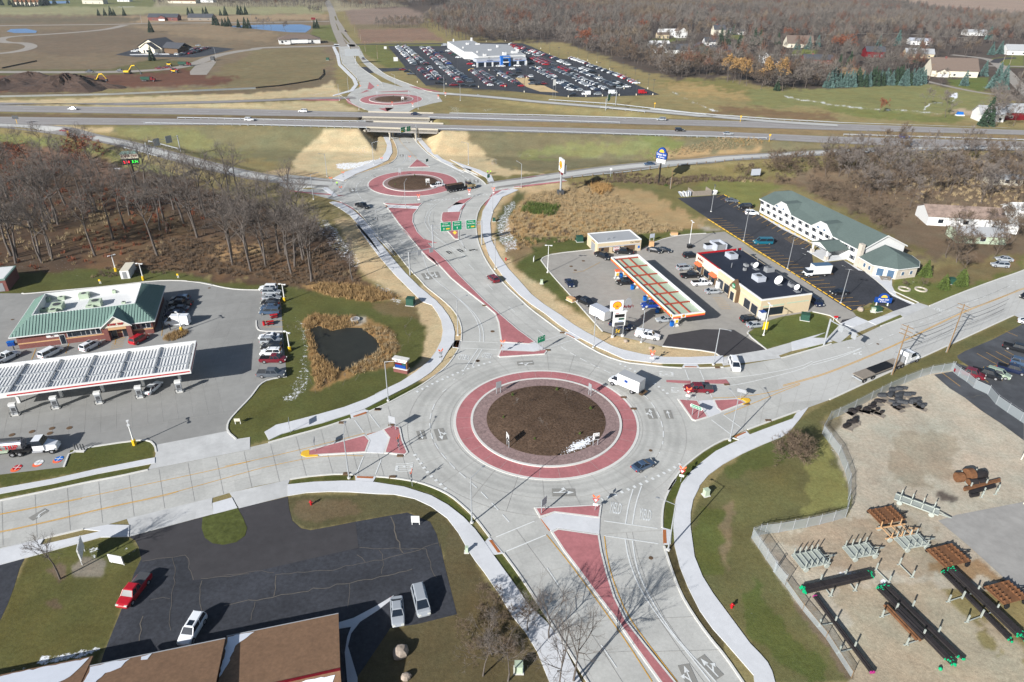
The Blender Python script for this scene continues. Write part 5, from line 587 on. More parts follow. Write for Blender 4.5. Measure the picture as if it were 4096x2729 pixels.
excavator('A 885,762',-12,'yellow excavator on the dark soil heap reaching right',(9.5,1.8,1));excavator('A 1180,680',-5,'yellow and grey excavator beside the country road',(10.5,.3,0));p=G1('A 1605,670');t=thing('road_roller','yellow roller at the end of the red earth','roller',(p[0],p[1],.1),0);BX(-2,1,-.9,.9,.9,1.8,0).bd('body','yellow',t);MB().tube((1.8,-1,.75),(1.8,1,.75),.75,0,12).bd('drum','dg',t);BX(-1.2,.3,-.8,.8,1.8,3,0).bd('cab','gl',t);wheelset(t,(-1.5,),2,.65);p=G1('A 1560,610');t=thing('loader','dark green tractor loader parked above the two red pickups','loader',(p[0],p[1],.1),0);BX(-1.8,1.5,-.9,.9,.9,2,0).bd('body','yellow',t);BX(-1,.4,-.7,.7,2,3.1,0).bd('cab','gl',t);wheelset(t,(-1.4,1.2),2.2,.7);p=G1('N 45,990');t=thing('enclosed_trailer','white enclosed cargo trailer left of the pylon sign','trailer',(p[0]-1,p[1]+1,.05),R(-52));BX(-2.6,2.6,-1.2,1.2,.45,2.7,0).bd('box','white',t);BX(-2.58,2.58,-1.18,1.18,2.7,2.74,0).bd('roof','bg',t);MB().bar((2.6,-.8,.45),(4,0,.45),.1,.1,0).bar((2.6,.8,.45),(4,0,.45),.1,.1,0).bd('drawbar','dg',t);wheelset(t,(-.5,.4),2.5,.35)
def lot_mesh(kind,color):
 k=('lot',kind,color)
 if k in _vc:
  return _vc[k]
 m=lower(kind);cabin(m,kind,1,0);wl,r=wheels(kind);L,w,zb,zr,cb,cr=KIND[kind]
 for x,y,z_ in wl:
  m.tube((x,y-.12,z_),(x,y+.12,z_),r,2,8)
 if 'pickup' in kind:
  m.box(-L/2+.14,cb[0]-.08,-w/2+.2,w/2-.2,zb-.02,zb+.012,3)
 _vc[k]=m.mesh(kind,['paint_'+color,'gl','tyre','black'])
 return _vc[k]
COLW=['white']*30+['silver']*16+['grey']*14+['black']*22+['red']*9+['maroon']*6+['navy']*8+['blue']*4+['gold']*2;cand=[]
def carrow(a,b,hoff,rowname,kinds,cols=None,sp=2.75,hd=None):
 A=G1(a);B=G1(b);A=NA(A[:2]);B=NA(B[:2]);n=int(np.linalg.norm(B-A)/sp);h=math.degrees(ang(A,B))+hoff if hd is None else hd
 for k in range(n+1):
  if random.random()<.04:
   continue
  c=A+(B-A)*k/max(1,n);cand.append((c[0]+RU(-.25,.25),c[1]+RU(-.25,.25),h+random.choice((0,180))+RU(-2,2),random.choice(kinds),random.choice(cols or COLW),rowname))
PK=['xpickup','xpickup','pickup','suv'];SV=['suv','suv','sedan'];SD_=['sedan','sedan','suv','hatch'];e1='first double row from the left';e2='front left double row';e3='second double row from the left';e4='third front row from the left';e5='front row before the blue entrance';e6='double row left of the straw island';e7='row right of the straw island';e8='middle right double row';e9='lower right double row';ea='far right double row';eb='beside the building entrance';ec='display cars on the straw island';ed='vans along the lower lot edge';ee='along the long white wall';ef='lone vehicles at the lot entrance';eg='front edge of the lot';eh='red row beside the building corner';ei='back row along the lawn behind the building';ej='long back row below the lawn';ek='row before the hillside lawn';H0=16
for a,b,r,kd,cl in[('B 1585,432','B 1745,600',e1,PK,None),('B 1650,432','B 1850,600',e1,PK,None),('B 1785,632','B 1900,738',e2,SV,None),('B 1870,625','B 1990,740',e2,SV,None),('B 1812,440','B 1975,600',e3,SV,None),('B 1868,445','B 2055,590',e3,SV,None),('C 155,622','C 330,762',e4,SV,['red','maroon','black','grey','silver','navy','white']),('C 225,622','C 420,758',e4,SV,['black','navy','grey','white','silver']),('C 435,655','C 600,790',e5,SD_,['black','silver','grey','navy','white','maroon']),('C 510,655','C 720,798',e5,SD_,['silver','black','grey','red']),('C 650,655','C 880,797',e6,SD_,None),('C 775,682','C 820,700',e6,SD_,None),('C 985,632','C 1200,740',e7,SD_,['white','grey','black','navy','silver']),('C 1050,632','C 1190,710',e7,SD_,['black','red','white']),('C 1215,755','C 1345,835',e7,SD_,['navy','white','black']),('C 1270,755','C 1425,840',e7,SD_,['white','silver','black','navy']),('C 1165,632','C 1420,740',e8,SD_,['black','navy','silver','grey']),('C 1240,622','C 1340,668',e8,PK,['red','maroon','black']),('C 1365,690','C 1440,735',e8,PK,['white','maroon','black']),('C 1395,745','C 1590,840',e9,SD_,['navy','white','white','silver']),('C 1465,742','C 1695,840',e9,SV,['white','silver','black','navy']),('C 1345,630','C 1600,730',ea,SD_,['white','silver','navy','grey']),('C 1430,632','C 1540,670',ea,PK,['white','white','black']),('C 1615,745','C 1790,815',ea,PK,['black','navy','silver','grey']),('C 1730,762','C 1850,805',ea,PK,['black','white']),('C 790,412','C 1210,548',ei,PK,['red','black','white','navy','black','red','white']),('C 795,438','C 860,455',ei,SD_,['white','black','red']),('C 905,478','C 1040,520','row behind the white building',PK,['white','silver','black','navy']),('C 990,545','C 1110,600',eh,PK,['red','red','maroon','silver']),('C 1050,545','C 1190,598',eh,PK,['red','maroon','grey','black']),('C 1220,562','C 1320,602',ek,PK,['white','white','black','black']),('C 1345,542','C 1490,592',ek,PK,['white','white','maroon']),('C 1495,602','C 1790,705',ej,PK,['black','navy','silver','white','navy','black']),('C 1790,705','C 1940,772',ej,PK,['white','red','white','black'])]:
 carrow(a,b,0,r,kd,cl,2.7,H0-8)
for s,kd,cl,r in[('B 1635,648','xpickup','maroon',ef),('B 1678,665','xpickup','black',ef),('B 1708,688','xpickup','grey',ef),('C 130,772','xpickup','black',eg),('C 262,790','xpickup','maroon',eg),('C 350,795','xpickup','black',eg),('C 437,800','suv','black',eg),('C 425,652','suv','yellow',e5),('C 415,595','xpickup','red',eb),('C 425,572','xpickup','black',eb),('C 460,612','suv','white',eb),('C 515,616','suv','white',eb),('C 678,615','sedan','white',eb),('C 712,615','sedan','white',eb),('C 848,612','xpickup','white',eb),('C 800,642','suv','white',eb),('C 852,650','suv','navy',eb),('C 305,535','suv','white',ee),('C 265,508','suv','green',ee),('C 235,498','suv','maroon',ee),('C 155,487','suv','navy',ee),('C 210,475','sedan','white',ee),('C 175,425','cargo_van','silver',ee),('C 880,718','suv','silver',ec),('C 925,715','suv','maroon',ec),('C 965,712','suv','white',ec),('C 975,745','suv','black',ec),('C 985,780','xpickup','grey',ec),('C 1045,785','xpickup','black',ec),('C 1085,778','xpickup','maroon',ec),('C 860,676','suv','black',ec),('C 1357,882','suv','black',ed),('C 1480,875','cargo_van','white',ed),('C 1585,875','minivan','silver',ed),('C 1725,865','cargo_van','white',ed),('C 1998,862','cargo_van','red',ed),('C 1790,812','suv','green',ed),('C 970,585','xpickup','navy',eb),('A 1240,478','xpickup','white','clinic'),('A 1290,468','xpickup','white','clinic'),('A 1432,505','suv','silver','clinic'),('A 1578,482','xpickup','white','clinic'),('A 1630,508','suv','white','clinic'),('A 1825,425','sedan','silver','clinic')]:
 p=G1(s);cand.append((p[0],p[1],H0-8+(180 if random.random()<.5 else 0),kd,cl,r))
for a,b,cl in[('A 1640,465','A 1740,440',['white','black','navy']),('A 1660,510','A 1740,490',['white','silver','grey']),('A 1700,490','A 1830,450',['black','blue','red','white','maroon']),('A 1750,498','A 1910,450',['red','navy','silver','maroon','black']),('A 1870,452','A 1915,445',['navy','silver'])]:
 carrow(a,b,0,'clinic',SV+['xpickup'],cl,2.9,75)
cand.sort(key=lambda c:c[1]);KN=dict(sedan='sedan',hatch='hatchback',suv='suv',minivan='minivan',pickup='pickup',xpickup='pickup',cargo_van='van');far=[];cnt=0
for i,(x,y,h,kd,cl,row)in enumerate(cand):
 if row=='clinic' or cnt<225:
  cnt+=row!='clinic';o=link('lot_car',lot_mesh(kd,cl),None,(x,y,.06),R(h))
  if row=='clinic':
   tag(o,f'{cl} {KN[kd]} in the small dark lot beside the gabled building','car','cars in the lot of the gabled building')
  else:
   tag(o,f'{cl} {KN[kd]} in the dealership lot, {row}','car','cars for sale in the dealership lot')
 else:
  far.append((x,y,h,kd,cl))
allm=['paint_'+c for c in PAINT]+['gl','tyre','black'];fm=MB()
for x,y,h,kd,cl in far:
 mm=MB();k=lower(kd);cabin(k,kd,1,0);wl,r=wheels(kd)
 for a,b,z_ in wl:
  k.tube((a,b-.12,z_),(a,b+.12,z_),r,2,6)
 T=Matrix.Translation((x,y,.06))@Matrix.Rotation(R(h),4,'Z');idx=[allm.index('paint_'+cl),allm.index('gl'),allm.index('tyre')];n=len(fm.v);fm.v+=[tuple(T@Vector(v))for v in k.v];fm.f+=[tuple((n+i for i in f))for f in k.f];fm.m+=[idx[q]for q in k.m]
tag(fm.bd('distant_cars',allm),'tightly parked cars at the back of the dealership lot','cars',kind='stuff')
class Fr:
 def __init__(s,o,a):
  s.o=NA(o[:2],float);s.a=a;s.c=cos(a);s.s=sin(a)
 def loc(s,p):
  d=NA(p[:2])-s.o
  return(d[0]*s.c+d[1]*s.s,-d[0]*s.s+d[1]*s.c)
 def px(s,q,z=0):
  x,y=px(q)[0]
  return s.loc(Gz(x,y,z))
 def at(s,x,y):
  return(s.o[0]+x*s.c-y*s.s,s.o[1]+x*s.s+y*s.c)
 def thing(s,name,label,cat,group=None,x=0,y=0,z=0,rz=0):
  p=s.at(x,y)
  return thing(name,label,cat,(p[0],p[1],z),s.a+rz,group)
def wallbox(t,x0,x1,y0,y1,z1,m_,name='wall',z0=0):
 return BX(x0,x1,y0,y1,z0,z1,0).bd(name,m_,t)
def win(t,x,z,w=1.2,h=1.1,y=0,m_='gl',fr='white',shut=None,name='window'):
 f=BX(x-w/2-.08,x+w/2+.08,y-.05,y+.02,z-.08,z+h+.08,0).bd(name,fr,t);BX(x-w/2,x+w/2,y-.075,y-.052,z,z+h,0).bd('pane',m_,f)
 if shut:
  for s_ in(-1,1):
   BX(x+s_*(w/2+.3)-.17,x+s_*(w/2+.3)+.17,y-.07,y-.002,z-.05,z+h+.05,0).bd('shutter',shut,f)
def rtu(t,x,y,z,sx=2,sy=1.6,h=1.1,m_='pg',name='rooftop_unit'):
 o=BX(x-sx/2,x+sx/2,y-sy/2,y+sy/2,z,z+h,0).bd(name,m_,t);CY(x,y,z+h,z+h+.08,min(sx,sy)*.32,0,10).bd('fan','dg',o)
def gable(mb,x0,x1,y0,y1,z0,z1,ov=.4,axis='x',mi=0,th=.15):
 if axis=='x':
  ym=(y0+y1)/2;a=(x0-ov,y0-ov,z0);b=(x1+ov,y0-ov,z0);c=(x1+ov,ym,z1);d=(x0-ov,ym,z1);e=(x0-ov,y1+ov,z0);f=(x1+ov,y1+ov,z0)
 else:
  xm=(x0+x1)/2;a=(x1+ov,y0-ov,z0);b=(x1+ov,y1+ov,z0);c=(xm,y1+ov,z1);d=(xm,y0-ov,z1);e=(x0-ov,y0-ov,z0);f=(x0-ov,y1+ov,z0)
 v=[a,b,c,d,e,f];up=[(p[0],p[1],p[2]+th)for p in v];mb.add(up,[(0,1,2,3),(3,2,5,4)],mi);mb.add(v,[(3,2,1,0),(4,5,2,3)],mi);mb.add(v+up,[(0,1,7,6),(4,10,11,5),(0,6,9,3),(3,9,10,4),(1,2,8,7),(2,5,11,8)],mi)
def gend(mb,x,y0,y1,z0,z1,mi=0,th=.2):
 mb.add([(x-th/2,y0,z0),(x-th/2,y1,z0),(x-th/2,(y0+y1)/2,z1),(x+th/2,y0,z0),(x+th/2,y1,z0),(x+th/2,(y0+y1)/2,z1)],[(0,2,1),(3,4,5),(0,3,5,2),(1,2,5,4)],mi)
def gendy(mb,y,x0,x1,z0,z1,mi=0,th=.2):
 mb.add([(x0,y-th/2,z0),(x1,y-th/2,z0),((x0+x1)/2,y-th/2,z1),(x0,y+th/2,z0),(x1,y+th/2,z0),((x0+x1)/2,y+th/2,z1)],[(0,1,2),(3,5,4),(0,2,5,3),(1,4,5,2)],mi)
f=Fr((-111.,131.6),R(17.6));t=f.thing('filling_station_store','brick filling station store with a green metal mansard roof around a white flat roof','store');L_,D_=(29.4,20.3);o=.9;wallbox(t,o,L_-o,o,D_-o,3.6,'brick');BX(o-.03,L_-o+.03,o-.03,o-.01,1.2,1.5,0).box(L_-o+.01,L_-o+.03,o,D_-o,1.2,1.5,0).bd('stone_band','bt',t);out=[(0,0),(L_,0),(L_,D_),(0,D_)];inn=[(4.2,4.6),(25.2,5.),(24.9,16.7),(4.,16.4)];m=MB();m.add([(x,y,3.6)for x,y in out]+[(x,y,6.4)for x,y in inn],[(0,1,5,4),(1,2,6,5),(2,3,7,6),(3,0,4,7)],0)
for k in range(4):
 a,b=(NA(out[k]),NA(out[(k+1)%4]));c,d=(NA(inn[k]),NA(inn[(k+1)%4]));e=(b-a)/np.linalg.norm(b-a);n=int(np.linalg.norm(b-a)/.62);nn=NA([-e[1],e[0]])
 for i in range(1,n):
  p=a+(b-a)*i/n;u=float((p-a)@e);ci=float((c-a)@e);di=float((d-a)@e);ch=float((c-a)@nn);tt_=min(1,u/max(ci,.01),(np.linalg.norm(b-a)-u)/max(np.linalg.norm(b-a)-di,.01));q=p+nn*ch*tt_;m.bar((p[0],p[1],3.6),(q[0],q[1],3.6+2.8*tt_),.07,.09,0)
m.bd('mansard_roof','gr',t);m=MB();m.box(0,L_,-.12,0,3.42,3.62,0).box(L_,L_+.12,-.12,D_,3.42,3.62,0).box(-.12,0,-.12,D_,3.42,3.62,0).bd('fascia','white',t);BX(4.,25.2,4.6,16.7,3.55,4.7,0).bd('flat_roof','white',t);m=MB()
for k in range(4):
 (x0,y0),(x1,y1)=(inn[k],inn[(k+1)%4]);m.bar((x0,y0,4.7),(x1,y1,4.7),.2,1.75,0)
m.bd('parapet','white',t)
for q,sx,sy,h in[('K 600,600',2.6,3,1.3),('K 555,640',1.6,1.6,1),('K 880,480',2.2,1.6,1.2),('K 1000,560',2.6,2.4,1.3),('K 940,590',1.6,1.2,.8),('K 480,520',1.8,1.2,.9),('K 460,620',1.5,1.2,.7),('K 640,500',1.4,1,.8),('K 1190,430',.8,.8,.8),('K 1290,545',.8,.8,.6)]:
 x,y=f.px(q,5.2);rtu(t,x,y,4.7,sx,sy,h)
g0,g1=(f.px('K 1060,795',3.6)[0],f.px('K 1385,750',3.6)[0]);gm_=(g0+g1)/2;m=MB();xm=gm_;m.add([(g0,-.9,3.55),(xm,-.9,6.3),(g1,-.9,3.55),(g0,.2,3.55),(xm,5.2,6.3),(g1,.2,3.55)],[(0,3,4,1),(1,4,5,2)],0);m.add([(g0,-.9,3.4),(xm,-.9,6.1),(g1,-.9,3.4),(g0,.2,3.4),(xm,5.2,6.1),(g1,.2,3.4)],[(0,1,4,3),(1,2,5,4)],0);m.bd('entrance_gable_roof','gr',t);m=MB();m.add([(g0+.2,-.6,3.4),(g1-.2,-.6,3.4),(xm,-.6,6.)],[(0,1,2)],0);m.bd('entrance_gable','ow',t);m=MB();m.bar((g0-.1,-.92,3.4),(xm,-.92,6.1),.06,.25,0).bar((xm,-.92,6.1),(g1+.1,-.92,3.4),.06,.25,0).bd('gable_trim','white',t);wallbox(t,g0+.3,g0+1.3,-.55,o-.04,3.4,'brick','entrance_pier');wallbox(t,g1-1.3,g1-.3,-.55,o-.04,3.4,'brick','entrance_pier');wallbox(t,g0+1.3,g1-1.3,-.5,-.2,3.4,'bt','entrance_arch',2.7);text('KWIK TRIP',.75,'red',t,(xm,-.66,4.15),RX,sx=.9,ext=.04)
for x in(g0+2.,g1-2.):
 win(t,x,.1,1.1,2.2,o-.04,'gl','gv',name='door')
for q in('K 735,868','K 785,860','K 830,855','K 880,847','K 930,838','K 985,830','K 1040,822'):
 x=f.px(q,2.3)[0];win(t,x,1.7,.85,1.3,o-.04)
for q in('K 1410,775','K 1455,770','K 1510,765','K 1560,755'):
 x=f.px(q,2.3)[0];win(t,x,1.7,.8,1.2,o-.04)
x=f.px('K 680,910',1)[0];win(t,x,.1,1,2.3,o-.04,'gl','white',name='side_door');x=f.px('K 548,885',2.6)[0];BX(x-1.2,x+1.2,o-.1,o-.02,2.1,2.8,0).bd('banner','white',t);text('99¢',.5,'dkred',t,(x,o-.14,2.45),RX,ext=.01)
for q,l in(('K 310,985','low red freezer chest beside the store wall'),):
 x,y=f.px(q,0);tt_=f.thing('freezer_chest',l,'freezer',x=x,y=y+.2);BX(-1.6,1.6,-.5,.5,0,1.1,0).bd('body','dkred',tt_);BX(.4,1.4,-.53,-.5,.2,.9,0).bd('panel','white',tt_)
x,y=f.px('K 490,960',0);tt_=f.thing('firewood_pile','stacked firewood bundles along the store wall','firewood',x=x,y=y);m=MB()
for i in range(40):
 m.box(-2.4+i%20*.24,-2.2+i%20*.24,-.4,.3,i//20*.35,i//20*.35+.3,0)
m.bd('bundles','wood',tt_)
for q,l in(('K 815,925','pair of blue bins by the store wall'),('K 125,1000','dark blue newspaper box at the store left corner')):
 x,y=f.px(q,0);tt_=f.thing('box_bin',l,'bin',x=x,y=y);BX(-.7,.7,-.35,.35,0,1,0).bd('body','bs',tt_);BX(-.75,.75,-.4,.4,1,1.1,0).bd('lid','blue',tt_)
bolm=CY(0,0,0,1.1,.12,0,8).mesh('post',['dg'])
for q in 'K 150,1045|K 232,1035|K 322,1022|K 410,1012|K 497,1002|K 585,990|K 670,982|K 758,970|K 848,960|K 922,950|K 1185,918|K 1315,900|K 1557,870|K 1635,858|K 1715,825|K 1700,800|K 1708,740|K 1722,700|K 1733,660|K 1745,620|K 1755,570'.split('|'):
 p=G1(q);o_=link('bollard',bolm,None,(p[0],p[1],.02));tag(o_,'short dark bollard in the line around the green-roofed store','bollard','bollards around the store')
for q in('K 1090,930','K 1393,890'):
 p=G1(q);tag(CY(0,0,0,2.4,.13,0,8).bd('blue_post','blue',None,(0,0,0),(p[0],p[1],.02)),'tall blue post %s of the store entrance'%('left' if '1090' in q else 'right'),'post')
def canopy(name,label,FL,FR,depth,zt,zb,colour,cols,deckmat,beammat,nb,stripe=None):
 a=ang(FL,FR);f=Fr(FL,a);L=math.dist(FL[:2],FR[:2]);t=f.thing(name,label,'canopy');m=MB();e=.25;m.box(0,L,0,e,zb,zt,0).box(0,L,depth-e,depth,zb,zt,0).box(0,e,e+.003,depth-e-.003,zb,zt,0).box(L-e,L,e+.003,depth-e-.003,zb,zt,0);m.bd('fascia',colour,t);BX(e,L-e,e,depth-e,zb+.05,zb+.2,0).bd('deck',deckmat,t);m=MB()
 for k in range(1,int(L/.62)):
  m.box(k*.62,k*.62+.16,e+.02,depth-e-.02,zb+.2,zb+.32,0)
 if deckmat=='white':
  m.bd('deck_ribs','white',t)
 for k in range(nb+1):
  x=e+.6+(L-2*e-1.2)*k/nb;BX(x-.12,x+.12,e+.1,depth-e-.1,zb+.33,zb+.62,0).bd('cross_beam',beammat,t)
 for y in(depth*.3,depth*.62):
  BX(e+.1,L-e-.1,y-.11,y+.11,zb+.2,zb+.5,0).bd('long_beam',beammat,t)
 for x in cols:
  BX(x-.25,x+.25,depth/2-.25,depth/2+.25,0,zb,0).bd('column','white',t)
 if stripe:
  stripe(t,L,depth,zt,zb)
 return(f,t,L)
def s1(t,L,D,zt,zb):
 BX(7.2,L-.2,-.02,-.003,zb+.35,zb+.62,0).box(L+.003,L+.02,.1,D-.1,zb+.35,zb+.62,0).bd('red_stripe','red',t);text('KWIK TRIP',.8,'red',t,(4.3,-.03,zb+.5),RX,sx=.9,ext=.03)
f1,tc1,L1=canopy('fuel_canopy','long white fuel canopy with a thin red stripe, open ribbed top','' or(-101.4,104.4),(-63.9,115.8),12.2,5.9,4.9,'white',(6,13.5,21,28.5,35.5),'white','gv',6,s1)
def s2(t,L,D,zt,zb):
 m=MB();m.box(.0,L,-.03,-.004,zb+.12,zb+.5,0).box(L+.004,L+.03,0,D,zb+.12,zb+.5,0).bd('orange_band','orange',t);BX(0,L,-.035,-.005,zb,zb+.12,0).box(L+.005,L+.035,0,D,zb,zb+.12,0).bd('red_band','red',t);BX(0,L,-.034,-.006,zb+.5,zb+.62,0).box(L+.006,L+.034,0,D,zb+.5,zb+.62,0).bd('yellow_band','yellow',t)
def G2(s,zz):
 x,y=px(s)[0]
 return Gz(x,y,zz)
pA=G2('N 115,335',4.9);pB=G2('N 770,945',4.9);f2,tc2,L2=canopy('fuel_canopy','fuel canopy edged orange, with red steel beams on an open green-grey top',pA,pB,8.4,4.9,3.9,'white',(4,10.5,17.5,24.5,31.5),'pg','beam_red',6,s2);m=MB()
for k in range(44):
 x=.6+k*.82;m.bar((x,8.1,3.95),(x+.4,7.5,4.85),.06,.06,0)
m.bd('fascia_braces','steel',tc2)
def scallop(t,loc,rot,s,th=.04,name='shell_emblem'):
 e=link(name,None,t,loc);e.rotation_euler=rot
 def fan(r,n=40):
  P=[]
  for i in range(n+1):
   a_=R(-20+220*i/n);P.append((r*cos(a_)*(1+.03*abs(sin(a_*7))),r*sin(a_)*.95+.05*r))
  P+=[(-.42*r,-.62*r),(-.38*r,-.95*r),(.38*r,-.95*r),(.42*r,-.62*r)]
  return P[:]
 m=MB();m.prism(fan(s),0,th);m.bd('outline','red',e);m=MB();m.prism(fan(s*.86),th,th+.02);m.bd('fill','yellow',e);m=MB()
 for i in range(7):
  a_=R(15+150*i/6);m.bar((cos(a_)*.1*s,-.45*s,th+.02),(cos(a_)*.78*s,sin(a_)*.75*s,th+.02),.05*s,.02,0)
 m.bd('ribs','red',e)
 return e
BX(-.0,1,0,1,0,.01,0);q=BX(L2-1.3,L2-.1,-.06,-.04,3.93,4.87,0).box(L2+.04,L2+.06,2.,3.3,3.93,4.87,0).bd('emblem_panel','white',tc2);scallop(tc2,(L2-.7,-.07,4.42),RX,.38);scallop(tc2,(L2+.07,2.65,4.42),(R(90),0,R(90)),.38)
def pump(s,label,head,body,rz,panel='white',group=None):
 p=G1(s)if isinstance(s,str)else s;t=thing('fuel_pump',label,'fuel pump',(p[0],p[1],.05),rz,group);BX(-.75,.75,-.55,.55,0,.15,0).bd('base','kerb',t);BX(-.5,.5,-.3,.3,.15,2.1,0).bd('cabinet',body,t);BX(-.6,.6,-.38,.38,2.1,2.6,0).bd('topper',head,t);BX(-.35,.35,-.33,-.305,.9,1.7,0).bd('display',panel,t);m=MB();P_=[(-.7,-.6,0),(-.7,-.6,.9),(.7,-.6,.9),(.7,-.6,0)]
 for a,b in zip(P_[:-1],P_[1:]):
  m.tube(a,b,.06,0,5)
 m.bd('guard_hoop','dg',t)
for k,(x,y)in enumerate([(-67.6,116.6),(-74.6,114.4),(-81.6,112.2),(-89.1,110.3),(-95.5,107.9)]):
 pump((x,y),['rightmost white and grey pump under the long white canopy','second pump from the right under the long white canopy, beside the white sedan','middle pump under the long white canopy','second pump from the left under the long white canopy','leftmost pump under the long white canopy, under the red lettering'][k],'white','gv',R(16.6),'dg')
for k,q in enumerate(('N 175,560','N 255,550','N 375,660','N 505,785','N 640,900','N 790,1055')):
 pump(q,['outermost pump at the far left end of the orange canopy','pump just inside the far end of the orange canopy','pump beside the black pickup under the orange canopy','pump in the middle of the orange canopy edge','pump by the dark blue pickup under the orange canopy','pump under the front corner of the orange canopy'][k],'orange','white',R(-73.5+90),'yellow')
for k,q in enumerate(('N 215,555','N 335,675','N 465,795','N 597,920','N 748,1060')):
 p=G1(q);t=thing('recycling_bin',['blue bin between the two farthest pumps','blue bin beside the pump near the black pickup','blue bin left of the middle pump','blue bin under the canopy edge by the dark blue pickup','blue bin at the front corner pump'][k],'bin',(p[0],p[1],.1),R(17));BX(-.35,.35,-.35,.35,0,1.15,0).bd('body','blue',t);BX(-.38,.38,-.38,.38,1.15,1.3,0).bd('lid','bs',t)
A=G2('N 1015,295',5.);B=G2('N 1695,785',5.);f=Fr(A,ang(A,B));L_=math.dist(A[:2],B[:2]);x,D_=f.px('N 2235,725',5.);t=f.thing('convenience_store','tan flat-roofed store with black roof and a red edged restaurant at its far end','store');m=MB();m.box(0,L_,0,D_,0,4.7,0).bd('wall','tan',t);BX(.35,L_-.35,.35,D_-.35,4.7,4.76,0).bd('roof','black_roof',t);xs=f.px('N 1245,462',5.)[0];BX(0,L_-0,-.02,.35,4.7,5.,0).box(L_-.35,L_+.02,.353,D_,4.7,5.,0).bd('parapet_cap','white',t);BX(-.05,xs,-.06,.38,5.,5.12,0).box(-.06,.3,.38,D_,4.7,5.12,0).bd('red_coping','red',t);BX(xs,L_-.35,D_-.3,D_,4.7,4.9,0).bd('back_coping','dg',t);BX(0,xs,-.12,-.01,2.6,4.9,0).bd('restaurant_sign_band','ow',t);text("Arby's",1.15,'dkred',t,(2.6,-.18,4.),RX,ext=.05)
for x in(.5,4.2,8.4,xs-.5):
 BX(x-.45,x+.45,-.2,-.005,0,2.6,0).bd('brown_pier','brown',t)
for x,w_ in((2.3,2.2),(6.3,2.6),(10.2,2.2)):
 win(t,x,.3,w_,2.,-.05,'gl','gv')
for x in(2.3,10.2):
 MB().hexa([(x-1.5,-1.1,2.35),(x+1.5,-1.1,2.35),(x+1.5,-.2,2.35),(x-1.5,-.2,2.35)],[(x-1.4,-.9,2.5),(x+1.4,-.9,2.5),(x+1.4,-.13,3.1),(x-1.4,-.13,3.1)],0).bd('awning','orange',t)
for k,x in enumerate(np.linspace(xs+1.8,L_-2.2,6)):
 if k!=3:
  win(t,float(x),.25,2.5,2.3,-.05,'gl','gv')
BX(xs,L_,-.06,-.003,3.3,3.6,0).bd('grey_band','pg',t);x=f.px('N 1440,690',2.5)[0];m=MB();m.add([(x-1.9,-.9,0),(x-1.9,-.9,3.6),(x,-.9,5.9),(x+1.9,-.9,3.6),(x+1.9,-.9,0),(x-1.9,-.02,0),(x-1.9,-.02,3.6),(x,-.02,5.9),(x+1.9,-.02,3.6),(x+1.9,-.02,0)],[(4,3,2,1,0),(0,1,6,5),(1,2,7,6),(2,3,8,7),(3,4,9,8)],0);m.bd('entrance_gable','brown',t);BX(x-1.4,x+1.4,-.96,-.91,.0,3.4,0).bd('entrance_panel','tan',t);win(t,x,.1,1.6,2.2,-.98,'gl','gv',name='door');e=MB();e.tube((x,-1.,4.1),(x,-.97,4.1),.72,0,20);e.bd('round_emblem','gs',t);text('Qw',.8,'white',t,(x,-1.02,4.1),RX)
for y0,y1,n in((.8,6.8,2),(7.6,D_-.6,0)):
 if n:
  BX(L_+.005,L_+.06,y0,y1,.4,2.5,0).bd('end_window','gl',t);BX(L_+.005,L_+.05,y0,y1,2.8,3.2,0).bd('end_band','pg',t)
 else:
  BX(L_+.005,L_+.05,y0,y1,3.,3.3,0).bd('end_band','pg',t)
for q,sx,sy,h,mm in[('N 1375,325',3,2.4,1.3,'bg'),('N 1660,560',3,2.4,1.3,'bg'),('N 1770,470',1.6,2.4,1.2,'grey'),('N 1530,415',1.4,.9,.6,'grey'),('N 1605,410',1.2,.8,.6,'grey'),('N 2000,625',1.6,.9,.7,'grey'),('N 1515,460',.7,.7,.7,'grey')]:
 x,y=f.px(q,5.2);rtu(t,x,y,4.76,sx,sy,h,mm)
for q,r in(('N 1640,418',.85),('N 1878,575',1.25),('N 2070,650',.8)):
 x,y=f.px(q,6.);o_=MB().tube((x,y,4.76),(x,y,5.8),.07,0,6).box(x-.8,x+.8,y-.6,y+.6,4.76,4.86,0).bd('dish_mount','grey',t);MB().tube((x,y,5.8),(x+.25*0,y-.28,6.),r*.15,0,14,r2=r).bd('satellite_dish','white',t)
for q in('N 1375,440','N 1435,265','N 1485,262','N 1970,630','N 2105,690','N 1648,370'):
 x,y=f.px(q,4.9);CY(x,y,4.76,6.1 if '1375' in q or '1970' in q else 5.6,.22 if '14' in q[2:4]else 0.1,0,8).bd('vent_pipe','steel',t)
for q,n,l,sx,sy,h,m1,m2 in[('N 1262,655','ice_chest','white double ice chest against the store front',2.8,1.,2.,'white','grey'),('N 1685,985','ice_chest','tall white ice chest with a blue emblem at the store corner',1.4,1.4,2.1,'white','bs'),('N 1130,245','dumpster','blue grey dumpster beside the grey enclosure',2.4,1.8,1.4,'bg','black'),('N 935,240','dumpster','small dark dumpster at the foot of the white pole',1.3,1.2,1.1,'black','dg'),('N 1405,765','box_bin','grey bin at the gable entrance',.7,.7,1.2,'grey','dg')]:
 x,y=f.px(q,0);tt_=f.thing(n,l,'bin' if 'bin' in n else n.replace('_',' '),x=x,y=y);BX(-sy/2,sy/2,-sx/2,sx/2,0,h,0).bd('body',m1,tt_);BX(-sy/2-.03,sy/2+.03,-sx/2-.03,sx/2+.03,h,h+.08,0).bd('lid',m2,tt_)
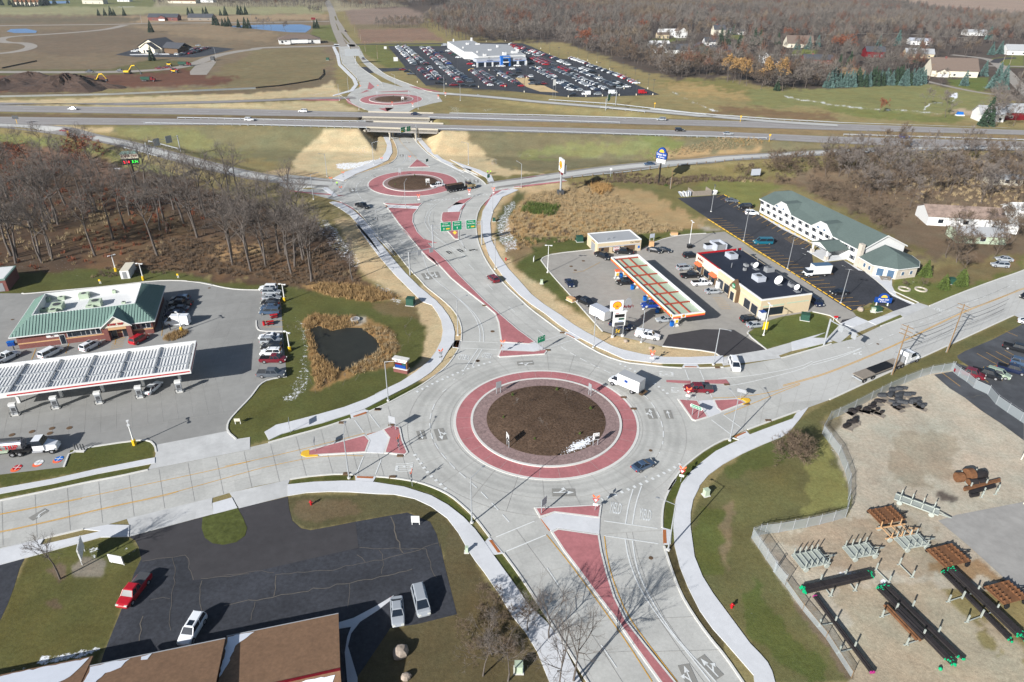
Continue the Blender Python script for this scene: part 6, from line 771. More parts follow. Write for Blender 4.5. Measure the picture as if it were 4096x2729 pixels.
x,y=f.px('N 1230,250',0);tt_=f.thing('dumpster_enclosure','pale grey walled dumpster enclosure behind the red edged roof','enclosure',x=x,y=y);BX(-2.2,2.2,-1.8,-1.5,0,2.2,0).box(-2.2,2.2,1.5,1.8,0,2.2,0).box(-2.2,-1.9,-1.497,1.497,0,2.2,0).bd('wall','bg',tt_);BX(1.9,2.,-1.4,1.4,0,2.1,0).bd('gate','grey',tt_);BX(-1.6,1.4,-1.1,1.1,0,1.6,0).bd('container','dg',tt_);A=G2('H 1360,1430',3.8);B=G2('H 1762,1393',3.8);f=Fr(A,ang(A,B));L_=math.dist(A[:2],B[:2]);D_=8.6;t=f.thing('car_wash','tan car wash building with brown panels and a white NOW OPEN banner','car wash');wallbox(t,0,L_,0,D_,3.5,'tan');BX(.3,L_-.3,.3,D_-.3,3.5,3.56,0).bd('roof','rg',t);BX(-.02,L_+.02,-.02,.3,3.5,3.8,0).box(-.02,L_+.02,D_-.3,D_,3.5,3.8,0).box(-.02,.3,.303,D_-.303,3.5,3.8,0).box(L_-.3,L_+.02,.303,D_-.303,3.5,3.8,0).bd('parapet','white',t);BX(.3,L_-.3,-.08,-.01,2.2,2.45,0).bd('band','bg',t);BX(.4,3.7,-.06,-.004,.5,2.1,0).box(8.6,12.2,-.06,-.004,.5,2.1,0).bd('brown_panel','brown',t);BX(1.2,2.,-.1,-.065,.1,2.,0).bd('door','gl',t);BX(4.9,7.4,-.06,-.004,.4,2.15,0).bd('brown_surround','brown',t);b_=BX(5.15,7.15,-.1,-.065,.75,2.05,0).bd('banner','white',t);text('NOW\nOPEN',.62,'red',b_,(6.15,-.11,1.45),RX);text('Car Wash',.75,'brown',t,(L_-2.1,-.04,3.),RX);BX(-.06,-.004,2.,5.,.1,2.6,0).bd('bay_door','grey',t);text('Car Wash',.6,'brown',t,(-.05,3.6,3.1),(R(90),0,R(-90)));BX(L_-1,L_-.4,-.08,-.01,.9,1.7,0).bd('notice','blue',t)
for x,y in((4,2.5),(6,3)):
 CY(x,y,3.56,4.3,.12,0,8).bd('vent_pipe','steel',t)
A=G1('O 380,410');B=G1('O 1465,1000');f=Fr(A,ang(A,B));L_=math.dist(A[:2],B[:2]);D_=15.5;ZE,ZR=(4.7,8.6);t=f.thing('hotel','long white two storey hotel with grey green hipped roof and arched dormers','hotel');wallbox(t,0,L_,0,D_,ZE,'white');m=MB();ov=.5;hp=5.;m.add([(-ov,-ov,ZE),(L_+ov,-ov,ZE),(L_+ov,D_/2,ZR),(hp,D_/2,ZR),(-ov,D_+ov,ZE),(L_+ov,D_+ov,ZE),(-ov,D_*.32,ZE+2.2),(-ov,D_*.68,ZE+2.2)],[(0,1,2,3,6),(4,7,3,2,5),(6,3,7)],0);m.add([(-ov,-ov,ZE-.15),(L_+ov,-ov,ZE-.15),(L_+ov,D_/2,ZR-.15),(-ov,D_/2,ZE+2)],[(3,2,1,0)],0);m.bd('roof','hr',t);m=MB();m.add([(L_+.02,0,ZE),(L_+.02,D_,ZE),(L_+.02,D_/2,ZR-.2)],[(0,1,2)],0).bd('gable_wall','white',t);m=MB();m.add([(-.02,0,ZE),(-.02,D_,ZE),(-.02,D_*.68,ZE+2.1),(-.02,D_*.32,ZE+2.1)],[(0,3,2,1)],0);m.bd('gable_wall','white',t);m=MB();m.box(-ov,L_+ov,-ov-.1,-ov,ZE-.3,ZE+.02,0);m.bar((L_+ov,-ov,ZE-.25),(L_+ov,D_/2,ZR-.22),.1,.35,0).bar((L_+ov,D_/2,ZR-.22),(L_+ov,D_+ov,ZE-.25),.1,.35,0);m.bd('eaves_trim','white',t)
for a,b,w1,w2 in(('O 560,345','O 770,445','O 628,403','O 700,440'),('O 990,560','O 1238,680','O 1075,640','O 1155,675')):
 x0=f.px(a,ZE)[0];x1=f.px(b,ZE)[0];xm=(x0+x1)/2;zt=ZE+2.6;q1=x0+(x1-x0)*.36;q2=x0+(x1-x0)*.64;yb=(zt-ZE)/(ZR-ZE)*D_/2;d=MB();d.add([(x0,-.55,ZE-.1),(x1,-.55,ZE-.1),(q2,-.55,zt),(q1,-.55,zt)],[(0,1,2,3)],0);dw=d.bd('dormer','white',t);d=MB();d.add([(x0-.3,-.8,ZE-.15),(q1,-.8,zt+.12),(q2,-.8,zt+.12),(x1+.3,-.8,ZE-.15),(x0-.3,.2,ZE-.05),(q1,yb+.6,zt+.12),(q2,yb+.6,zt+.12),(x1+.3,.2,ZE-.05)],[(0,4,5,1),(1,5,6,2),(2,6,7,3)],0);d.bd('dormer_roof','hr',dw);d=MB();d.bar((x0-.3,-.8,ZE-.3),(q1,-.8,zt-.05),.08,.22,0).bar((q1,-.8,zt-.05),(q2,-.8,zt-.05),.08,.22,0).bar((q2,-.8,zt-.05),(x1+.3,-.8,ZE-.3),.08,.22,0);d.bd('dormer_trim','white',dw)
 for w_ in(w1,w2):
  x=f.px(w_,3.2)[0];g=MB();P=[(x+.6*cos(R(a_)),-.6,5.+.6*sin(R(a_)))for a_ in range(0,181,20)];g.add(P,[tuple(range(len(P)))[::-1]],0);g.bd('arched_window','gu',dw)
lowx=['415,385','480,420','545,455','610,492','680,530','750,568','825,608','898,648','975,688','1055,730','1390,915'];upx=['430,300','495,335','560,370','628,403','700,440','770,475','845,520','918,558','995,600','1075,640','1155,675','1220,712','1345,785','1412,820']
for q in lowx:
 win(t,f.px('O '+q,1.4)[0],.85,1.1,1.15,-.02,'gl','white','dg')
for q in upx:
 win(t,f.px('O '+q,3.8)[0],3.1,1.1,1.15,-.02,'gl','white','dg')
cx,cy=f.px('O 1540,900',0);BX(L_-.2,L_+1.2,-1.2,-.1,0,6.9,0).bd('chimney','stone',t);W_=[tuple(Gz(*q,3.2)[:2])for q in px('O 1475,905 1640,1000 1920,1050 2155,1020 2160,960')];W_=[f.loc(p)for p in W_];W_=W_+[(L_+4,D_*.95),(L_+.3,D_*.9)];cxm=sum((p[0]for p in W_))/len(W_);cym=sum((p[1]for p in W_))/len(W_);wi=[(cxm+(x-cxm)*.94,cym+(y-cym)*.94)for x,y in W_];wn=MB().prism(wi,0,3.2).bd('restaurant_wall','stone',t);apx=[(L_+1.5,D_*.42,6.4),(L_+6.5,D_*.4,5.9)];m=MB();n=len(W_);V_=[(x,y,3.2)for x,y in W_]+apx;m.add(V_,[(0,1,n),(1,2,n+1,n),(2,3,n+1),(3,4,n+1),(4,5,n+1),(5,6,n,n+1),(6,0,n)],0);m.bd('restaurant_roof','hr',t);m=MB()
for i in range(5):
 a_,b_=(W_[i],W_[(i+1)%n]);m.bar((*a_,3.),(*b_,3.),.1,.22,0)
m.bd('restaurant_trim','white',t)
def wallwin(a,b,u,w_,h_,z_,par=t,nm='window'):
 a=NA(a);b=NA(b);d=(b-a)/np.linalg.norm(b-a);nrm=NA([d[1],-d[0]]);p=a+(b-a)*u+nrm*.03;q0=p-d*w_/2;q1=p+d*w_/2;fr_=MB().bar((*q0,z_-.08),(*q1,z_-.08),.06,h_+.16,0).bd(nm,'white',par);MB().bar((*q0+nrm*.02+d*.1,z_),(*q1+nrm*.02-d*.1,z_),.06,h_,0).bd('pane','gu',fr_)
wallwin(wi[0],wi[1],.4,1,1.1,1.1);wallwin(wi[0],wi[1],.75,1,1.1,1.1);wallwin(wi[1],wi[2],.3,1.9,2.2,.3);wallwin(wi[1],wi[2],.75,1.9,2.2,.3);wallwin(wi[2],wi[3],.3,1,1,1.1);wallwin(wi[2],wi[3],.72,1,1,1.1);x0=f.px('O 985,855',0)[0];x1=f.px('O 1115,945',0)[0];y0=f.px('O 1115,945',0)[1];m=MB();gable(m,y0-.3,-.2,x0-.6,x1+.6,3.2,4.7,.5,'x');pc=t;m=MB();gable(m,x0-.6,x1+.6,y0-.3,-.3,3.1,4.6,.5,'y');m.bd('porch_roof','hr',t);m=MB();gendy(m,y0-.2,x0-.6,x1+.6,3.1,4.5);m.bd('porch_gable','white',t)
for x in(x0,x1):
 BX(x-.2,x+.2,y0-.2,y0+.2,1.2,3.1,0).bd('porch_column','white',t);BX(x-.45,x+.45,y0-.45,y0+.45,0,1.2,0).bd('column_base','stone',t)
BX(x0-1,x1+1,y0-1,-.2,0,.16,0).bd('porch_floor','walk',t);p=f.at(f.px('O 1100,755',3.5)[0],-1);bn=G1('O 1770,1160');tt_=thing('picnic_table','grey picnic bench on the paved terrace before the round wing','bench',(bn[0],bn[1],.1),R(-10));BX(-1.4,1.4,-.4,.4,.7,.78,0).bd('top','wg',tt_)
for y in(-.8,.8):
 BX(-1.4,1.4,y-.15,y+.15,.4,.46,0).bd('seat','wg',tt_)
for x in(-1,1):
 BX(x-.06,x+.06,-.85,.85,0,.7,0).bd('leg','wg',tt_)
surf('terrace','walk',.05,'O 1310,945 1480,1060 1640,1080 1860,1140 1850,1160 1850,1230 1900,1330 2000,1390 2100,1430 2080,1445 1850,1340 1700,1190 1560,1080','O 380,430 1140,840 1130,870 980,770 870,720 630,600 380,445');ZE=2.8;A=G2('AA 890,795',ZE);a15=R(15.4);f=Fr(A,a15);t=f.thing('office_building','low office with brown shingled roofs partly under snow','office building')
def slope(x0,x1,ye,yr,ze,zr,name,mt='shingle',par=t):
 m=MB();m.add([(x0,ye,ze),(x1,ye,ze),(x1,yr,zr),(x0,yr,zr),(x0,ye-2*(ye-yr),ze),(x1,ye-2*(ye-yr),ze)],[(0,3,2,1),(3,4,5,2)],0);th=.25;m.add([(x0,ye,ze-th),(x1,ye,ze-th),(x1,ye,ze),(x0,ye,ze),(x1,yr,zr-th),(x1,yr,zr),(x0,yr,zr-th),(x0,yr,zr)],[(0,3,2,1),(1,2,5,4),(0,6,7,3)],0)
 return m.bd(name,mt,par)
xr=.0;xb=f.px('Z 2095,1140',ZE)[0];slope(xb,xr,0,-9.9,ZE,5.,'roof');BX(xb+.3,xr-.6,-18.8,-.7,0,2.85,0).bd('wall','brick',t);MB().bar((xb,-9.9,4.98),(xr,-9.9,4.98),.3,.1,0).bd('ridge_cap','dkred',t);MB().bar((xb,.06,ZE-.2),(xr,.06,ZE-.2),.1,.24,0).bd('gutter','gv',t);zb_=3.7;p=f.px('Z 2080,1165',zb_);q=f.px('Z 830,1415',zb_);slope(q[0],p[0],p[1],p[1]-10.5,zb_,6.4,'roof');BX(q[0]+.4,p[0]-.4,p[1]-20,p[1]-.7,0,zb_,0).bd('wall','brick',t);m=MB();m.add([(p[0]-.45,p[1]-.4,zb_-.1),(p[0]-.45,p[1]-10.5,6.3),(p[0]-.45,p[1]-20,zb_-.1)],[(0,1,2)]);m.bd('gable_wall','wood',t);MB().bar((q[0],p[1]+.06,zb_-.2),(p[0],p[1]+.06,zb_-.2),.1,.24,0).bd('gutter','gv',t);zc=3.;p2=f.px('Z 860,1325',zc);slope(p2[0]-26,p2[0],p2[1],p2[1]-9,zc,5.2,'roof');BX(p2[0]-26,p2[0]-.5,p2[1]-18,p2[1]-.7,0,zc,0).bd('wall','brick',t)
def roofsnow(P,ye,ze,sl,name='roof_snow'):
 m=MB();Q=resamp([NA(p)for p in P]+[NA(P[0])],.5)[:-1];Q=[(x+RU(-.12,.12),y+RU(-.12,.12))for x,y in Q];tr=TP([[Vector((x,y,0))for x,y in Q]]);V_=[(x,y,ze+(ye-y)*sl+.05)for x,y in Q];fs=[]
 for a_,b_,c_ in tr:
  cr_=(Q[b_][0]-Q[a_][0])*(Q[c_][1]-Q[a_][1])-(Q[b_][1]-Q[a_][1])*(Q[c_][0]-Q[a_][0]);fs.append((a_,b_,c_)if cr_>0 else(a_,c_,b_))
 m.add(V_,fs);m.bd(name,'snow',t)
S1=(5.-ZE)/9.9;roofsnow([(xb+.1,-.1),(xb+3.4,-.1),(xb+2.2,-1.2),(xb+1.2,-2),(xb+.9,-4.5),(xb+.1,-7)],0,ZE,S1);roofsnow([(xr-5.5,-10.3),(xr-.6,-10.4),(xr-2.,-13.2),(xr-3,-13.3),(xr-4.6,-12)],-9.9,5.,-S1);roofsnow([(q[0]+.2,p[1]-.1),(q[0]+4.5,p[1]-.1),(q[0]+3.8,p[1]-1.3),(q[0]+2.3,p[1]-1.9),(q[0]+.2,p[1]-5)],p[1],zb_,2.7/10.5);roofsnow([(q[0]+5.6,p[1]-.2),(q[0]+6.8,p[1]-.1),(q[0]+6.5,p[1]-1),(q[0]+5.7,p[1]-.9)],p[1],zb_,2.7/10.5);roofsnow([(p2[0]-24,p2[1]-.3),(p2[0]-.4,p2[1]-.3),(p2[0]-1.2,p2[1]-2.5),(p2[0]-3,p2[1]-4),(p2[0]-5,p2[1]-7),(p2[0]-24,p2[1]-8.5)],p2[1],zc,2.2/9);slab('footpath','walk',.08,'AA 1325,652 1290,700 1200,770 1060,860 990,950 965,1050 1040,1300 1040,1340 960,1340 940,1100 960,980 990,900 895,915 895,865 1010,830 1180,740');ZD=5.8;P=[tuple(Gz(*q,ZD)[:2])for q in px('C 205,383 430,368 500,403 760,410 870,475 905,490 930,510 490,520 475,512 470,490 365,470')];P=[tuple(Gz(*q,ZD)[:2])for q in px('C 205,383 430,368 500,403 755,408 925,505 490,520 470,505 430,480 360,478')];cxy=np.mean(P,0);f=Fr((-31.5,593.7),R(21.5));t=f.thing('car_dealership','white flat-roofed car dealership with a bright blue entrance portal','dealership');PL=[f.loc(p)for p in P];PL=[(x,max(y,2.))for x,y in PL];MB().prism(PL,0,ZD).bd('hall','white',t);MB().prism(inset(PL,.5),ZD,ZD+.08).bd('roof','rg',t);BX(0,43.5,0,9,0,5.9,0).bd('showroom','bg',t);BX(.4,43.1,.4,8.6,5.9,5.98,0).bd('showroom_roof','rg',t);BX(-.05,43.55,-.08,-.01,3.7,4.,0).bd('blue_band','blue',t);bx=f.px('C 690,610',0)[0];bx2=f.px('C 780,608',0)[0];BX(bx,bx2,-1.6,1.5,0,7.9,0).bd('portal','blue',t);BX(bx+1.9,bx2-1.9,-1.7,-1.62,3.8,5.6,0).box(bx+1.9,bx2-1.5,-1.7,-1.62,0,2.8,0).bd('portal_glazing','gl',t);BX(bx+1.8,bx2-1.3,-2.2,-1.65,2.9,3.7,0).bd('portal_header','white',t);text('CHEVROLET',1.25,'white',t,((bx+bx2)/2+.6,-1.75,6.8),RX,ext=.1,sx=.85);text('BUICK  GMC',1.1,'dkred',t,(bx2+7.5,-.2,4.9),RX);text('GUSTMAN',1.1,'bs',t,(bx-9,-.2,4.9),RX);x=1.
for x in(1.5,8.,14.5,bx2+1.2,bx2+8.2):
 win(t,x+2.6,.2,4.6,3.3,-.02,'gl','bg')
 for k in range(4):
  pass
for x in(-.1,6.9,13.2,bx2+7.,43.):
 BX(x,x+1.,-.5,.0-.003,0,3.7,0).bd('pillar','white',t)
BX(-.06,-.003,0,9,0,3.7,0).bd('end_glazing','gl',t)
for q,sx,sy,h in[('C 390,405',2.5,2,1.5),('C 485,405',4,1.5,1),('C 665,430',1.6,1.6,1.8),('C 595,458',3,1.5,1),('C 548,508',2.5,2,1.5),('C 730,500',3,2.5,2.2),('C 822,482',5,3.5,1.6),('C 850,475',2,3,2.6),('C 262,378',1,1,2.4),('C 428,372',1.4,1.4,3),('C 480,480',1,1,1.5),('C 350,440',1,1,1.5)]:
 x,y=f.px(q,6.4);rtu(t,x,y,ZD+.08,sx,sy,h,'white')
A=G1('A 1285,478');B=G1('A 1480,505');f=Fr(A,R(-20));t=f.thing('gabled_clinic','cream building with steep dark gables beside a small full car park','building');wallbox(t,0,26,0,20,4.5,'ow');wallbox(t,26,42,2,16,4.5,'brown');m=MB();gable(m,0,26,0,20,4.5,11,1,'y');m.bd('roof','rd',t);[(gendy(q,*a),q.bd('gable_wall','ow',t))for q,a in((MB(),(0,0,26,4.5,10.8)),(MB(),(-6,8,24,4,8.6)))];wallbox(t,8,24,-6,0,4,'ow');m=MB();gable(m,8,24,-6,0,4,8.8,.8,'y');m.bd('porch_roof','rd',t);m=MB();gable(m,26,44,2,16,4.5,8.5,1,'x');m.bd('roof','rd',t);win(t,16,1,3,2,-6.1);win(t,12,.3,1.5,2.5,-6.1,name='door');BX(-1,-.003,2,9,0,2,0).bd('brick_wing','brick',t);A=G1('B 500,408');f=Fr(A,R(19));t=f.thing('unfinished_house','long unfinished white building with grey hipped roof and dark openings','building');wallbox(t,0,40,0,16,4.2,'white');m=MB();m.add([(-1,-1,4.2),(41,-1,4.2),(41,17,4.2),(-1,17,4.2),(10,8,8.2),(30,8,8.2)],[(0,1,5,4),(1,2,5),(2,3,4,5),(3,0,4)],0);m.bd('roof','rb',t);wallbox(t,11,18,-4,0,5,'dg','porch')
for x in(3,6.5,22,27,32):
 win(t,x,1,1.8,2,-.05)
for q,l,L_,c in(('B 690,408','long white semi trailer before the unfinished building',16,'white'),('B 575,415','small white trailer left of the long one',5,'white')):
 p=G1(q);tt_=thing('semi_trailer',l,'trailer',(p[0],p[1],.1),R(16));BX(-L_/2,L_/2,-1.2,1.2,1 if L_>8 else 0.5,4 if L_>8 else 2.8,0).bd('box',c,tt_);wheelset(tt_,(L_*.3,),2.4,.5)
def house(s,ang_,label,L_,D_,zw,zr,wall,roof,ax='x',garage=None,chim=False,wn=3,name='house'):
 p=G1(s);f=Fr(p,R(ang_));t=f.thing(name,label,'house');wallbox(t,0,L_,0,D_,zw,wall);m=MB();gable(m,0,L_,0,D_,zw,zr,.5,ax);m.bd('roof',roof,t);a,b=(L_,D_)if ax=='x' else(D_,L_)
 for k in(.05,a-.05):
  m=MB();(gend if ax=='x' else gendy)(m,k,0,b,zw,zr-.2);m.bd('gable_wall',wall,t)
 for k in range(wn):
  win(t,L_*(k+.5)/wn,1,1.6,1.3,-.04,'gl')
 if garage:
  x0,w_,d_,h_=garage;wallbox(t,x0,x0+w_,-d_,-.003,h_,wall,'garage');m=MB();gable(m,x0,x0+w_,-d_,0,h_,h_+w_*.25,.4,'y');m.bd('garage_roof',roof,t);m=MB();gendy(m,-d_+.05,x0,x0+w_,h_,h_+w_*.25-.2);m.bd('garage_gable',wall,t);BX(x0+.6,x0+w_-.6,-d_-.05,-d_-.003,.1,2.2,0).bd('garage_door','white',t)
 if chim:
  BX(L_*.3,L_*.3+1.2,D_*.45,D_*.45+1.2,zw,zr+1,0).bd('chimney','brick',t)
 return t
house('A 1365,190',3,'dark roofed stone house left of the two along the far country road',38,14,4,8,'brick','rd',garage=(14,9,3,4));house('A 1730,190',3,'small dark roofed house right of the two along the far country road',32,13,3.6,8,'wg','rd');house('A 120,52',0,'cream house with red brown roof at the far left top edge',42,18,5,12,'ow','rust');house('A 250,48',10,'dark house beside the cream house at the far left top',28,16,5,11,'dg','rd');house('A 760,36',0,'white house with dark roof at the top edge by the pond',36,16,6,12,'ow','rd');house('A 1080,16',0,'small white house at the very top edge',22,12,5,9,'white','rd');house('A 1545,30',0,'low house with an orange brown roof at the top edge',50,22,4,10,'ow','rust');house('A 1780,22',0,'white farmhouse behind the low orange roofed house',36,14,7,12,'white','rb');house('E 1250,905',-8,'large cream house with brown hipped roof and stone front beside the spruce row',34,18,4.5,13,'ow','rb',garage=(3,9,3,3.5),chim=True);house('E 480,680',-5,'dark red barn house with grey roof among bare trees',17,12,5,9,'dkred','rd');house('E 1000,530',-10,'long white shed with grey blue metal roof',22,12,4,6.5,'white','bg');house('E 950,680',-15,'tan house with broad grey roof behind a blue spruce',24,14,3.5,7.5,'tan','rg');house('E 150,905',-5,'small wooden building shell with plywood roof above the spruce row',19,9,4,6,'wood','wood',wn=4);house('E 2150,650',-5,'white ranch house with grey roof by the curved dark road',30,14,4,9,'white','rg');house('E 1650,420',-5,'low pale house far among the trees by the lane',26,10,3.5,6.5,'white','rg');house('E 120,340',-5,'grey roofed brick house deep in the wood',22,12,4,9,'brick','rb');house('D 90,485',5,'small tan house in front of a white house',14,8,4,6,'tan','rb');house('D 120,450',5,'white house behind the small tan house',20,10,4,7,'white','white');house('D 350,480',12,'tall white gabled house near the tan house',11,12,7,11,'white','rb','y');house('D 0,600',5,'white house with a flat looking pale roof at the wood edge',20,12,4,6,'white','white');house('D 60,665',5,'white garage with dark gabled roof below the pale roofed house',13,10,4,8,'white','rd','y');house('D 215,675',3,'dark roofed house with white walls beside the white garage',27,12,3.5,8,'white','rd',garage=(13,7,3,3));house('D 540,670',-3,'green gabled house with white trim',16,14,4,9,'gb','rd','y');house('D 760,690',0,'dark house with several small gables right of the green house',20,12,4,8,'brown','rd',garage=(6,6,4,3));house('D 800,445',8,'white house with steep grey roof and chimney near the rusty oak',14,10,6,11,'ow','rd',chim=True);house('D 925,430',5,'low grey roofed house right of the steep roofed white house',11,9,3,6,'white','rd');house('D 1050,435',5,'white garage with grey roof right of the conifer',15,9,3.5,6,'white','rd');house('D 690,580',5,'white gabled house with dark roof before the tall conifers',16,10,4,8,'white','rd')
house('D 1380,790',0,'white gabled cottage hidden in brush',9,8,4,8,'white','white','y');house('D 1460,810',0,'small white shed right of the hidden cottage',10,6,3,4.5,'white','rd');house('D 1720,600',-5,'large grey brown roofed house behind two blue spruces',26,18,4,11,'ow','rb');house('D 1930,800',-8,'red brick house with grey roof and a brick chimney',24,14,3.5,7,'brick','rd',chim=True);house('J 910,1010',-8,'long shed with a rusty striped metal roof in the wood',24,11,3.2,5.6,'white','rusty_roof',name='shed');house('J 1180,1170',-5,'pale green shed with grey gabled roof under bare trees',15,8,2.6,4.2,'pg','rg',name='shed',wn=1);house('J 1480,650',-5,'low whitish shed half hidden by bare trees',12,6,2.5,3.8,'ow','rg',name='shed');house('J 1700,1010',0,'white house cut off by the right edge',16,9,4,6.5,'white','white');house('E 1820,1440',-5,'white gabled barn beside the tall conifer near the highway',13,10,4,8,'white','rg',name='barn');house('E 2080,1420',0,'long red barn at the right edge near the highway',34,12,4,8,'dkred','rg',name='barn');p=G1('J 1560,1080');t=thing('camper_trailer','white camper trailer beside the rusty roofed shed','trailer',(p[0],p[1],.1),R(-25));BX(-4.5,4.5,-1.3,1.3,.5,3,0).bd('body','white',t);BX(-3,-2,-1.34,-1.302,1.6,2.3,0).bd('window','gl',t);wheelset(t,(-.5,.5),2.4,.35);p=G1('E 1590,1370');t=thing('boat_under_tarp','boat wrapped in a blue tarpaulin in the farmyard','boat',(p[0],p[1],.1),R(0));MB().hexa([(-2,-1,0),(2,-1,0),(2.4,1,0),(-2,1,0)],[(-1.5,-.5,2.2),(1.5,-.5,2),(1.5,.5,2),(-1.5,.5,2.2)],0).bd('tarpaulin','blue',t);BX(-2.2,2.4,-1.1,1.1,-.05,.6,0).bd('hull','white',t);p=G1('K 95,430');f=Fr(p,R(17));t=f.thing('brick_garage','brick car wash block with green trimmed white roof at the left edge','building');wallbox(t,-16,0,0,9,3.1,'brick');BX(-16.1,.1,-.1,9.1,3.1,3.5,0).bd('roof_trim','gr',t);BX(-15.8,-.3,.3,8.7,3.5,3.54,0).bd('roof','white',t);BX(-6,-.8,-.06,-.003,.1,2.4,0).bd('door','grey',t);p=G1('K 1268,305');f=Fr(p,R(12));t=f.thing('cold_store','white windowless cold store box on the lawn behind the store','shed');wallbox(t,0,2.3,0,6.2,2.3,'white');BX(.03,2.27,.03,6.17,2.3,2.34,0).bd('roof','ow',t);BX(.6,1.6,-.05,-.003,.1,2,0).bd('door','grey',t)
def bridge(a0,a1,b0,b1,label):
 A0,A1,B0,B1=[NA(Gz(*q,HWZ))for q in(a0,a1,b0,b1)];h=ang(A0,A1);f=Fr(A0,h);L=math.dist(A0[:2],A1[:2]);y1=f.loc(B0)[1];t=f.thing('highway_bridge',label,'bridge');t.location.z=HWZ;BX(-1,L+1,-.6,y1+.6,-.9,.06,0).bd('deck','shoulder',t)
 for y in(-.6,y1+.25):
  BX(-1,L+1,y,y+.35,-.95,.75,0).bd('parapet','kerbdull',t)
 for y in(-.3,y1/2,y1):
  BX(-.5,L+.5,y-.2,y+.2,-1.7,-.905,0).bd('girder','shoulder',t)
 for x in(L*.31,L*.69):
  BX(x-.4,x+.4,-.2,y1+.2,-2.4,-1.705,0).bd('pier_cap','kerbdull',t)
  for y in(.6,y1/2,y1-.6):
   CY(x,y,-5.6,-2.4,.4,0,10).bd('pier','kerbdull',t)
 for x in(-2.2,L+1.2):
  BX(x,x+1,-.8,y1+.8,-3.2,-.92,0).bd('abutment','kerbdull',t)
bridge((1472,512),(1745,521),(1470,489),(1745,499),'near concrete highway bridge with shaded underpass below the green signs');bridge((1458,471),(1712,476),(1455,451),(1710,454),'far concrete highway bridge carrying the other carriageway')
def rail(s,label,z=None,post='gv',hd='road'):
 P=[Gz(*q,z)if z is not None else GH(*q)for q in px(s)];P=[NA(p[:2])for p in P];P=resamp(P,3.8);zz=Hf([p[0]for p in P],[p[1]for p in P]);zz=[z if z is not None else float(a_)for a_ in zz];o3=(P[0][0],P[0][1],zz[0]);t=thing('guard_rail',label,'guardrail',o3);m=MB()
 for k in range(len(P)-1):
  m.bar((P[k][0]-o3[0],P[k][1]-o3[1],zz[k]-o3[2]+.45),(P[k+1][0]-o3[0],P[k+1][1]-o3[1],zz[k+1]-o3[2]+.45),.14,.42,0)
 m.bd('beam','gv',t);pm=BX(-.12,.12,-.12,.12,-.4,.95,0).mesh('post',[post]);pts=[(p[0]-o3[0],p[1]-o3[1],a_-o3[2])for p,a_ in zip(P,zz)]
 for p in pts[:100]:
  link('post',pm,t,(p[0],p[1]-.12,p[2]))
rail('F 1330,338 2354,352 G 0,346 1300,380','guardrail along the near carriageway left of the bridge',5.5);rail('F 1635,288 2354,300 G 0,297 1290,322','guardrail between the carriageways left of the bridge',5.5);rail('G 1940,392 H 0,392 1200,425 2354,462 I 0,605 1460,650','long guardrail along the near carriageway right of the bridge',5.5);rail('G 1870,283 H 0,288 1560,332','short guardrail between the carriageways right of the bridge',5.5);rail('H 910,122 1500,160 2354,258 I 0,285 800,355 1500,405 2352,452 J 0,97 1783,158','outer guardrail along the far right ramp',None);rail('J 165,207 1000,232 1783,256','guardrail in the median at the right edge',5.5);rail('H 1120,838 1500,800 2000,740 2354,700 I 0,1015 700,955 1500,890 2352,842 J 400,362 900,345 1783,345','timber post guardrail along the near right ramp',None,'wood');rail('H 1380,192 1790,232','short guardrail inside the far right ramp');rail('F 1140,565 1300,600 1450,645','short guardrail on the left ramp shoulder');rail('F 1370,505 1640,575','short guardrail behind the sign gantry on the left ramp');rail('H 0,247 900,266 1900,298','low barrier along the far carriageway right of the bridge',5.5)
def lamp(base,h,armto,label,mat_='gv',arm=2.4,r=.13,head='cobra',yellow=False,group='street lamps'):
 p=G1(base);hh=float(Hf(p[0],p[1]))
 if armto is None:
  rz=0
 else:
  rz=ang(p,Gz(*px(armto)[0],h+hh))
 t=thing('street_lamp',label,'street lamp',(p[0],p[1],hh),rz,group);CY(0,0,0,h,r,0,8,r2=r*.6).bd('pole',mat_,t);CY(0,0,0,.25 if not yellow else 1.15,.3 if not yellow else 0.36,0,8).bd('pole_base','yellow' if yellow else 'kerb',t)
 if head=='cobra':
  a=MB().tube((0,0,h-.1),(arm,0,h+.55),.05,0,5).bd('arm',mat_,t);MB().ball((arm+.25,0,h+.58),.34,0,8,5,sq=(1,.6,.3)).bd('lamp_head','steel',a)
 else:
  a=BX(-.7,.7,-.05,.05,h,h+.1,0).bd('arm',mat_,t)
  for s in(-1,1):
   BX(s*.75-.28,s*.75+.28,-.2,.2,h-.05,h+.12,0).bd('lamp_head','dg' if head=='dark' else 'white',a)
 return t
W='tall white street lamp '
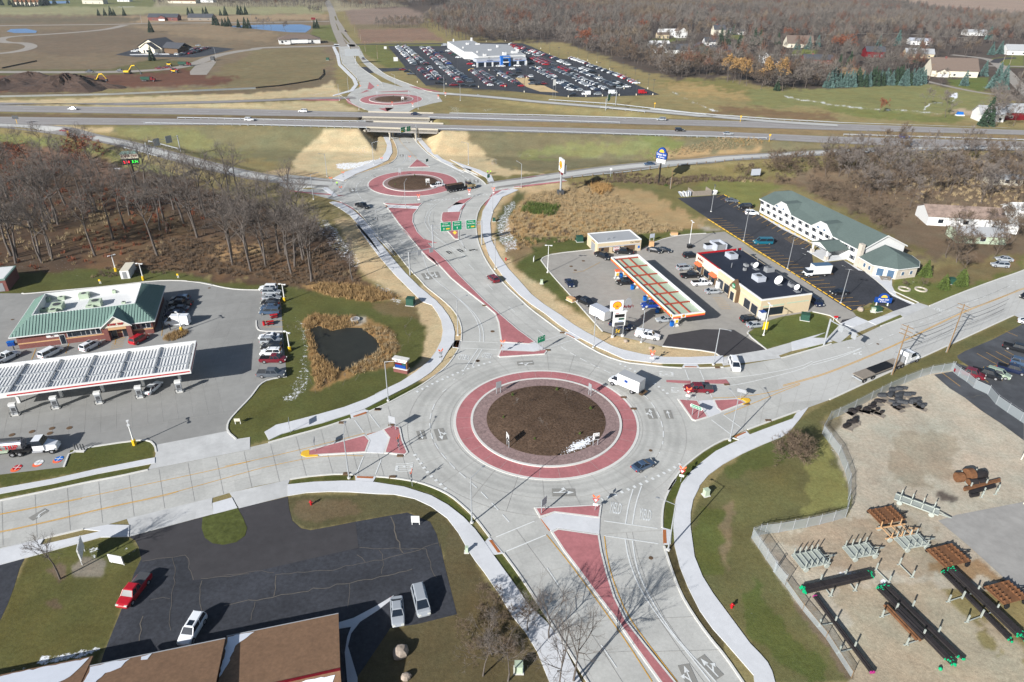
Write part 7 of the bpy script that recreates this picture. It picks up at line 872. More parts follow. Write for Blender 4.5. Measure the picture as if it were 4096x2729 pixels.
for b,a,l in[('U 1145,838','U 1112,325','on the verge below the left pink island'),('U 2277,1250','Q 1060,1265','by the roundabout near the dark forecourt sign'),('R 1565,968','R 1540,455','on the verge right of the big roundabout'),('V 1460,570','V 1385,197','beside the path east of the southern leg'),('Q 128,612','Q 165,245','on the narrow verge in front of the brick price sign'),('M 388,1155','M 505,705','left of the long pink median'),('M 1980,1297','M 1915,880','in front of the white trailer and orange station'),('N 1185,1465','N 1305,1105','at the black asphalt drive of the orange station'),('M 825,375','M 770,5','on the straw verge beside the fire hydrant'),('G 1408,1383','G 1430,1125','left of the road at the middle of the long pink median'),('G 1663,1112','G 1685,840','on the white crossing below the middle roundabout'),('G 940,822','G 870,622','on the straw north west of the middle roundabout'),('G 1368,708','G 1415,508','at the snowy foot of the straw slope'),('G 815,1030','G 797,800','on the west approach of the middle roundabout'),('H 392,1155','H 390,900','beside the path above the drain with snow'),('H 655,920','H 585,682','where the right ramp leaves the middle roundabout'),('H 170,712','H 95,515','on the straw slope right of the underpass'),('G 1053,122','G 1043,-5','left of the far roundabout'),('G 1233,205','G 1228,60','before the far roundabout on its near left side'),('G 1778,200','G 1700,40','before the far roundabout on its near right side'),('H 95,122','H 90,-10','below the dealership lot'),('B 1567,825','B 1550,690','between the far roundabout and the dealership'),('B 1137,850','B 1170,685','on the straw left of the far roundabout'),('B 2015,843','B 2015,700','at the lower left corner of the dealership lot'),('B 1218,752','B 1230,610','beside the northern carriageway'),('B 1203,585','B 1203,500','at the sign gantry on the north road'),('A 1990,557','A 1940,438','by the sandy construction pad'),('A 1303,208','A 1288,140','on the far country road left of the dark roofed houses'),('B 240,197','B 233,140','on the far country road near the blue pond')]:
 lamp(b,9.2,a,W+l)
for b,h,l in[('K 1213,225',4.8,'yellow-based white lot lamp behind the cold store box'),('K 1500,315',4.8,'yellow-based white lot lamp right of the cold store box'),('K 1900,850',4.8,'yellow-based white lot lamp in the planted island by the cargo van'),('L 872,685',4.8,'yellow-based white lot lamp beside the upper row of parked cars'),('L 918,1130',4.8,'yellow-based white lot lamp beside the lower row of parked cars'),('T 1243,530',4.8,'yellow-based white lot lamp at the station entrance from the west leg')]:
 lamp(b,h,'K 1000,100',l,'white',head='box',yellow=True,group='lot lamps of the left station',r=.16)
for b,h,l,c in[('M 1443,415',8.2,'tall white lot lamp at the kerb left of the tank pad','white'),('N 930,230',8.2,'tall white lot lamp behind the car wash','white'),('N 1710,1155',8.2,'white lot lamp carrying a yellow sign on the lawn corner','white'),('N 430,1230',9,'slim grey pole lamp beside the white work pickup','gv'),('O 205,730',9.5,'tall thin grey lot lamp nearest the restaurant roof corner','grey'),('O 690,1040',9.5,'tall thin grey lot lamp left of the white box truck','grey'),('O 1280,1420',9.5,'tall thin grey lot lamp beside the black sedan near the hotel exit','grey'),('I 765,1560',9.5,'tall thin grey lot lamp in the upper hotel lot','grey')]:
 q=lamp(b,h,'N 1300,300',l,c,head='dark' if c=='grey' else 'box',group='lot lamps of the right station and hotel',r=.11)
 if '1710' in b:
  BX(-.05,.05,-.6,.6,1.6,3.6,0).bd('sign_panel','yellow',q)
for k,q in enumerate('C 195,778|C 493,805|C 737,800|C 913,850|C 1318,895|C 1480,890|C 1632,885|C 1786,880|C 1943,878|C 2095,875|C 2048,820|C 1925,760|C 1815,700|C 1697,640|C 1580,578|C 1495,560|C 1405,540|C 1228,545|C 1145,500|C 1065,450|C 1030,480|C 1310,600|C 1015,620|C 1190,700|C 665,700|C 1360,700|C 1600,700|C 590,650|C 1095,640|C 935,720|C 1715,760|C 1830,820|C 300,660|B 1770,760|B 1620,500|C 345,390|C 565,385|C 740,380'.split('|')):
 p=G1(q);t=thing('lot_lamp','thin dark lot lamp among the cars of the dealership lot','lamp',(p[0],p[1],0),R(16),'lot lamps of the dealership');CY(0,0,1,9.5,.1,0,5).bd('pole','dg',t);CY(0,0,0,1.,.35,0,6).bd('pole_base','ow',t);BX(-1,1,-.25,.25,9.5,9.7,0).bd('lamp_head','dg',t)
def SG(s,label,kind,faceto=None,rz=None,h=2.3):
 p=G1(s);hh=float(Hf(p[0],p[1]));t=thing('yield_sign' if kind in('yield','yield_back')else 'road_sign',label,'sign',(p[0],p[1],hh+(.1 if hh>0 else 0)),rz if rz is not None else ang(p,(0,0,0)));CY(0,0,0,h,.05,0,6).bd('post','wood' if h<2 else 'gv',t)
 if kind.startswith('yield'):
  b=MB();tri=lambda r,x:[(x,-r,h+.35),(x,r,h+.35),(x,0,h-.55)];b.add(tri(.55,.06)+tri(.55,.03),[(0,1,2),(3,5,4),(0,2,5,3),(2,1,4,5),(1,0,3,4)][::1],0);b.bd('yield_panel','red' if kind=='yield' else 'gv',t)
  if kind=='yield':
   MB().add([(.075,-.3,h+.22),(.075,.3,h+.22),(.075,0,h-.3)],[(0,1,2)],0).bd('yield_field','white',t)
  BX(.04,.06,-.4,.4,h-1.15,h-.7,0).bd('plate','white' if kind=='yield' else 'gv',t)
  for s_ in(-1,1):
   MB().bar((0,s_*.1,h+.35),(0,s_*.55,h+.75),.04,.42,0).bd('flag','orange',t)
 elif kind=='board':
  BX(.03,.08,-.9,.9,h-.2,h+.6,0).bd('panel','gv',t)
 return t
Y='yield sign with orange flags ';SG('V 907,273',Y+'on the pink tip of the near island','yield');SG('R 1068,1385',Y+'on the verge right of the circle','yield');SG('R 1132,570',Y+'on the right pink island below the dark red pickup','yield');SG('R 770,187',Y+'on the straw verge above the box truck','yield');SG('Q 1232,150',Y+'on the pink island above the circle','yield_back',rz=R(90));SG('Q 640,240',Y+'at the upper left of the circle by the path','yield_back',rz=R(120));SG('Q 235,1095',Y+'on the left pink island','yield_back',rz=R(160));SG('Q 360,1435',Y+'on the grass below the left pink island','yield_back',rz=R(170));SG('G 1783,1065',Y+'on the small pink wedge of the middle roundabout','yield');SG('H 178,1015',Y+'at the right tip of the middle roundabout island','yield');SG('H 398,1000',Y+'on the path right of the middle roundabout','yield');SG('G 980,903',Y+'left of the middle roundabout, upper one','yield_back');SG('G 1092,850',Y+'beside the path north west of the middle roundabout','yield_back');SG('G 1445,715',Y+'at the left kerb above the middle roundabout','yield_back');SG('G 1703,700',Y+'left of the pink triangle above the middle roundabout','yield_back');SG('G 1070,990',Y+'left of the middle roundabout, dark lower one','yield_back');SG('G 1540,185',Y+'before the far roundabout island','yield');SG('G 1727,195',Y+'right before the far roundabout','yield');SG('G 1962,120',Y+'right of the far roundabout, near one','yield');SG('G 2027,95',Y+'right of the far roundabout on the ramp tip','yield');SG('B 1408,830',Y+'above the far roundabout','yield_back');SG('B 1248,835',Y+'upper left of the far roundabout','yield_back');SG('U 603,415','thin grey sign seen edge on, on the verge of the west leg','board',rz=R(17));SG('U 835,595','thin grey sign on the yellow nosed pink island','board',rz=R(10));SG('R 1665,572','grey backed sign on the yellow nosed right island','board',rz=R(60));p=G1('G 2115,1385');t=thing('warning_sign','yellow diamond warning sign on the pink teardrop island','sign',(p[0],p[1],.18),R(-90));CY(0,0,0,1.3,.05,0,5).bd('post','wood',t);m=MB();m.add([(.08,0,1.),(.08,.65,1.65),(.08,0,2.3),(.08,-.65,1.65)],[(0,1,2,3)],0).add([(.04,0,1.),(.04,.65,1.65),(.04,0,2.3),(.04,-.65,1.65)],[(3,2,1,0)],0);m.bd('panel','yb',t)
def PS(s1,s2,zb,zh,label,colour,txts,name='guide_sign',wpad=.25,posts=True,border='white',base=.15,tcol='white'):
 a,b=(G1(s1),G1(s2));f=Fr(a,ang(a,b));L=math.dist(a[:2],b[:2]);hh=float(Hf(a[0],a[1]));t=f.thing(name,label,'sign',z=hh+base)
 if posts:
  for x in(0,L):
   CY(x,.08,0,zb+zh*.8,.07,0,6).bd('post','gv',t)
 x0,x1=(-wpad,L+wpad);BX(x0,x1,-.02,.02,zb,zb+zh,0).bd('panel',border,t);BX(x0+.07,x1-.07,-.035,-.022,zb+.07,zb+zh-.07,0).bd('field',colour,t)
 for tx,sz,u,v in txts:
  text(tx,sz,tcol,t,(x0+(x1-x0)*u,-.045,zb+zh*v),RX,ext=.005)
 return t
PS('R 1180,722','R 1240,745',1.9,.75,'green street name sign for the road, on two posts in the right pink island','gs',[('Mahoney Rd N',.42,.5,.5)],wpad=.55);PS('Q 1583,140','Q 1617,128',2.2,1.7,'green direction sign on two posts at the right tip of the upper pink island','gs',[('North  TO',.32,.4,.82),('55   41',.4,.45,.5),('/',.7,.85,.6)],wpad=.6);PS('G 1852,728','G 1868,722',1.8,1.2,'dark green sign on wooden posts at the pink triangle','gb',[('->',.3,.5,.5)],wpad=.3);PS('H 345,880','H 362,872',1.8,1.5,'green board sign by the path at the right ramp','gs',[('North',.3,.5,.7),('41',.4,.5,.35)],wpad=.3)
def chev(s1,s2,label,back=False):
 t=PS(s1,s2,1.3,1.5,label,'gv' if back else 'white',[],name='chevron_sign',border='gv' if back else 'white',base=.3,wpad=.15)
 if not back:
  a,b=(G1(s1),G1(s2));L=math.dist(a[:2],b[:2]);m=MB()
  for k in range(4):
   x=.05+k*L/4;m.add([(x,-.05,1.4),(x+.2,-.05,1.4),(x+.42,-.05,1.75),(x+.2,-.05,2.1),(x,-.05,2.1),(x+.22,-.05,1.75)],[(0,1,2,5),(5,2,3,4)],0)
  m.box(.05,L-.05,-.055,-.04,2.25,2.65,0);m.bd('chevrons','black',t);BX(.12,L-.12,-.06,-.057,2.31,2.59,0).bd('arrow_field','white',t)
chev('R 182,1033','R 228,1027','white sign with four black chevrons at the snowy edge of the big island');chev('Q 1270,1045','Q 1288,1075','white chevron sign seen at a slant left of the big island');chev('Q 1175,555','Q 1212,545','grey back of a chevron sign at the upper left of the big island',True);chev('R 135,515','R 155,530','grey back of a chevron sign near the box truck',True);chev('G 1852,912','G 1880,912','white sign with chevrons on the middle roundabout island');chev('G 1600,820','G 1618,820','brown backed sign on top of the middle roundabout island',True);chev('V 505,300','V 535,270','brown backed board on the near pink island tip',True);chev('G 1393,85','G 1405,85','small dark board on the far roundabout, left',True);chev('G 1688,82','G 1695,82','small dark board on the far roundabout, right',True);chev('U 1523,385','U 1573,400','white framed sign edge at the left pink island',True);chev('G 1625,135','G 1645,135','small white sign with snow on the far roundabout island')
def gantry(s1,s2,h,label,panels,truss=True,single=False):
 a,b=(G1(s1),G1(s2));f=Fr(a,ang(a,b));L=math.dist(a[:2],b[:2]);t=f.thing('sign_gantry',label,'sign gantry')
 if single!=2:
  CY(0,0,0,h+.4,.22,0,8).bd('upright','gv',t)
 if single!=1:
  CY(L,0,0,h+.4,.22,0,8).bd('upright','gv',t)
 for z_ in(h-.9,h)if truss else(h,):
  MB().tube((0,0,z_),(L,0,z_),.09 if truss else 0.14,0,6).bd('beam','gv',t)
 for x,w_,hh,col,txs in panels:
  q=BX(x-w_/2,x+w_/2,-.28,-.2,h-1.9 if truss else h-1.2,h-1.9+hh if truss else h-1.2+hh,0).bd('panel','white' if col!='gv' else 'gv',t);z0=h-1.9 if truss else h-1.2
  if col!='gv':
   BX(x-w_/2+.08,x+w_/2-.08,-.3,-.282,z0+.08,z0+hh-.08,0).bd('field',col,q)
  for tx,sz,dx_,dz_,c in txs:
   if c=='exit':
    BX(x+dx_-.55,x+dx_+.55,-.325,-.302,z0+dz_-.2,z0+dz_+.2,0).bd('yellow_plate','yb',q)
   else:
    text(tx,sz,c,q,(x+dx_,-.31,z0+dz_),RX,ext=.005)
 return t
Lg=math.dist(G1('G 1915,1495')[:2],G1('H 292,1450')[:2])
def gx_(s,h=7):
 a=G1('G 1915,1495');b=G1('H 292,1450');f=Fr(a,ang(a,b))
 return f.px(s,h)[0]
W3=[(gx_('G 2028,1298',6.4),3.3,2.9,'gs',[('41 South',.42,-.1,2.4,'white'),('Milwaukee',.55,0,1.75,'white'),('^',.9,-.6,.75,'white'),('l',.9,-.6,.6,'white'),('',1,.6,.75,'exit')]),(gx_('G 2130,1285',6.4),2.9,2.9,'gs',[('55 North',.42,0,2.4,'white'),('Seymour',.55,0,1.75,'white'),('^',.9,0,.75,'white'),('l',.9,0,.6,'white')]),(gx_('H 184,1268',6.4),3.1,2.9,'gs',[('41 North',.42,0,2.4,'white'),('Green Bay',.55,0,1.75,'white'),('r',1.1,-.8,.75,'white'),('',1,.5,.75,'exit')])];gantry('G 1915,1495','H 292,1450',7.6,'large truss gantry with three green signs over the road below the middle roundabout',W3);gantry('L 1995,450','SRC 1732,1077',6.5,'single beam gantry showing two grey sign backs across the southbound lanes',[(3.2,1.2,1.4,'gv',[]),(7,1.2,1.4,'gv',[])],truss=False,single=1);gantry('P 125,925','SRC 3403,1446',6.6,'curved mast sign beam over the east road seen from behind',[(3.4,1.3,1.6,'gv',[]),(7,1.3,1.6,'gv',[])],truss=False,single=1);gantry('SRC 1606,581','G 1765,500',7.6,'cantilever sign support with two green signs before the underpass',[(1.2,2.7,2.5,'gs',[('Milwaukee',.42,0,1.5,'white'),('',1,-.4,.6,'exit'),('41',.4,0,2.1,'white')]),(4.7,2.4,2.4,'gs',[('Seymour',.42,0,1.5,'white'),('^',.8,0,.7,'white'),('55',.4,0,2,'white')])],single=2);gantry('F 1372,662','F 1662,590',8.5,'truss gantry with grey sign backs over the left ramp',[(5,3,3,'gv',[]),(11,3,3,'gv',[])]);gantry('B 1078,590','B 1205,588',8,'truss gantry with grey sign backs on the north road',[(6,6,5.5,'gv',[]),(12,6,5.5,'gv',[])]);gantry('H 1430,210','H 1522,165',8.5,'gantry with green signs over the far right ramp',[(4.5,4,4,'gs',[]),(8.5,4,4,'gs',[])])
for s,h,l in(('F 160,338','F','pair of dark sign boards on yellow posts between the ramp and highway'),('I 1130,440','I','leaning yellow post sign beside the far ramp'),('I 1492,680','I','yellow topped post sign at the end of the near guardrail'),('I 55,265','I','slim yellow marker sign beside the far ramp'),('F 640,470','F','yellow post sign below the maroon car on the left ramp'),('H 1475,820','H','small white sign on the guardrail of the right ramp')):
 p=G1(s);hh=float(Hf(p[0],p[1]));t=thing('road_sign',l,'sign',(p[0],p[1],hh),0);BX(-.08,.08,-.08,.08,0,3.2,0).bd('post','yb' if 'yellow' in l else 'gv',t);(BX(-1.5,1.5,-.1,-.05,2.4,4.,0)if 'dark' in l else BX(-.45,.45,-.1,-.05,2.6,3.4,0)).bd('panel','dg' if 'dark' in l else 'white' if 'white' in l else 'yb',t)
p=G1('H 1015,980');t=thing('pylon_sign','tall grey pole with a white shell emblem sign above the dry grass','pylon sign',(p[0],p[1],0),R(-75));CY(0,0,0,10,.38,0,12).bd('pole','gv',t);BX(-2.2,2.2,-.35,.35,8.6,13.4,0).bd('cabinet','white',t);scallop(t,(0,-.36,11),RX,1.6);BX(-1.5,1.8,.9,1.3,7.9,11.3,0).bd('rear_cabinet','grey',t);BX(-1.2,1.2,-.3,.3,7.6,8.55,0).bd('lower_panel','dkred',t);BX(-1.1,1.1,-1.1,1.1,0,1.5,0).bd('ground_box','dg',t);p=G1('H 1918,885');t=thing('pylon_sign','tall black pole with a blue sunrise hotel sign','pylon sign',(p[0],p[1],0),R(-40));CY(0,0,0,10.5,.3,0,10).bd('pole','black',t);BX(-2.3,2.3,-.4,.4,10.,12.4,0).bd('cabinet','bs',t);m=MB();P=[(1.75*cos(R(a_)),1.9*sin(R(a_)))for a_ in range(0,181,15)];m.add([(x,-.4,12.4+y)for x,y in P]+[(x,.4,12.4+y)for x,y in P],[tuple(range(13))[::-1],tuple(range(13,26))]+[(i,i+1,14+i,13+i)for i in range(12)],0);m.bd('sunrise_dome','bs',t);m=MB();m.add([(x*.62,-.42,12.42+y*.6)for x,y in P],[tuple(range(13))[::-1]],0).bd('sun','yb',t);text('Days Inn',1.15,'white',t,(0,-.43,11.6),RX);text('& Suites',.85,'white',t,(0,-.43,10.6),RX);BX(-2.,2.,-.3,.3,8.3,9.7,0).bd('lower_board','white',t);text('INDOOR POOL',.5,'dg',t,(0,-.33,9),RX);p=G1('P 768,480');t=thing('hotel_sign','low blue sunrise sign between clipped hedges at the hotel drive','sign',(p[0],p[1],0),R(-6));BX(-2.1,2.1,-.2,.2,.9,2.3,0).bd('cabinet','bs',t);m=MB();m.add([(1.3*cos(R(a_)),-.18,2.3+1.2*sin(R(a_)))for a_ in range(0,181,15)]+[(1.3*cos(R(a_)),.18,2.3+1.2*sin(R(a_)))for a_ in range(0,181,15)],[tuple(range(13))[::-1],tuple(range(13,26))]+[(i,i+1,14+i,13+i)for i in range(12)],0).bd('sunrise_dome','bs',t);MB().add([(.8*cos(R(a_)),-.2,2.31+.75*sin(R(a_)))for a_ in range(0,181,15)],[tuple(range(13))[::-1]],0).bd('sun','yb',t);text('Days Inn',.75,'white',t,(0,-.22,1.8),RX);text('& Suites',.5,'white',t,(0,-.22,1.2),RX)
for x in(-1.4,1.4):
 BX(x-.12,x+.12,-.12,.12,0,.9,0).bd('post','white',t)
p=G1('F 1262,905');t=thing('price_pylon','tall dark pole with gas prices in red and green lights above the bare trees','pylon sign',(p[0],p[1],0),R(20));CY(0,0,0,9,.3,0,10).bd('pole','black',t);BX(-2.9,2.9,-.7,.7,10.6,12.4,0).bd('cabinet','ow',t);m=MB();m.hexa([(-3.2,-1,12.4),(3.2,-1,12.4),(3.2,1,12.4),(-3.2,1,12.4)],[(-2.2,-.05,13.3),(2.2,-.05,13.3),(2.2,.05,13.3),(-2.2,.05,13.3)],0).bd('cap_roof','gr',t);text('KWIK TRIP',1.1,'dkred',t,(0,-.74,11.5),RX)
for x,tx,c in((-1.45,'2.54',(255,40,60)),(1.45,'3.34',(40,255,70))):
 mat('led'+tx,c,.5,emit=2.);BX(x-1.4,x+1.4,-.5,.5,8.3,10.4,0).bd('price_box','black',t);text(tx,1.25,'led'+tx,t,(x,-.53,9.3),RX)
a,b=(G1('N 130,1175'),G1('N 235,1165'));f=Fr(a,ang(a,b));L=math.dist(a[:2],b[:2]);t=f.thing('price_pylon','two-post white price sign with shell emblem and a pink hat shaped sign','pylon sign')
for x in(.0,L):
 CY(x,0,0,6.6,.14,0,8).bd('post','grey',t);CY(x,0,0,.5,.4,0,10).bd('footing','kerb',t)
BX(-.25,L+.25,-.25,.25,3.,6.7,0).bd('cabinet','white',t);BX(-.4,L+.5,-.35,.35,6.7,6.85,0).bd('cap','white',t);BX(.0,L-.1,-.28,-.255,5.3,6.1,0).bd('price_strip','black',t);BX(1.,L-.1,-.28,-.255,4.6,5.1,0).bd('price_strip','gb',t);BX(.1,L-.1,-.28,-.255,3.1,4.,0).bd('message_board','dg',t);BX(.1,L-.1,-.1,.1,.9,2.3,0).bd('lower_banner','dg',t);text('5¢',1.2,'yellow',t,(L*.45,-.12,1.6),RX);text('Regular',.3,'red',t,(.6,-.27,6.35),RX);text('Rewards',.32,'blue',t,(L*.6,-.27,4.25),RX);BX(-1.2,1.9,-.2,.2,7.,9.6,0).bd('emblem_panel','white',t);scallop(t,(.35,-.21,8.4),RX,1.05);m=MB();Pp=[(-.9,0),(-1.,1.2),(-.5,2.4),(0,2.75),(.5,2.6),(.9,1.3),(1.,0)];m.add([(x+3.1,-.1,7.3+y)for x,y in Pp]+[(x+3.1,.1,7.3+y)for x,y in Pp],[tuple(range(7))[::-1],tuple(range(7,14))]+[(i,(i+1)%7,7+(i+1)%7,7+i)for i in range(7)],0).bd('hat_panel','grey',t);text("Arby's",1.,'dkred',t,(3.2,-.14,7.9),RX,ext=.04);a,b=(G1('L 1870,1305'),G1('L 1970,1325'));f=Fr(a,ang(a,b));L=math.dist(a[:2],b[:2]);t=f.thing('monument_sign','brick monument price sign with a stone cap beside the straw verge','sign');BX(-.3,L+.3,-.6,.6,0,.9,0).bd('base','brick',t);BX(-.35,L+.35,-.65,.65,.9,1.05,0).bd('base_cap','kerb',t);BX(-.05,L+.0,-.35,.35,1.05,3.1,0).bd('cabinet','black',t);BX(L-.02,L+.25,-.37,.37,1.05,3.1,0).bd('brick_side','rust',t);BX(.0,L-.05,-.38,-.355,2.45,3.1,0).bd('name_board','white',t);BX(.1,L-.15,-.38,-.355,1.1,1.85,0).bd('message_board','bs',t);BX(.1,L*.6,-.38,-.355,1.9,2.35,0).bd('red_prices','dkred',t);BX(L*.65,L-.1,-.38,-.355,1.9,2.35,0).bd('green_price','gb',t);BX(-.4,L+.45,-.7,.7,3.1,3.4,0).bd('stone_cap','kerb',t);text('KWIK TRIP',.5,'red',t,(L/2,-.39,2.77),RX,sx=.85)
def board(s,label,w,h,z0,rz,c='white',name='sign_board',txt=None,leg='white'):
 p=G1(s);t=thing(name,label,'sign',(p[0],p[1],0),rz);BX(-w/2,w/2,-.06,.06,z0,z0+h,0).bd('panel',c,t)
 for x in(-w/2+.08,w/2-.08):
  BX(x-.05,x+.05,.065,.14,0,z0+h*.9,0).bd('leg',leg,t)
 if txt:
  text(txt[0],txt[1],txt[2],t,(0,-.08,z0+h/2),RX)
board('AA 1497,100','blank white board on two legs at the far corner of the dark forecourt',1.3,1.3,.6,0);board('Z 1085,480','blank white board on short legs at the edge of the lawn',2.3,1.5,.3,R(-12));board('Z 780,420','large framed white sign seen edge on over the snowy bed',3,2.2,.9,R(112));board('T 2195,340','small cream board sign on the grass at the station entrance',1.1,.6,.7,R(5),'ow');board('M 1282,285','small white sign standing in the green lawn left of the tank pad',1.2,1.3,.3,R(80));board('K 1048,355','yellow diamond-like sign board on the lawn, left one',.5,.5,.8,0,'yellow');board('K 1862,295','yellow sign board on the lawn, right one',.5,.5,.8,0,'yellow');board('I 1315,1140','pale billboard on wooden legs in the brush above the hotel',4,2.6,2,R(10),'bg',leg='wood');board('B 1575,625','white over green sign on two posts at the dealership drive',3.4,3,5,R(16),'white',leg='dg');board('B 1478,495','small white sign on a post at the dealership lawn',2.4,2.2,4,R(16),'white',leg='dg');board('B 815,205','white arched estate sign with green field on two white posts',5.4,2.6,3,R(5),'dkred',leg='white');board('C 1187,900','tall white dealership sign on a grey column at the lower lot edge',2,3.6,7.5,R(30),'white',leg='gv');board('H 1855,1415','menu board at the car wash entry',1.6,1.3,1.2,R(20),'bg');board('P 250,655','red and white mailbox-like board at the station drive',1,.5,1,0,'red')
def TU(a,b,*c):
 TB(a,'transformer_box',b,'utility box',*c)
def TB(s,n,label,cat,w,d,h,c,rz=0,lid=None,base=None):
 p=G1(s);t=thing(n,label,cat,(p[0],p[1],.02),rz);MB().hexa([(-w/2,-d/2,.1),(w/2,-d/2,.1),(w/2,d/2,.1),(-w/2,d/2,.1)],[(-w/2+.04,-d/2+.04,h),(w/2-.04,-d/2+.04,h),(w/2-.04,d/2-.04,h),(-w/2+.04,d/2-.04,h)],0).bd('cabinet',c,t);BX(-w/2-.15,w/2+.15,-d/2-.15,d/2+.15,0,.1,0).bd('plinth','kerb',t);BX(-w/2-.03,w/2+.03,-d/2-.03,d/2+.03,h,h+.08,0).bd('lid',lid or c,t)
TU('L 2000,715','dark green transformer box on the straw verge by the path',2,1.8,1.9,'gb',R(-10));TU('W 322,735','small cream utility box on the grass beside the right path',.9,.8,1.2,'pg',R(20));TU('N 2140,990','pale green transformer box on the lawn by the store',2,1.8,1.6,'gb',R(-20));TU('H 1190,1415','green transformer box left of the car wash',2,1.8,1.7,'gb',R(10));TU('P 722,540','dark green box below the hotel sign',1.6,1.4,1.1,'gb',R(20));TU('P 672,550','pale box left of the dark green box by the hotel sign',1,1,1,'pg',R(-20));TU('M 1372,545','small pale box in the straw left of the kerb',.7,.7,1.1,'pg');TU('H 405,1232','green box on the straw above the snowy drain',1,.9,1.1,'gb');TU('AA 1897,312','little cream pedestal beside the near path',.45,.45,1,'pg');TU('P 1540,235','green box between the two arborvitae shrubs',1.6,1.5,1.6,'gb');TU('B 945,555','dark box at the edge of the brown field',2.4,2,2,'gb');TU('K 1385,195','dark green box behind the white cold store',1.5,1.2,1.2,'gb');TB('M 1720,745','air_station','beige air hose station box on the kerb edge','air station',2.2,1.4,.8,'bt',R(-50));TB('N 775,105','air_station','beige vacuum box behind the car wash drive','air station',2.2,1.2,.8,'bt');TB('N 535,225','air_station','beige pay station beside the car wash','pay station',1.5,1,1.6,'bt');TU('V 330,1480','mint green box under the bare trees at the bottom',1,1,1.2,'pg');TU('A 1958,558','dark box on the sandy pad',3,2.4,3,'dg')
def hydrant(s,label,c='red'):
 p=G1(s);t=thing('fire_hydrant',label,'hydrant',(p[0],p[1],0));CY(0,0,0,.75,.17,0,10).ball((0,0,.75),.19,0,8,5).bd('body',c,t);MB().tube((-.3,0,.55),(.3,0,.55),.09,0,8).bd('outlet',c,t)
hydrant('U 795,1083','red hydrant on the grass beside the dark forecourt');hydrant('SRC 2926,2432','red hydrant on the grass right of the right hand path');hydrant('M 952,272','red hydrant at the edge of the snowy drain')
for s,l in(('L 775,830','upper red picnic table at the parking row'),('L 740,890','lower red picnic table at the parking row')):
 p=G1(s);t=thing('picnic_table',l,'picnic table',(p[0],p[1],.05),R(20));BX(-.9,.9,-.4,.4,.7,.78,0).bd('top','red',t)
 for y in(-.75,.75):
  BX(-.9,.9,y-.14,y+.14,.42,.48,0).bd('seat','red',t)
 for x in(-.6,.6):
  BX(x-.05,x+.05,-.8,.8,.02,.7,0).bd('leg','dg',t)
p=G1('L 688,900');t=thing('litter_bin','round pink red litter bin beside the picnic tables','bin',(p[0],p[1],.05));CY(0,0,0,1,.32,0,12).bd('body','red',t);CY(0,0,1,1.15,.34,0,12,r2=.2).bd('lid','dkred',t);p=G1('T 740,580');t=thing('tank_vents','group of dark bollard-like vent pipes at the lawn edge by the tanker','vent pipes',(p[0],p[1],0));BX(-1,1,-.6,.6,0,.12,0).bd('base','kerb',t)
for x in(-.8,-.3,.3,.8):
 CY(x,0,.1,1.4,.1,0,6).bd('pipe','dg',t)
for i,(s,c)in enumerate((('T 160,740','red'),('T 360,695','white'),('T 545,660','blue'))):
 p=G1(s);t=thing('tank_cover',['red','white','blue'][i]+' painted round tank cover with an orange crescent in the concrete','tank cover',(p[0],p[1],.055));CY(0,-.5,0,.012,.75,0,20).bd('crescent','orange',t);CY(0,0,0,.03,.72,0,20).bd('lid',c,t);BX(-.7,.7,-.06,.06,.03,.036,0).box(-.06,.06,-.7,-.063,.03,.036,0).box(-.06,.06,.063,.7,.03,.036,0).bd('cross','white' if c!='white' else 'gv',t)
mh=MB()
for q in 'T 110,440|T 95,480|T 295,410|T 480,380|T 460,425|T 640,375|L 195,567|M 1720,342|M 1865,278|M 1768,388|K 130,730|P 727,910|Q 990,230|R 765,1070|V 1330,630|M 620,1455|M 795,1108'.split('|'):
 p=G1(q);mh.cyl(p[0],p[1],0,.075,.5 if q[0]in 'TM' else 0.33,0,14)
struct('manhole_covers',mh,'brown');mh=MB()
for q in 'Q 242,1145|U 1407,207|U 1078,328|U 1535,352|U 1120,800|U 1545,830|R 490,535|R 590,650|R 1440,232|R 1735,600|R 1955,768|M 700,805|M 1615,1125|M 1445,1330|R 1535,405|Q 25,697'.split('|'):
 p=G1(q);mh.box(p[0]-.55,p[0]+.55,p[1]-.3,p[1]+.3,0,.19)
struct('storm_drains',mh,'brown');p=G1('L 1503,855');t=thing('culvert_outlet','round concrete outlet on a stone apron above the pond','culvert',(p[0],p[1],0));CY(0,0,0,.5,1.1,0,18).bd('ring','kerb',t);CY(0,0,.5,.51,.85,0,18).bd('opening','grey',t)
for s,l,r in(('AA 1380,1110','large pale boulder in the shade beside the office',1.2),('AA 1420,1300','small pale boulder below the large one',.7),('P 530,535','pinkish boulder at the hotel lot corner',.95),('N 270,1225','pale landscaping rock by the price pylon',.6),('N 530,1298','pale landscaping rock in the straw verge',.6)):
 p=G1(s);o=MB().ball((0,0,r*.35),r,0,9,6,sq=(1,.8,.7));o.v=[(x*(1+.12*sin(5*y+x*3)),y*(1+.1*cos(4*x)),z_)for x,y,z_ in o.v];tag(o.bd('boulder','rock',None,(0,0,0),(p[0],p[1],0),random.random()*3),l,'boulder')
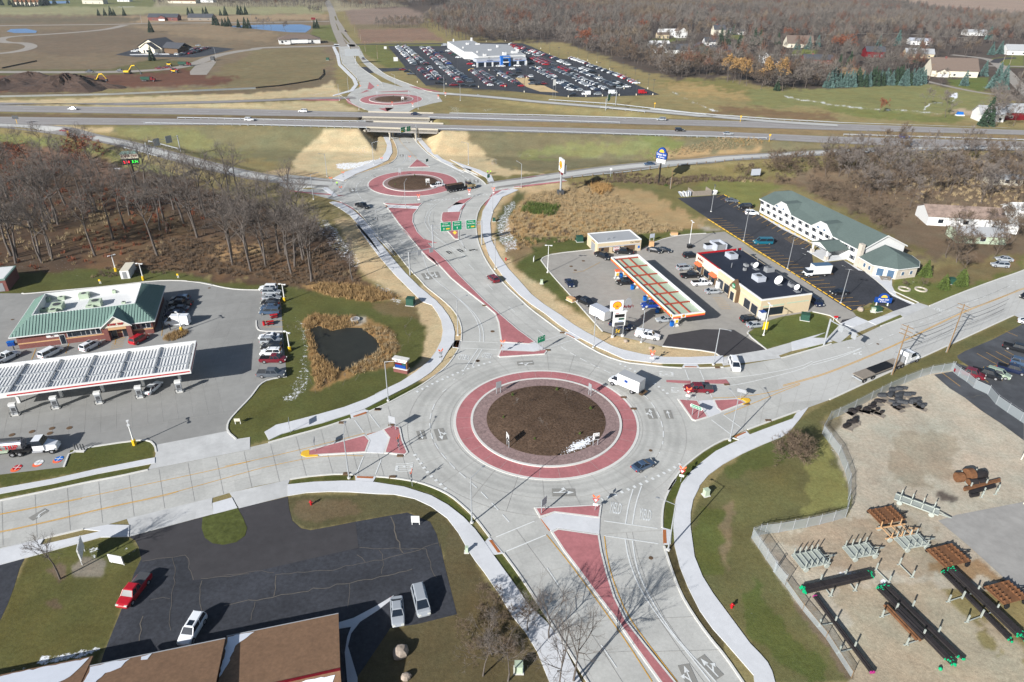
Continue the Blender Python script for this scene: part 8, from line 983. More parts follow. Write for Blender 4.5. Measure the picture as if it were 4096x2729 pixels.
def person(s,label,rz,shirt='orange',pose=0):
 p=G1(s);hh=float(Hf(p[0],p[1]));me=BD.meshes.new('body');J=dict(pel=(0,0,.95),sp=(0,0,1.25),ch=(.02,0,1.42),nk=(.02,0,1.54),hd=(.04,0,1.68),hl=(0,.1,.9),kl=(.04,.12,.5),al=(-.03,.13,.08),fl=(.12,.14,.04),hr=(0,-.1,.9),kr=(.02,-.12,.5),ar=(0,-.13,.08),fr=(.15,-.14,.04),sl=(0,.2,1.42),el=(.02,.27,1.15),wl=(.12,.24,.92),sr=(0,-.2,1.42),er=(.05,-.27,1.15),wr=(.2,-.22,1.));E=[('pel','sp'),('sp','ch'),('ch','nk'),('nk','hd'),('pel','hl'),('hl','kl'),('kl','al'),('al','fl'),('pel','hr'),('hr','kr'),('kr','ar'),('ar','fr'),('ch','sl'),('sl','el'),('el','wl'),('ch','sr'),('sr','er'),('er','wr')];rad=dict(pel=.15,sp=.14,ch=.15,nk=.055,hd=.11,hl=.1,hr=.1,kl=.065,kr=.065,al=.045,ar=.045,fl=.05,fr=.05,sl=.07,sr=.07,el=.048,er=.048,wl=.04,wr=.04);ks=list(J);me.from_pydata([J[k]for k in ks],[(ks.index(a),ks.index(b))for a,b in E],[]);o=link('person',me,None,(p[0],p[1],hh+.03),rz);md=o.modifiers.new('s','SKIN')
 for i,k in enumerate(ks):
  me.skin_vertices[0].data[i].radius=(rad[k],rad[k])
 me.skin_vertices[0].data[0].use_root=True;md2=o.modifiers.new('u','SUBSURF');md2.levels=1;md2.render_levels=1;dg=bpy.context.evaluated_depsgraph_get();nm=BD.meshes.new_from_object(o.evaluated_get(dg));o.modifiers.clear();o.data=nm;nm.materials.clear()
 for q in('navy_cloth',shirt,'skin','hair'):
  nm.materials.append(MC[q])
 for f_ in nm.polygons:
  z_=f_.center.z;f_.material_index=0 if z_<.98 else 1 if z_<1.5 else 3 if z_>1.72 or f_.center.x<.02 else 2
 return tag(o,label,'person')
mat('navy_cloth',(35,40,60),.9);mat('skin',(205,160,130),.6);mat('hair',(50,40,35),.9);mat('hivis',(170,255,40),.7,k=1);person('G 1032,905','person in a bright yellow green vest standing left of the middle roundabout',R(-90),'hivis');person('H 347,800','person in a yellow vest on the path, left of two',R(-60),'hivis');person('H 375,798','person in a yellow vest on the path, right of two',R(200),'hivis');person('K 1782,840','person in dark clothes walking beside the white cargo van',R(0),'navy_cloth');person('K 1470,850','person in dark clothes at the store window right of the entrance',R(90),'navy_cloth')
def upole(s,label,h=12.2,arms=2,rz=R(35)):
 p=G1(s);t=thing('utility_pole',label,'utility pole',(p[0],p[1],0),rz);CY(0,0,0,h,.17,0,8,r2=.11).bd('pole','wood',t);CY(-.2,.12,0,h*.55,.06,0,6).bd('conduit','gv',t)
 for k in range(arms):
  a=BX(-.06,.06,-1.3,1.3,h-.4-k*.95,h-.27-k*.95,0).bd('crossarm','wood',t)
  for y in(-1.1,0,1.1):
   CY(0,y,h-.27-k*.95,h-.1-k*.95,.05,0,5).bd('insulator','gv',a)
 return(t,p)
t1,q1=upole('P 885,1250','nearest utility pole with three crossarms beside the flatbed truck',12.1,3);t2,q2=upole('P 1495,1000','second utility pole with two crossarms beside the east road',12.3,2);dv=q2-q1;q3=q2+dv*1.
for k,(zz,yo)in enumerate(((11.9,-1.1),(11.9,1.1),(9.,0),(7.6,.2),(6.2,.2))):
 n_=NA([-dv[1],dv[0],0])/np.linalg.norm(dv[:2])*yo;m=MB();P0=[q1+n_+[0,0,zz],q2+n_+[0,0,zz],q3+n_+[0,0,zz]]
 for a,b in zip(P0[:-1],P0[1:]):
  pts=[a+(b-a)*i/8-NA([0,0,4*.5*(i/8)*(1-i/8)])for i in range(9)]
  for c,d in zip(pts[:-1],pts[1:]):
   m.tube(c,d,.02 if k<2 else 0.035,0,4,cap=False)
 tag(m.bd('overhead_wire','black',None,tuple(q1)),['thin upper wire on the road side of the utility poles','thin upper wire on the yard side of the utility poles','cable below the crossarms of the utility poles','thick cable halfway up the utility poles','lowest cable slung between the utility poles'][k],'wire')
for s,h,l in(('D 510,408',11,'utility pole among the houses by the tall white gable'),('D 2030,670',11,'leaning utility pole on the lawn beside the blue spruces'),('E 2100,765',12,'utility pole at the junction of the curved road, left'),('E 2170,808',12,'utility pole at the junction of the curved road, right'),('E 1230,940',11,'utility pole beside the large cream house'),('E 1155,640',10,'utility pole right of the long white shed'),('E 2320,930',10,'utility pole at the right edge above the road'),('B 1250,375',11,'utility pole beside the ploughed field on the north road, near'),('B 1197,300',11,'utility pole beside the ploughed field on the north road, second'),('B 1155,215',11,'utility pole beside the north road, third'),('B 1107,180',11,'utility pole beside the north road, farthest'),('B 1405,545',11,'utility pole on the straw bank by the dealership drive'),('B 1293,480',9,'utility pole on the grass left of the dealership lot'),('I 258,1270',8,'flagpole in the small bed left of the hotel lot')):
 upole(s,l,h,0 if 'flag' in l else 1)
fm_=BD.materials.new('chain_link');fm_.use_nodes=True;MC['chain_link']=fm_;b=fm_.node_tree.nodes['Principled BSDF'];b.inputs['Base Color'].default_value=(.45,.5,.52,1);b.inputs['Alpha'].default_value=.42;b.inputs['Roughness'].default_value=.5
def fence(s,label,h=2.,sp=3.,barb=True,pm='gv',ml='chain_link'):
 P=[NA(p[:2])for p in GP(s)];t=thing('chain_link_fence',label,'fence',(P[0][0],P[0][1],0));o=P[0];Q=resamp(P,sp);m=MB();r=MB()
 for a,b in zip(Q[:-1],Q[1:]):
  a=a-o;b=b-o;m.add([(a[0],a[1],.05),(b[0],b[1],.05),(b[0],b[1],h),(a[0],a[1],h)],[(0,1,2,3)]);r.tube((*a,h),(*b,h),.035,0,4,cap=False)
  if barb:
   r.tube((a[0],a[1],h+.3),(b[0],b[1],h+.3),.015,0,3,cap=False)
 m.bd('mesh',ml,t);r.bd('top_rail',pm,t);pmh=CY(0,0,0,h+.35,.045,0,5).mesh('post',[pm])
 for q in Q[:100]:
  link('post',pmh,t,(q[0]-o[0],q[1]-o[1],0))
fence('S 1600,215 1480,235 1360,255 1250,290 1085,355 925,430 740,525 570,615 395,700 305,740','curving chain link fence along the east road verge');fence('S 305,740 230,880','short corner run of the chain link fence at the gravel yard');fence('S 230,880 300,970 400,1100 470,1280 505,1400 500,1568 W 1800,870 1780,970','curved chain link fence between lawn and gravel yard');fence('W 1780,970 1650,1010 1510,1045 1370,1075 1230,1100 1080,1128 940,1145 880,1155 W 800,1185','chain link fence running back along the gravel yard lawn');fence('W 800,1185 870,1290 950,1410 1045,1545 Y 200,190 300,310','chain link fence diagonal beside the cart racks');fence('Y 300,310 450,520 650,760 870,1100','low dark fence along the pipe racks at the bottom right',1.2,4,False,'wood');fence('S 1575,215 1650,275 1740,335 1810,395','chain link panel before the dark red pickup');fence('S 1815,400 1960,465','left chain link gate in the east lot',2,3,False);fence('S 1960,470 2045,570 2165,655 2300,745 2600,960','chain link fence along the right edge lot');fence('B -300,840 0,828 300,812 500,795 700,765 860,735 905,690 900,640','black silt fence curving round the brown field',.9,6,False,'wood','black');fence('F -400,70 0,92 1000,72 2354,15','thin wire fence above the straw strip',1.2,8,False,'wood');fence('A 20,632 340,565','black silt fence in the brown field at left',.9,6,False,'wood','black')
def arc_pipe(mb,c,r,R_,a0,a1,rz,tilt=0,n=6,ns=8,mi=0):
 T=Matrix.Translation(c)@Matrix.Rotation(rz,4,'Z')@Matrix.Rotation(tilt,4,'X');prev=None
 for i in range(n+1):
  a=a0+(a1-a0)*i/n;ring=[T@Vector(((R_+r*cos(p_))*cos(a),(R_+r*cos(p_))*sin(a),r*sin(p_)))for p_ in[2*pi*k/ns for k in range(ns)]];k0=len(mb.v);mb.v+=[tuple(q)for q in ring]
  if prev is not None:
   for k in range(ns):
    mb.f.append((prev+k,prev+(k+1)%ns,k0+(k+1)%ns,k0+k));mb.m.append(mi)
  else:
   mb.f.append(tuple(range(k0,k0+ns)));mb.m.append(mi)
  prev=k0
 mb.f.append(tuple(range(prev,prev+ns))[::-1]);mb.m.append(mi)
el=[];mat('pipe_grey',(74,76,80),.6,.15,1)
for i,(s,n,r,R_)in enumerate((('S 872,505',4,.34,1.3),('S 955,490',4,.36,1.5),('S 975,445',3,.36,1.5),('S 1045,435',3,.36,1.5),('S 1040,500',4,.36,1.5),('S 1030,545',3,.36,1.5),('S 1130,495',3,.38,1.3),('S 1095,580',4,.34,1.3),('S 1165,560',2,.38,1.3),('S 1215,555',3,.38,1.2),('S 1235,600',1,.38,1.2),('S 1265,620',1,.4,1.2),('S 955,570',4,.22,.7),('S 1000,605',4,.24,.8),('S 1030,630',3,.24,.8),('S 515,660',2,.34,.7),('S 540,680',1,.36,.7),('S 603,645',2,.34,.7),('S 675,650',2,.3,.8),('S 705,655',2,.3,.8),('S 735,625',3,.28,.9),('S 765,595',3,.28,.9),('S 815,565',3,.34,.9),('S 795,660',1,.32,.6),('S 828,685',1,.32,.6),('S 495,820',4,.34,1.1),('S 540,785',4,.3,1.),('S 575,760',3,.34,1.))):
 p=G1(s);t=thing('pipe_elbow_stack','','pipe fittings',(p[0],p[1],.05),R(RU(100,150)),'pipe elbows stacked in the gravel yard');BX(-1,1,-.7,.7,0,.14,0).bd('pallet','wg',t);t['label']='stack of black curved pipe elbows on the gravel yard near the fence corner' if i<15 else 'pile of short dark pipe elbows on the gravel, left part' if i<25 else 'glossy black pipe elbows stacked in front of the corner fence'
 for k in range(n):
  m=MB();arc_pipe(m,(-.1-R_*.75+k*.12,-.9+k*r*1.55,r+.12+.12*k),r,R_,R(-45),R(45),0,R(12));m.bd('pipe_elbow','pipe_grey' if i<14 else 'pipe',t)
def ipost(t,x,y,h=1.45,b=True):
 BX(x-.08,x+.08,y-.08,y+.08,0,h,0).bd('post','rack',t)
 if b:
  BX(x-.32,x+.32,y-.08,y+.08,0,.08,0).bd('foot','rack',t)
def rack(pairs,label):
 P=[(G1(a),G1(b))for a,b in pairs];o=P[0][0];t=thing('pipe_rack',label,'rack',(o[0],o[1],.03))
 for a,b in P:
  a=a-o;b=b-o;MB().bar((a[0],a[1],.12),(b[0],b[1],.12),.1,.12,0).bd('bearer','rack',t);ipost(t,a[0],a[1]);ipost(t,b[0],b[1])
rack([('Y 600,275','Y 690,400'),('Y 812,232','Y 900,355')],'white posted rack holding the left bundle of dark pipes');rack([('Y 1130,580','Y 1390,500'),('Y 1340,820','Y 1610,725')],'white posted rack under the long pipe bundle in the middle');rack([('Y 1700,450','Y 1945,370'),('Y 1860,625','Y 2110,530')],'white posted rack under the right hand long pipe bundle');rack([('Y 590,660','Y 725,635'),('Y 760,890','Y 890,855')],'white posted rack along the diagonal pipe beside the fence');rack([('Y 1080,175','Y 1190,285'),('Y 1280,130','Y 1390,240')],'empty white posted rack between the pipe bundles');rack([('X 1535,455','X 1650,590'),('X 1700,435','X 1825,555')],'white posted rack around the fat rusty pipes');rack([('X 1780,690','X 1800,650'),('X 1940,655','X 1965,615')],'white posted rack around the thin rusty pipes')
for q in('Y 1250,525','Y 1480,750','Y 1820,420','Y 1980,580'):
 p=G1(q);t=thing('rack_post','single white post standing among the long pipe bundles','post',(p[0],p[1],0),0,'loose rack posts');BX(-.09,.09,-.09,.09,0,1.5,0).bd('post','rack',t)
def bundle(a,b,wside,n,r,label,m_='pipe',cap='green_cap',lay=1,jit=.25,z0=.3):
 A=G1(a);B=G1(b);C_=G1(wside);t=thing('pipe_bundle',label,'pipes',(A[0],A[1],z0));d=B-A;w=C_-A;w=w/np.linalg.norm(w);W_=math.dist(C_[:2],A[:2])
 for l in range(lay):
  for k in range(n-l):
   o=w*(W_*(k+.5*l)/max(1,n-1));e=d/np.linalg.norm(d);s=e*RU(-jit,jit);z_=r+l*r*1.75;p=o+s;q=o+d+s*1.5;pp=MB().tube((p[0],p[1],z_),(q[0],q[1],z_),r,0,8).bd('pipe',m_,t)
   if cap:
    for c,sg in((p,-1),(q,1)):
     MB().tube((c[0],c[1],z_),(c[0]+sg*e[0]*.14,c[1]+sg*e[1]*.14,z_),r*1.12,0,8).bd('end_cap',cap,pp)
bundle('Y 445,345','Y 1005,215','Y 465,390',5,.2,'bundle of dark pipes with green end caps beside the diagonal fence',lay=2);bundle('Y 1100,365','Y 1690,980','Y 1130,350',7,.14,'left half of the longest dark pipe bundle with green caps',lay=2,jit=.5);bundle('Y 1165,345','Y 1800,965','Y 1185,335',4,.16,'right half of the longest dark pipe bundle with green caps',jit=.4,z0=.35);bundle('Y 1645,215','Y 2210,790','Y 1665,205',4,.15,'left strip of the right hand long pipe bundle',lay=1);bundle('Y 1700,200','Y 2290,765','Y 1755,190',7,.15,'right strip of the right hand long pipe bundle',lay=2,jit=.5);bundle('Y 555,435','Y 1045,1090','Y 570,430',2,.2,'single line of dark pipe with magenta caps along the low fence',cap='magenta');bundle('Y 1150,500','Y 1430,800','Y 1165,490',2,.2,'short rusty dark pipes left of the longest bundle','rust',None);bundle('Y 1240,550','Y 1460,770','Y 1260,540',2,.3,'two fat dark pipes beside the longest bundle','pipe',None);bundle('X 1570,630','X 1970,525','X 1580,605',3,.2,'rusty orange long pipes on the gravel','rust',None);bundle('X 1640,670','X 1930,585','X 1650,640',3,.2,'dark thin pipes below the rusty orange ones','pipe',None);bundle('X 1640,700','X 1725,685','X 1645,690',1,.32,'short dark pipe stub with a rusty end','pipe',None)
for a,b,r,c,l in(('X 1480,505','X 1545,500',.85,'rust','fat short rusty pipe drum at the left of the pile'),('X 1590,490','X 1650,480',1.1,'rust','fattest rusty pipe in the middle of the pile'),('X 1655,490','X 1800,460',.75,'pipe','fat dark pipe right of the rusty drum'),('X 1620,545','X 1715,540',.6,'pipe','dark pipe with rusty end in front of the pile'),('X 1725,540','X 1800,525',.5,'pipe','short dark pipe at the right of the pile'),('X 1690,440','X 1780,415',.4,'rust','rusty pipe lying behind the fat ones')):
 p,q=(G1(a),G1(b));t=thing('large_pipe',l,'pipe',(p[0],p[1],.1));d=q-p;MB().tube((0,0,r),(d[0],d[1],r),r,0,16).bd('shell',c,t);MB().tube((-d[0]*.01,-d[1]*.01,r),(d[0]*1.01,d[1]*1.01,r),r*.92,0,16).bd('ends','rust',t)
def cart(s,h,label,L,W_,col='rack',posts=4,deck=True,brown=False):
 p=G1(s);t=thing('yard_cart',label,'cart',(p[0],p[1],.02),R(h))
 if brown:
  BX(-L/2,L/2,-W_/2,W_/2,.75,.9,0).bd('deck','rust',t)
  for x in(-L*.42,-L*.2,L*.2,L*.42):
   m=MB();n=6
   for k in range(n):
    y=-W_/2+W_*k/n;m.add([(x-.05,y,.9),(x-.05,y+W_/n,.9),(x-.05,y+W_/n/2,1.3),(x+.05,y,.9),(x+.05,y+W_/n,.9),(x+.05,y+W_/n/2,1.3)],[(0,2,1),(3,4,5),(0,3,5,2),(1,2,5,4)])
   m.bd('notched_rail','rust',t)
 else:
  for y in(-W_/2,W_/2):
   BX(-L/2,L/2,y-.08,y+.08,.6,.8,0).bd('side_rail',col,t)
  if deck:
   BX(-L/2,L/2,-W_/2+.1,W_/2-.1,.62,.68,0).bd('deck',col,t)
  for k in range(posts):
   x=-L/2+L*(k+.5)/posts;BX(x-.06,x+.06,-W_/2-.15,W_/2+.15,.81,.9,0).bd('crossbar',col,t)
   for y in(-W_/2-.1,W_/2+.1):
    BX(x-.07,x+.07,y-.05,y+.05,.935,1.9,0).bd('upright',col,t)
 wm=MB().tube((0,-.1,0),(0,.1,0),.42,0,12).mesh('wheel',['tyre' if brown else 'rack'])
 for x in(-L*.36,L*.36):
  for y in(-1,1):
   link('wheel',wm,t,(x,y*(W_/2+.15),.42))
 MB().bar((L/2,-.3,.6),(L/2+1.8,0,.5),.1,.1,0).bar((L/2,.3,.6),(L/2+1.8,0,.5),.1,.1,0).bd('drawbar',col if not brown else 'pipe',t)
cart('X 1030,800',-35,'white four post cart alone in the middle of the gravel yard',6.5,1.6);cart('X 975,1225',12,'white cart with four crossbars, upper one of the pair',4.6,2.2);cart('X 390,1330',12,'white cart with four crossbars, lower left one of the pair',4.6,2.2);cart('W 1410,1440',14,'white cart with several frames nearest the diagonal fence',4.8,2.6,posts=5);cart('X 790,1110',12,'cream open frame cart between brown and white carts',5.2,2.2,'bt',posts=3,deck=False);cart('X 680,930',14,'rusty brown slatted cart beside the fence corner',4.6,3.2,brown=True);cart('X 1385,1390',16,'rusty brown cart with notched rails near the yard pavement',4.8,3.6,brown=True);cart('Y 2180,400',16,'rusty brown cart with notched rails at the right edge',4.4,3.2,brown=True)
for q in('X 2235,255','X 2265,760'):
 p=G1(q);t=thing('rack_post','white leaning post at the right edge of the yard','post',(p[0],p[1],0),0,'edge posts');MB().tube((0,0,0),(.3,.2,1.5),.12,0,5).bd('post','ow',t)
p=G1('Y 1632,1030');o=MB().ball((0,0,.2),.25,0,10,6).bd('loose_cap','green_cap',None,(0,0,0),(p[0],p[1],0));tag(o,'single green pipe cap lying on the gravel','pipe cap');p=G1('I 540,1365');f=Fr(p,R(12));t=f.thing('dumpster_enclosure','weathered wooden dumpster enclosure at the head of the hotel lot','enclosure');h=1.9
for x0,x1,y0,y1 in((0,7.5,0,.15),(0,.15,.153,5),(7.35,7.5,.153,5)):
 BX(x0,x1,y0,y1,0,h,0).bd('board_wall','wg',t)
t=f.thing('discarded_mattresses','pile of white mattresses leaning left of the wooden enclosure','mattress pile',x=-2.4,y=.8)
for k in range(7):
 m=MB();m.box(-.15,.15,-.9,.9,0,1.8,0);o=m.bd('mattress','white' if k%2 else 'bg',t);o.location=(-2+k*.55,RU(-.5,.5),0);o.rotation_euler=(0,R(-35+k*6),R(RU(-20,20)))
t=f.thing('discarded_mattresses','small heap of white panels right of the wooden enclosure','mattress pile',x=8.4,y=1)
for k in range(3):
 o=BX(-.15,.15,-.8,.8,0,1.6,0).bd('mattress','white',t);o.location=(k*.4,0,0);o.rotation_euler=(0,R(25),R(k*10))
def heap(s,rx,ry,h,label,m_='soil',name='soil_heap'):
 p=G1(s);n=26;vs=[];fs=[]
 for j in range(9):
  for i in range(n):
   a=2*pi*i/n;r=j/8*(1+.22*sin(3*a+rx)+.1*sin(7*a));zz=h*max(0,1-(j/8)**1.4)*(1+.25*sin(5*a+j))+RU(-.2,.2)*(1-j/8)*h*.4-(.3 if j==8 else 0);vs.append((rx*r*cos(a),ry*r*sin(a),zz))
 for j in range(8):
  for i in range(n):
   fs.append((j*n+i,(j+1)*n+i,(j+1)*n+(i+1)%n,j*n+(i+1)%n))
 o=MB().add(vs,fs).bd(name,m_,None,(0,0,0),(p[0],p[1],0))
 return tag(o,label,'soil heap')
heap('A 630,800',28,26,7,'tall pointed dark soil heap under the yellow excavator');heap('A 290,725',22,11,4,'long dark soil heap left of the tall one');heap('A 60,790',38,20,4,'low dark soil ridge at the left edge');heap('A 880,800',22,8,3,'low dark soil tongue below the excavator');heap('A 780,750',9,7,3,'small dark heap between the excavator and the tall heap')
class Tri:
 def __init__(s):
  s.v=[];s.f=[];s.m=[]
 def seg(s,p,q,r0,r1,mi=0,n=3):
  d=q-p;L=np.linalg.norm(d)+1e-09;d=d/L;a=np.cross(d,[.3,.5,.8]);a/=np.linalg.norm(a)+1e-09;b=np.cross(d,a);k=len(s.v)
  for c,r in((p,r0),(q,r1)):
   for i in range(n):
    t=2*pi*i/n;s.v.append(c+r*(a*cos(t)+b*sin(t)))
  for i in range(n):
   j=(i+1)%n;s.f.append((k+i,k+j,k+n+j));s.f.append((k+i,k+n+j,k+n+i));s.m+=[mi,mi]
 def twig(s,p,q,w,mi=0):
  d=q-p;a=np.cross(d,rs.normal(size=3));a=a/(np.linalg.norm(a)+1e-09)*w;k=len(s.v);s.v+=[p-a,p+a,q];s.f.append((k,k+1,k+2));s.m.append(mi)
 def mesh(s,name,mats):
  me=BD.meshes.new(name);V=NA(s.v,'f');F=NA(s.f,'i');me.vertices.add(len(V));me.vertices.foreach_set('co',V.ravel());me.loops.add(F.size);me.loops.foreach_set('vertex_index',F.ravel());me.polygons.add(len(F));me.polygons.foreach_set('loop_start',np.arange(0,F.size,3,dtype='i'));me.polygons.foreach_set('material_index',NA(s.m,'i'));me.update(calc_edges=True)
  for m_ in mats:
   me.materials.append(MC[m_])
  return me
def nv(v):
 return v/(np.linalg.norm(v)+1e-09)
def bare(h=18,spread=.5,lim=6,sub=(5,4,3),tw=4,tr=.28,fork=.35,twl=.9,tww=.035,up=.5,leaf=None):
 tk=Tri();cr=Tri();top=NA([rs.normal()*.4,rs.normal()*.4,h*fork]);mid=top*.5+[rs.normal()*.15,rs.normal()*.15,0];tk.seg(np.zeros(3),mid,tr,tr*.8,0,7);tk.seg(mid,top,tr*.8,tr*.62,0,7);top2=NA([top[0]+rs.normal()*.8,top[1]+rs.normal()*.8,h*.72]);tk.seg(top,top2,tr*.55,tr*.22,0,5)
 def grow(p,d,L,r,lev):
  q=p+d*L*.5;d2=nv(d+rs.normal(size=3)*.18+[0,0,.12]);e=q+d2*L*.5;cr.seg(p,q,r,r*.75,0,4 if lev==0 else 3);cr.seg(q,e,r*.75,r*.4,0,3)
  if lev>=len(sub)-1:
   for k in range(tw):
    u=rU(.15,1);b=p+(e-p)*u;dd=nv(d2*.9+rs.normal(size=3)*.75+[0,0,.15]);cr.twig(b,b+dd*rU(.6,1.3)*twl*h/15,tww,1)
   if leaf:
    for k in range(leaf):
     b=e+rs.normal(size=3)*.35;cr.twig(b,b+rs.normal(size=3)*.35,.16,2)
   return
  for k in range(sub[lev+1]):
   u=rU(.35,1);b=p+(q-p)*u*2 if u<.5 else q+(e-q)*(u-.5)*2;dd=nv(d2+rs.normal(size=3)*.55+[0,0,.08]);grow(b,dd,L*rU(.45,.7),r*.45,lev+1)
 for k in range(sub[0]+lim):
  u=rU(0,1);z_=h*fork+h*.36*u;b=top+(top2-top)*u;a=rU(0,2*pi);el_=up+u*.6+rs.normal()*.12;d=NA([cos(a)*cos(el_),sin(a)*cos(el_),sin(el_)]);grow(b,d,h*spread*(1-.45*u)*rU(.8,1.1),tr*.42*(1-.4*u),0)
 return(tk,cr)
def pack(name,variants,barkm,twm,lf=None):
 out=[]
 for k,(tk,cr)in enumerate(variants):
  out.append((tk.mesh('trunk',[barkm]),cr.mesh('crown',[barkm,twm]+([lf]if lf else[]))))
 return out
big=pack('big',[bare(20,.4,2,(6,5,5),4,.38,.4,.95,.022)for _ in range(5)],'bark','twig');big_b=pack('bigb',[bare(14,.45,2,(6,5,4),5,.24,.36,1.,.025,up=.45)for _ in range(3)],'bark','twig');oak=pack('oak',[bare(12,.42,3,(6,4,3),4,.22,.25,.8,.035,leaf=9)for _ in range(2)],'bark','tb','leaf_rust');med=pack('med',[bare(11,.42,2,(6,4,4),6,.16,.22,1.1,.05)for _ in range(4)],'bark_far','tb');medg=pack('medg',[bare(12,.4,2,(6,4,4),6,.16,.25,1.1,.05)for _ in range(3)],'bark_far','twig');gold=pack('gold',[bare(12,.32,2,(6,4,3),3,.16,.3,.8,.05,leaf=7,up=.9)for _ in range(2)],'bark_far','tb','leaf_gold');bush_=pack('bush',[bare(5.2,.62,14,(16,6,4),6,.06,.03,1.9,.035,up=.35)],'tb','tb');brush=pack('brush',[bare(4.5,.5,4,(9,4,3),6,.05,.06,1.6,.03,up=.5)for _ in range(3)],'tb','tb')
def tree(meshes,p,s,label,group,name='bare_tree',cat='tree',sz=None):
 hh=float(Hf(p[0],p[1]));t=thing(name,label,cat,(p[0],p[1],hh-.05),rU(0,6.28),group);tm,cm=meshes[rs.integers(len(meshes))];t.scale=(s,s,sz or s);link('trunk',tm,t);link('crown',cm,t)
 return t
near_t=pack('near',[bare(18.5,.42,2,(6,5,5),5,.26,.32,.8,.014)for _ in range(3)],'bark','twig');WL='tall leafless grey tree in the litter-floored wood above the green-roofed store'
for q in 'F 105,1549|F 155,1549|F 365,1549|F 465,1549|F 875,1549|F 1450,1549|F 2130,1549|F 2280,1549|F 1040,1395|F 1815,1380|F 1470,1315|F 1505,1205|F 1190,1175|F 860,1160|F 895,1150|F 430,1305|F 285,1300|F 465,1205|F 1690,1250|F 1600,1125|F 1895,1190|F 1840,1120|F 2300,1260|K 165,140|K 440,135|K 550,110|K 180,80|L 405,360|L 570,415|L 700,375|L 930,435|L 1110,505|L 1125,500|L 90,110|L 820,245|L 960,375|L 1035,310|G 60,1549|G 210,1549|G 355,1549|G 560,1549|G 500,1500|G 645,1549|G 730,1549|G 235,1265|G 350,1400|F -200,1400|F -350,1500|F 60,1250|F 600,1080|F 740,1000|F 1260,1040|F 1350,990|F 1750,1040|F 1980,1090|F 2080,1180|F 1150,1300|F 2200,1010|F 2100,960|G 80,1150|G 420,1180|G 560,1250|G 680,1380|G 620,1120'.split('|'):
 p=G1(q);sl=q.startswith('L 11')or q.startswith('L 960');tree(big,p,rU(.82,1.1)*(.8 if q[0]=='G' and int(q.split(',')[1])<1300 else 1),WL,'bare trees of the wood on the left',sz=None)
for k in range(26):
 x=rU(-500,330);y=rU(620,900);tree(big_b if k%3 else big,Gz(x,y),rU(.85,1.2),'brownish leafless tree crowded in the far left part of the wood','crowded trees in the left part of the wood')
for k in range(10):
 x=rU(60,400);y=rU(640,720);tree(oak if k%3==0 else big_b,Gz(x,y),rU(.9,1.2),'rusty tinged tree at the upper edge of the left wood','rusty trees at the edge of the left wood')
tree(big,G1('L 1480,500'),.62,'single slender leafless tree on the straw beside the wood',None)
for q,s,l in(('V 560,1235',.5,'leafless tree leaning over the near path, casting branch shadows on the road'),('V 745,1560',.62,'leafless tree at the bottom edge right of the near path'),('V 250,1560',.5,'leafless tree at the bottom edge left of the near path'),('V 400,1180',.4,'small bare sapling on the near path edge'),('V 60,1520',.5,'shaggy leafless tree in the near thicket, left'),('V 130,1360',.5,'shaggy leafless tree in the middle of the near thicket'),('V 640,1720',.7,'tall leafless tree below the near path')):
 tree(big_b if 'shaggy' in l else near_t,G1(q),s,l,None)
tree(big,G1('Z 555,615'),.42,'low spreading bare tree on the lawn beside the snowy bed',None);tree(bush_,G1('W 1160,340'),1.,'big round leafless bush on the grass right of the path',None,'round_bush','bush',1.)
for k in range(16):
 u,v=(rU(-100,430),rU(930,1560))
 if u>v*.42-180+120:
  u*=.5
 tree(brush,G1('V %f,%f'%(u,v)),rU(.45,.75),'shaggy leafless shrub in the thicket at the bottom by the near path','thicket shrubs at the bottom','bare_shrub','shrub')
for q,l in(('P 1020,300','left small round bare tree in a stone ringed bed'),('P 1205,305','right small round bare tree in a stone ringed bed')):
 tree(med,G1(q),.33,l,None,'ornamental_tree');p=G1(q);m=MB();annulus(m,(0,0),1.2,1.6,0,.3,0,20);tag(m.bd('stone_ring','stone',None,(0,0,0),(p[0],p[1],0)),'stone ring around the '+l.split(' in ')[0],'planter')
sap=[bare(4.2,.3,2,(4,3),4,.035,.4,.9,.02,up=.9)for _ in range(3)];sapm=pack('sap',sap,'bark','twig')
for i,q in enumerate('Q 1350,675|Q 1860,628|Q 1720,945'.split('|')):
 tree(sapm,G1(q),1.05,['thin sapling at the upper left of the big mulch island','thin sapling at the upper right of the big mulch island','thin reddish sapling in the middle of the big mulch island'][i],None,'sapling')
for i,q in enumerate('L 1150,1510|L 1275,1475|L 1390,1440|L 1500,1395|L 1710,1300|L 1920,1150|L 1975,1060|L 1980,990|L 1950,910|L 930,980'.split('|')):
 tree(sapm,G1(q),.8,'young staked sapling in the grass ring around the dark pond','saplings around the pond','sapling')
def inp(s,n,mind=0):
 P=NA(px(s));x0,y0=P.min(0);x1,y1=P.max(0);out=[];tries=0
 while len(out)<n and tries<n*60:
  tries+=1;x=rU(x0,x1);y=rU(y0,y1)
  if rs.random()>((y1+169)/(y+169))**2*.25+.05 and 0:
   continue
  if inpoly(NA([x]),NA([y]),P)[0]:
   g=GH(x,y)
   if mind and any(((g[0]-o[0])**2+(g[1]-o[1])**2<mind*mind for o in out)):
    continue
   out.append(g)
 return out
for g in inp('J 0,440 300,400 700,350 1300,380 1783,400 2200,420 2200,620 1783,800 1400,820 1250,740 900,780 850,860 700,900 620,740 450,830 200,720 0,600',112,3.):
 tree(med if rs.random()<.35 else medg,g,rU(.75,1.2),'leafless grey brown tree in the thicket behind the white hotel','thicket trees behind the hotel')
for g in inp('J 1000,1150 1250,1050 1783,800 2100,900 2100,1300 1700,1340 1400,1300 1200,1440 1000,1330 J 850,950 900,1050',30,3.5):
 tree(med,g,rU(.6,1.),'leafless tree among the sheds at the right','trees among the sheds')
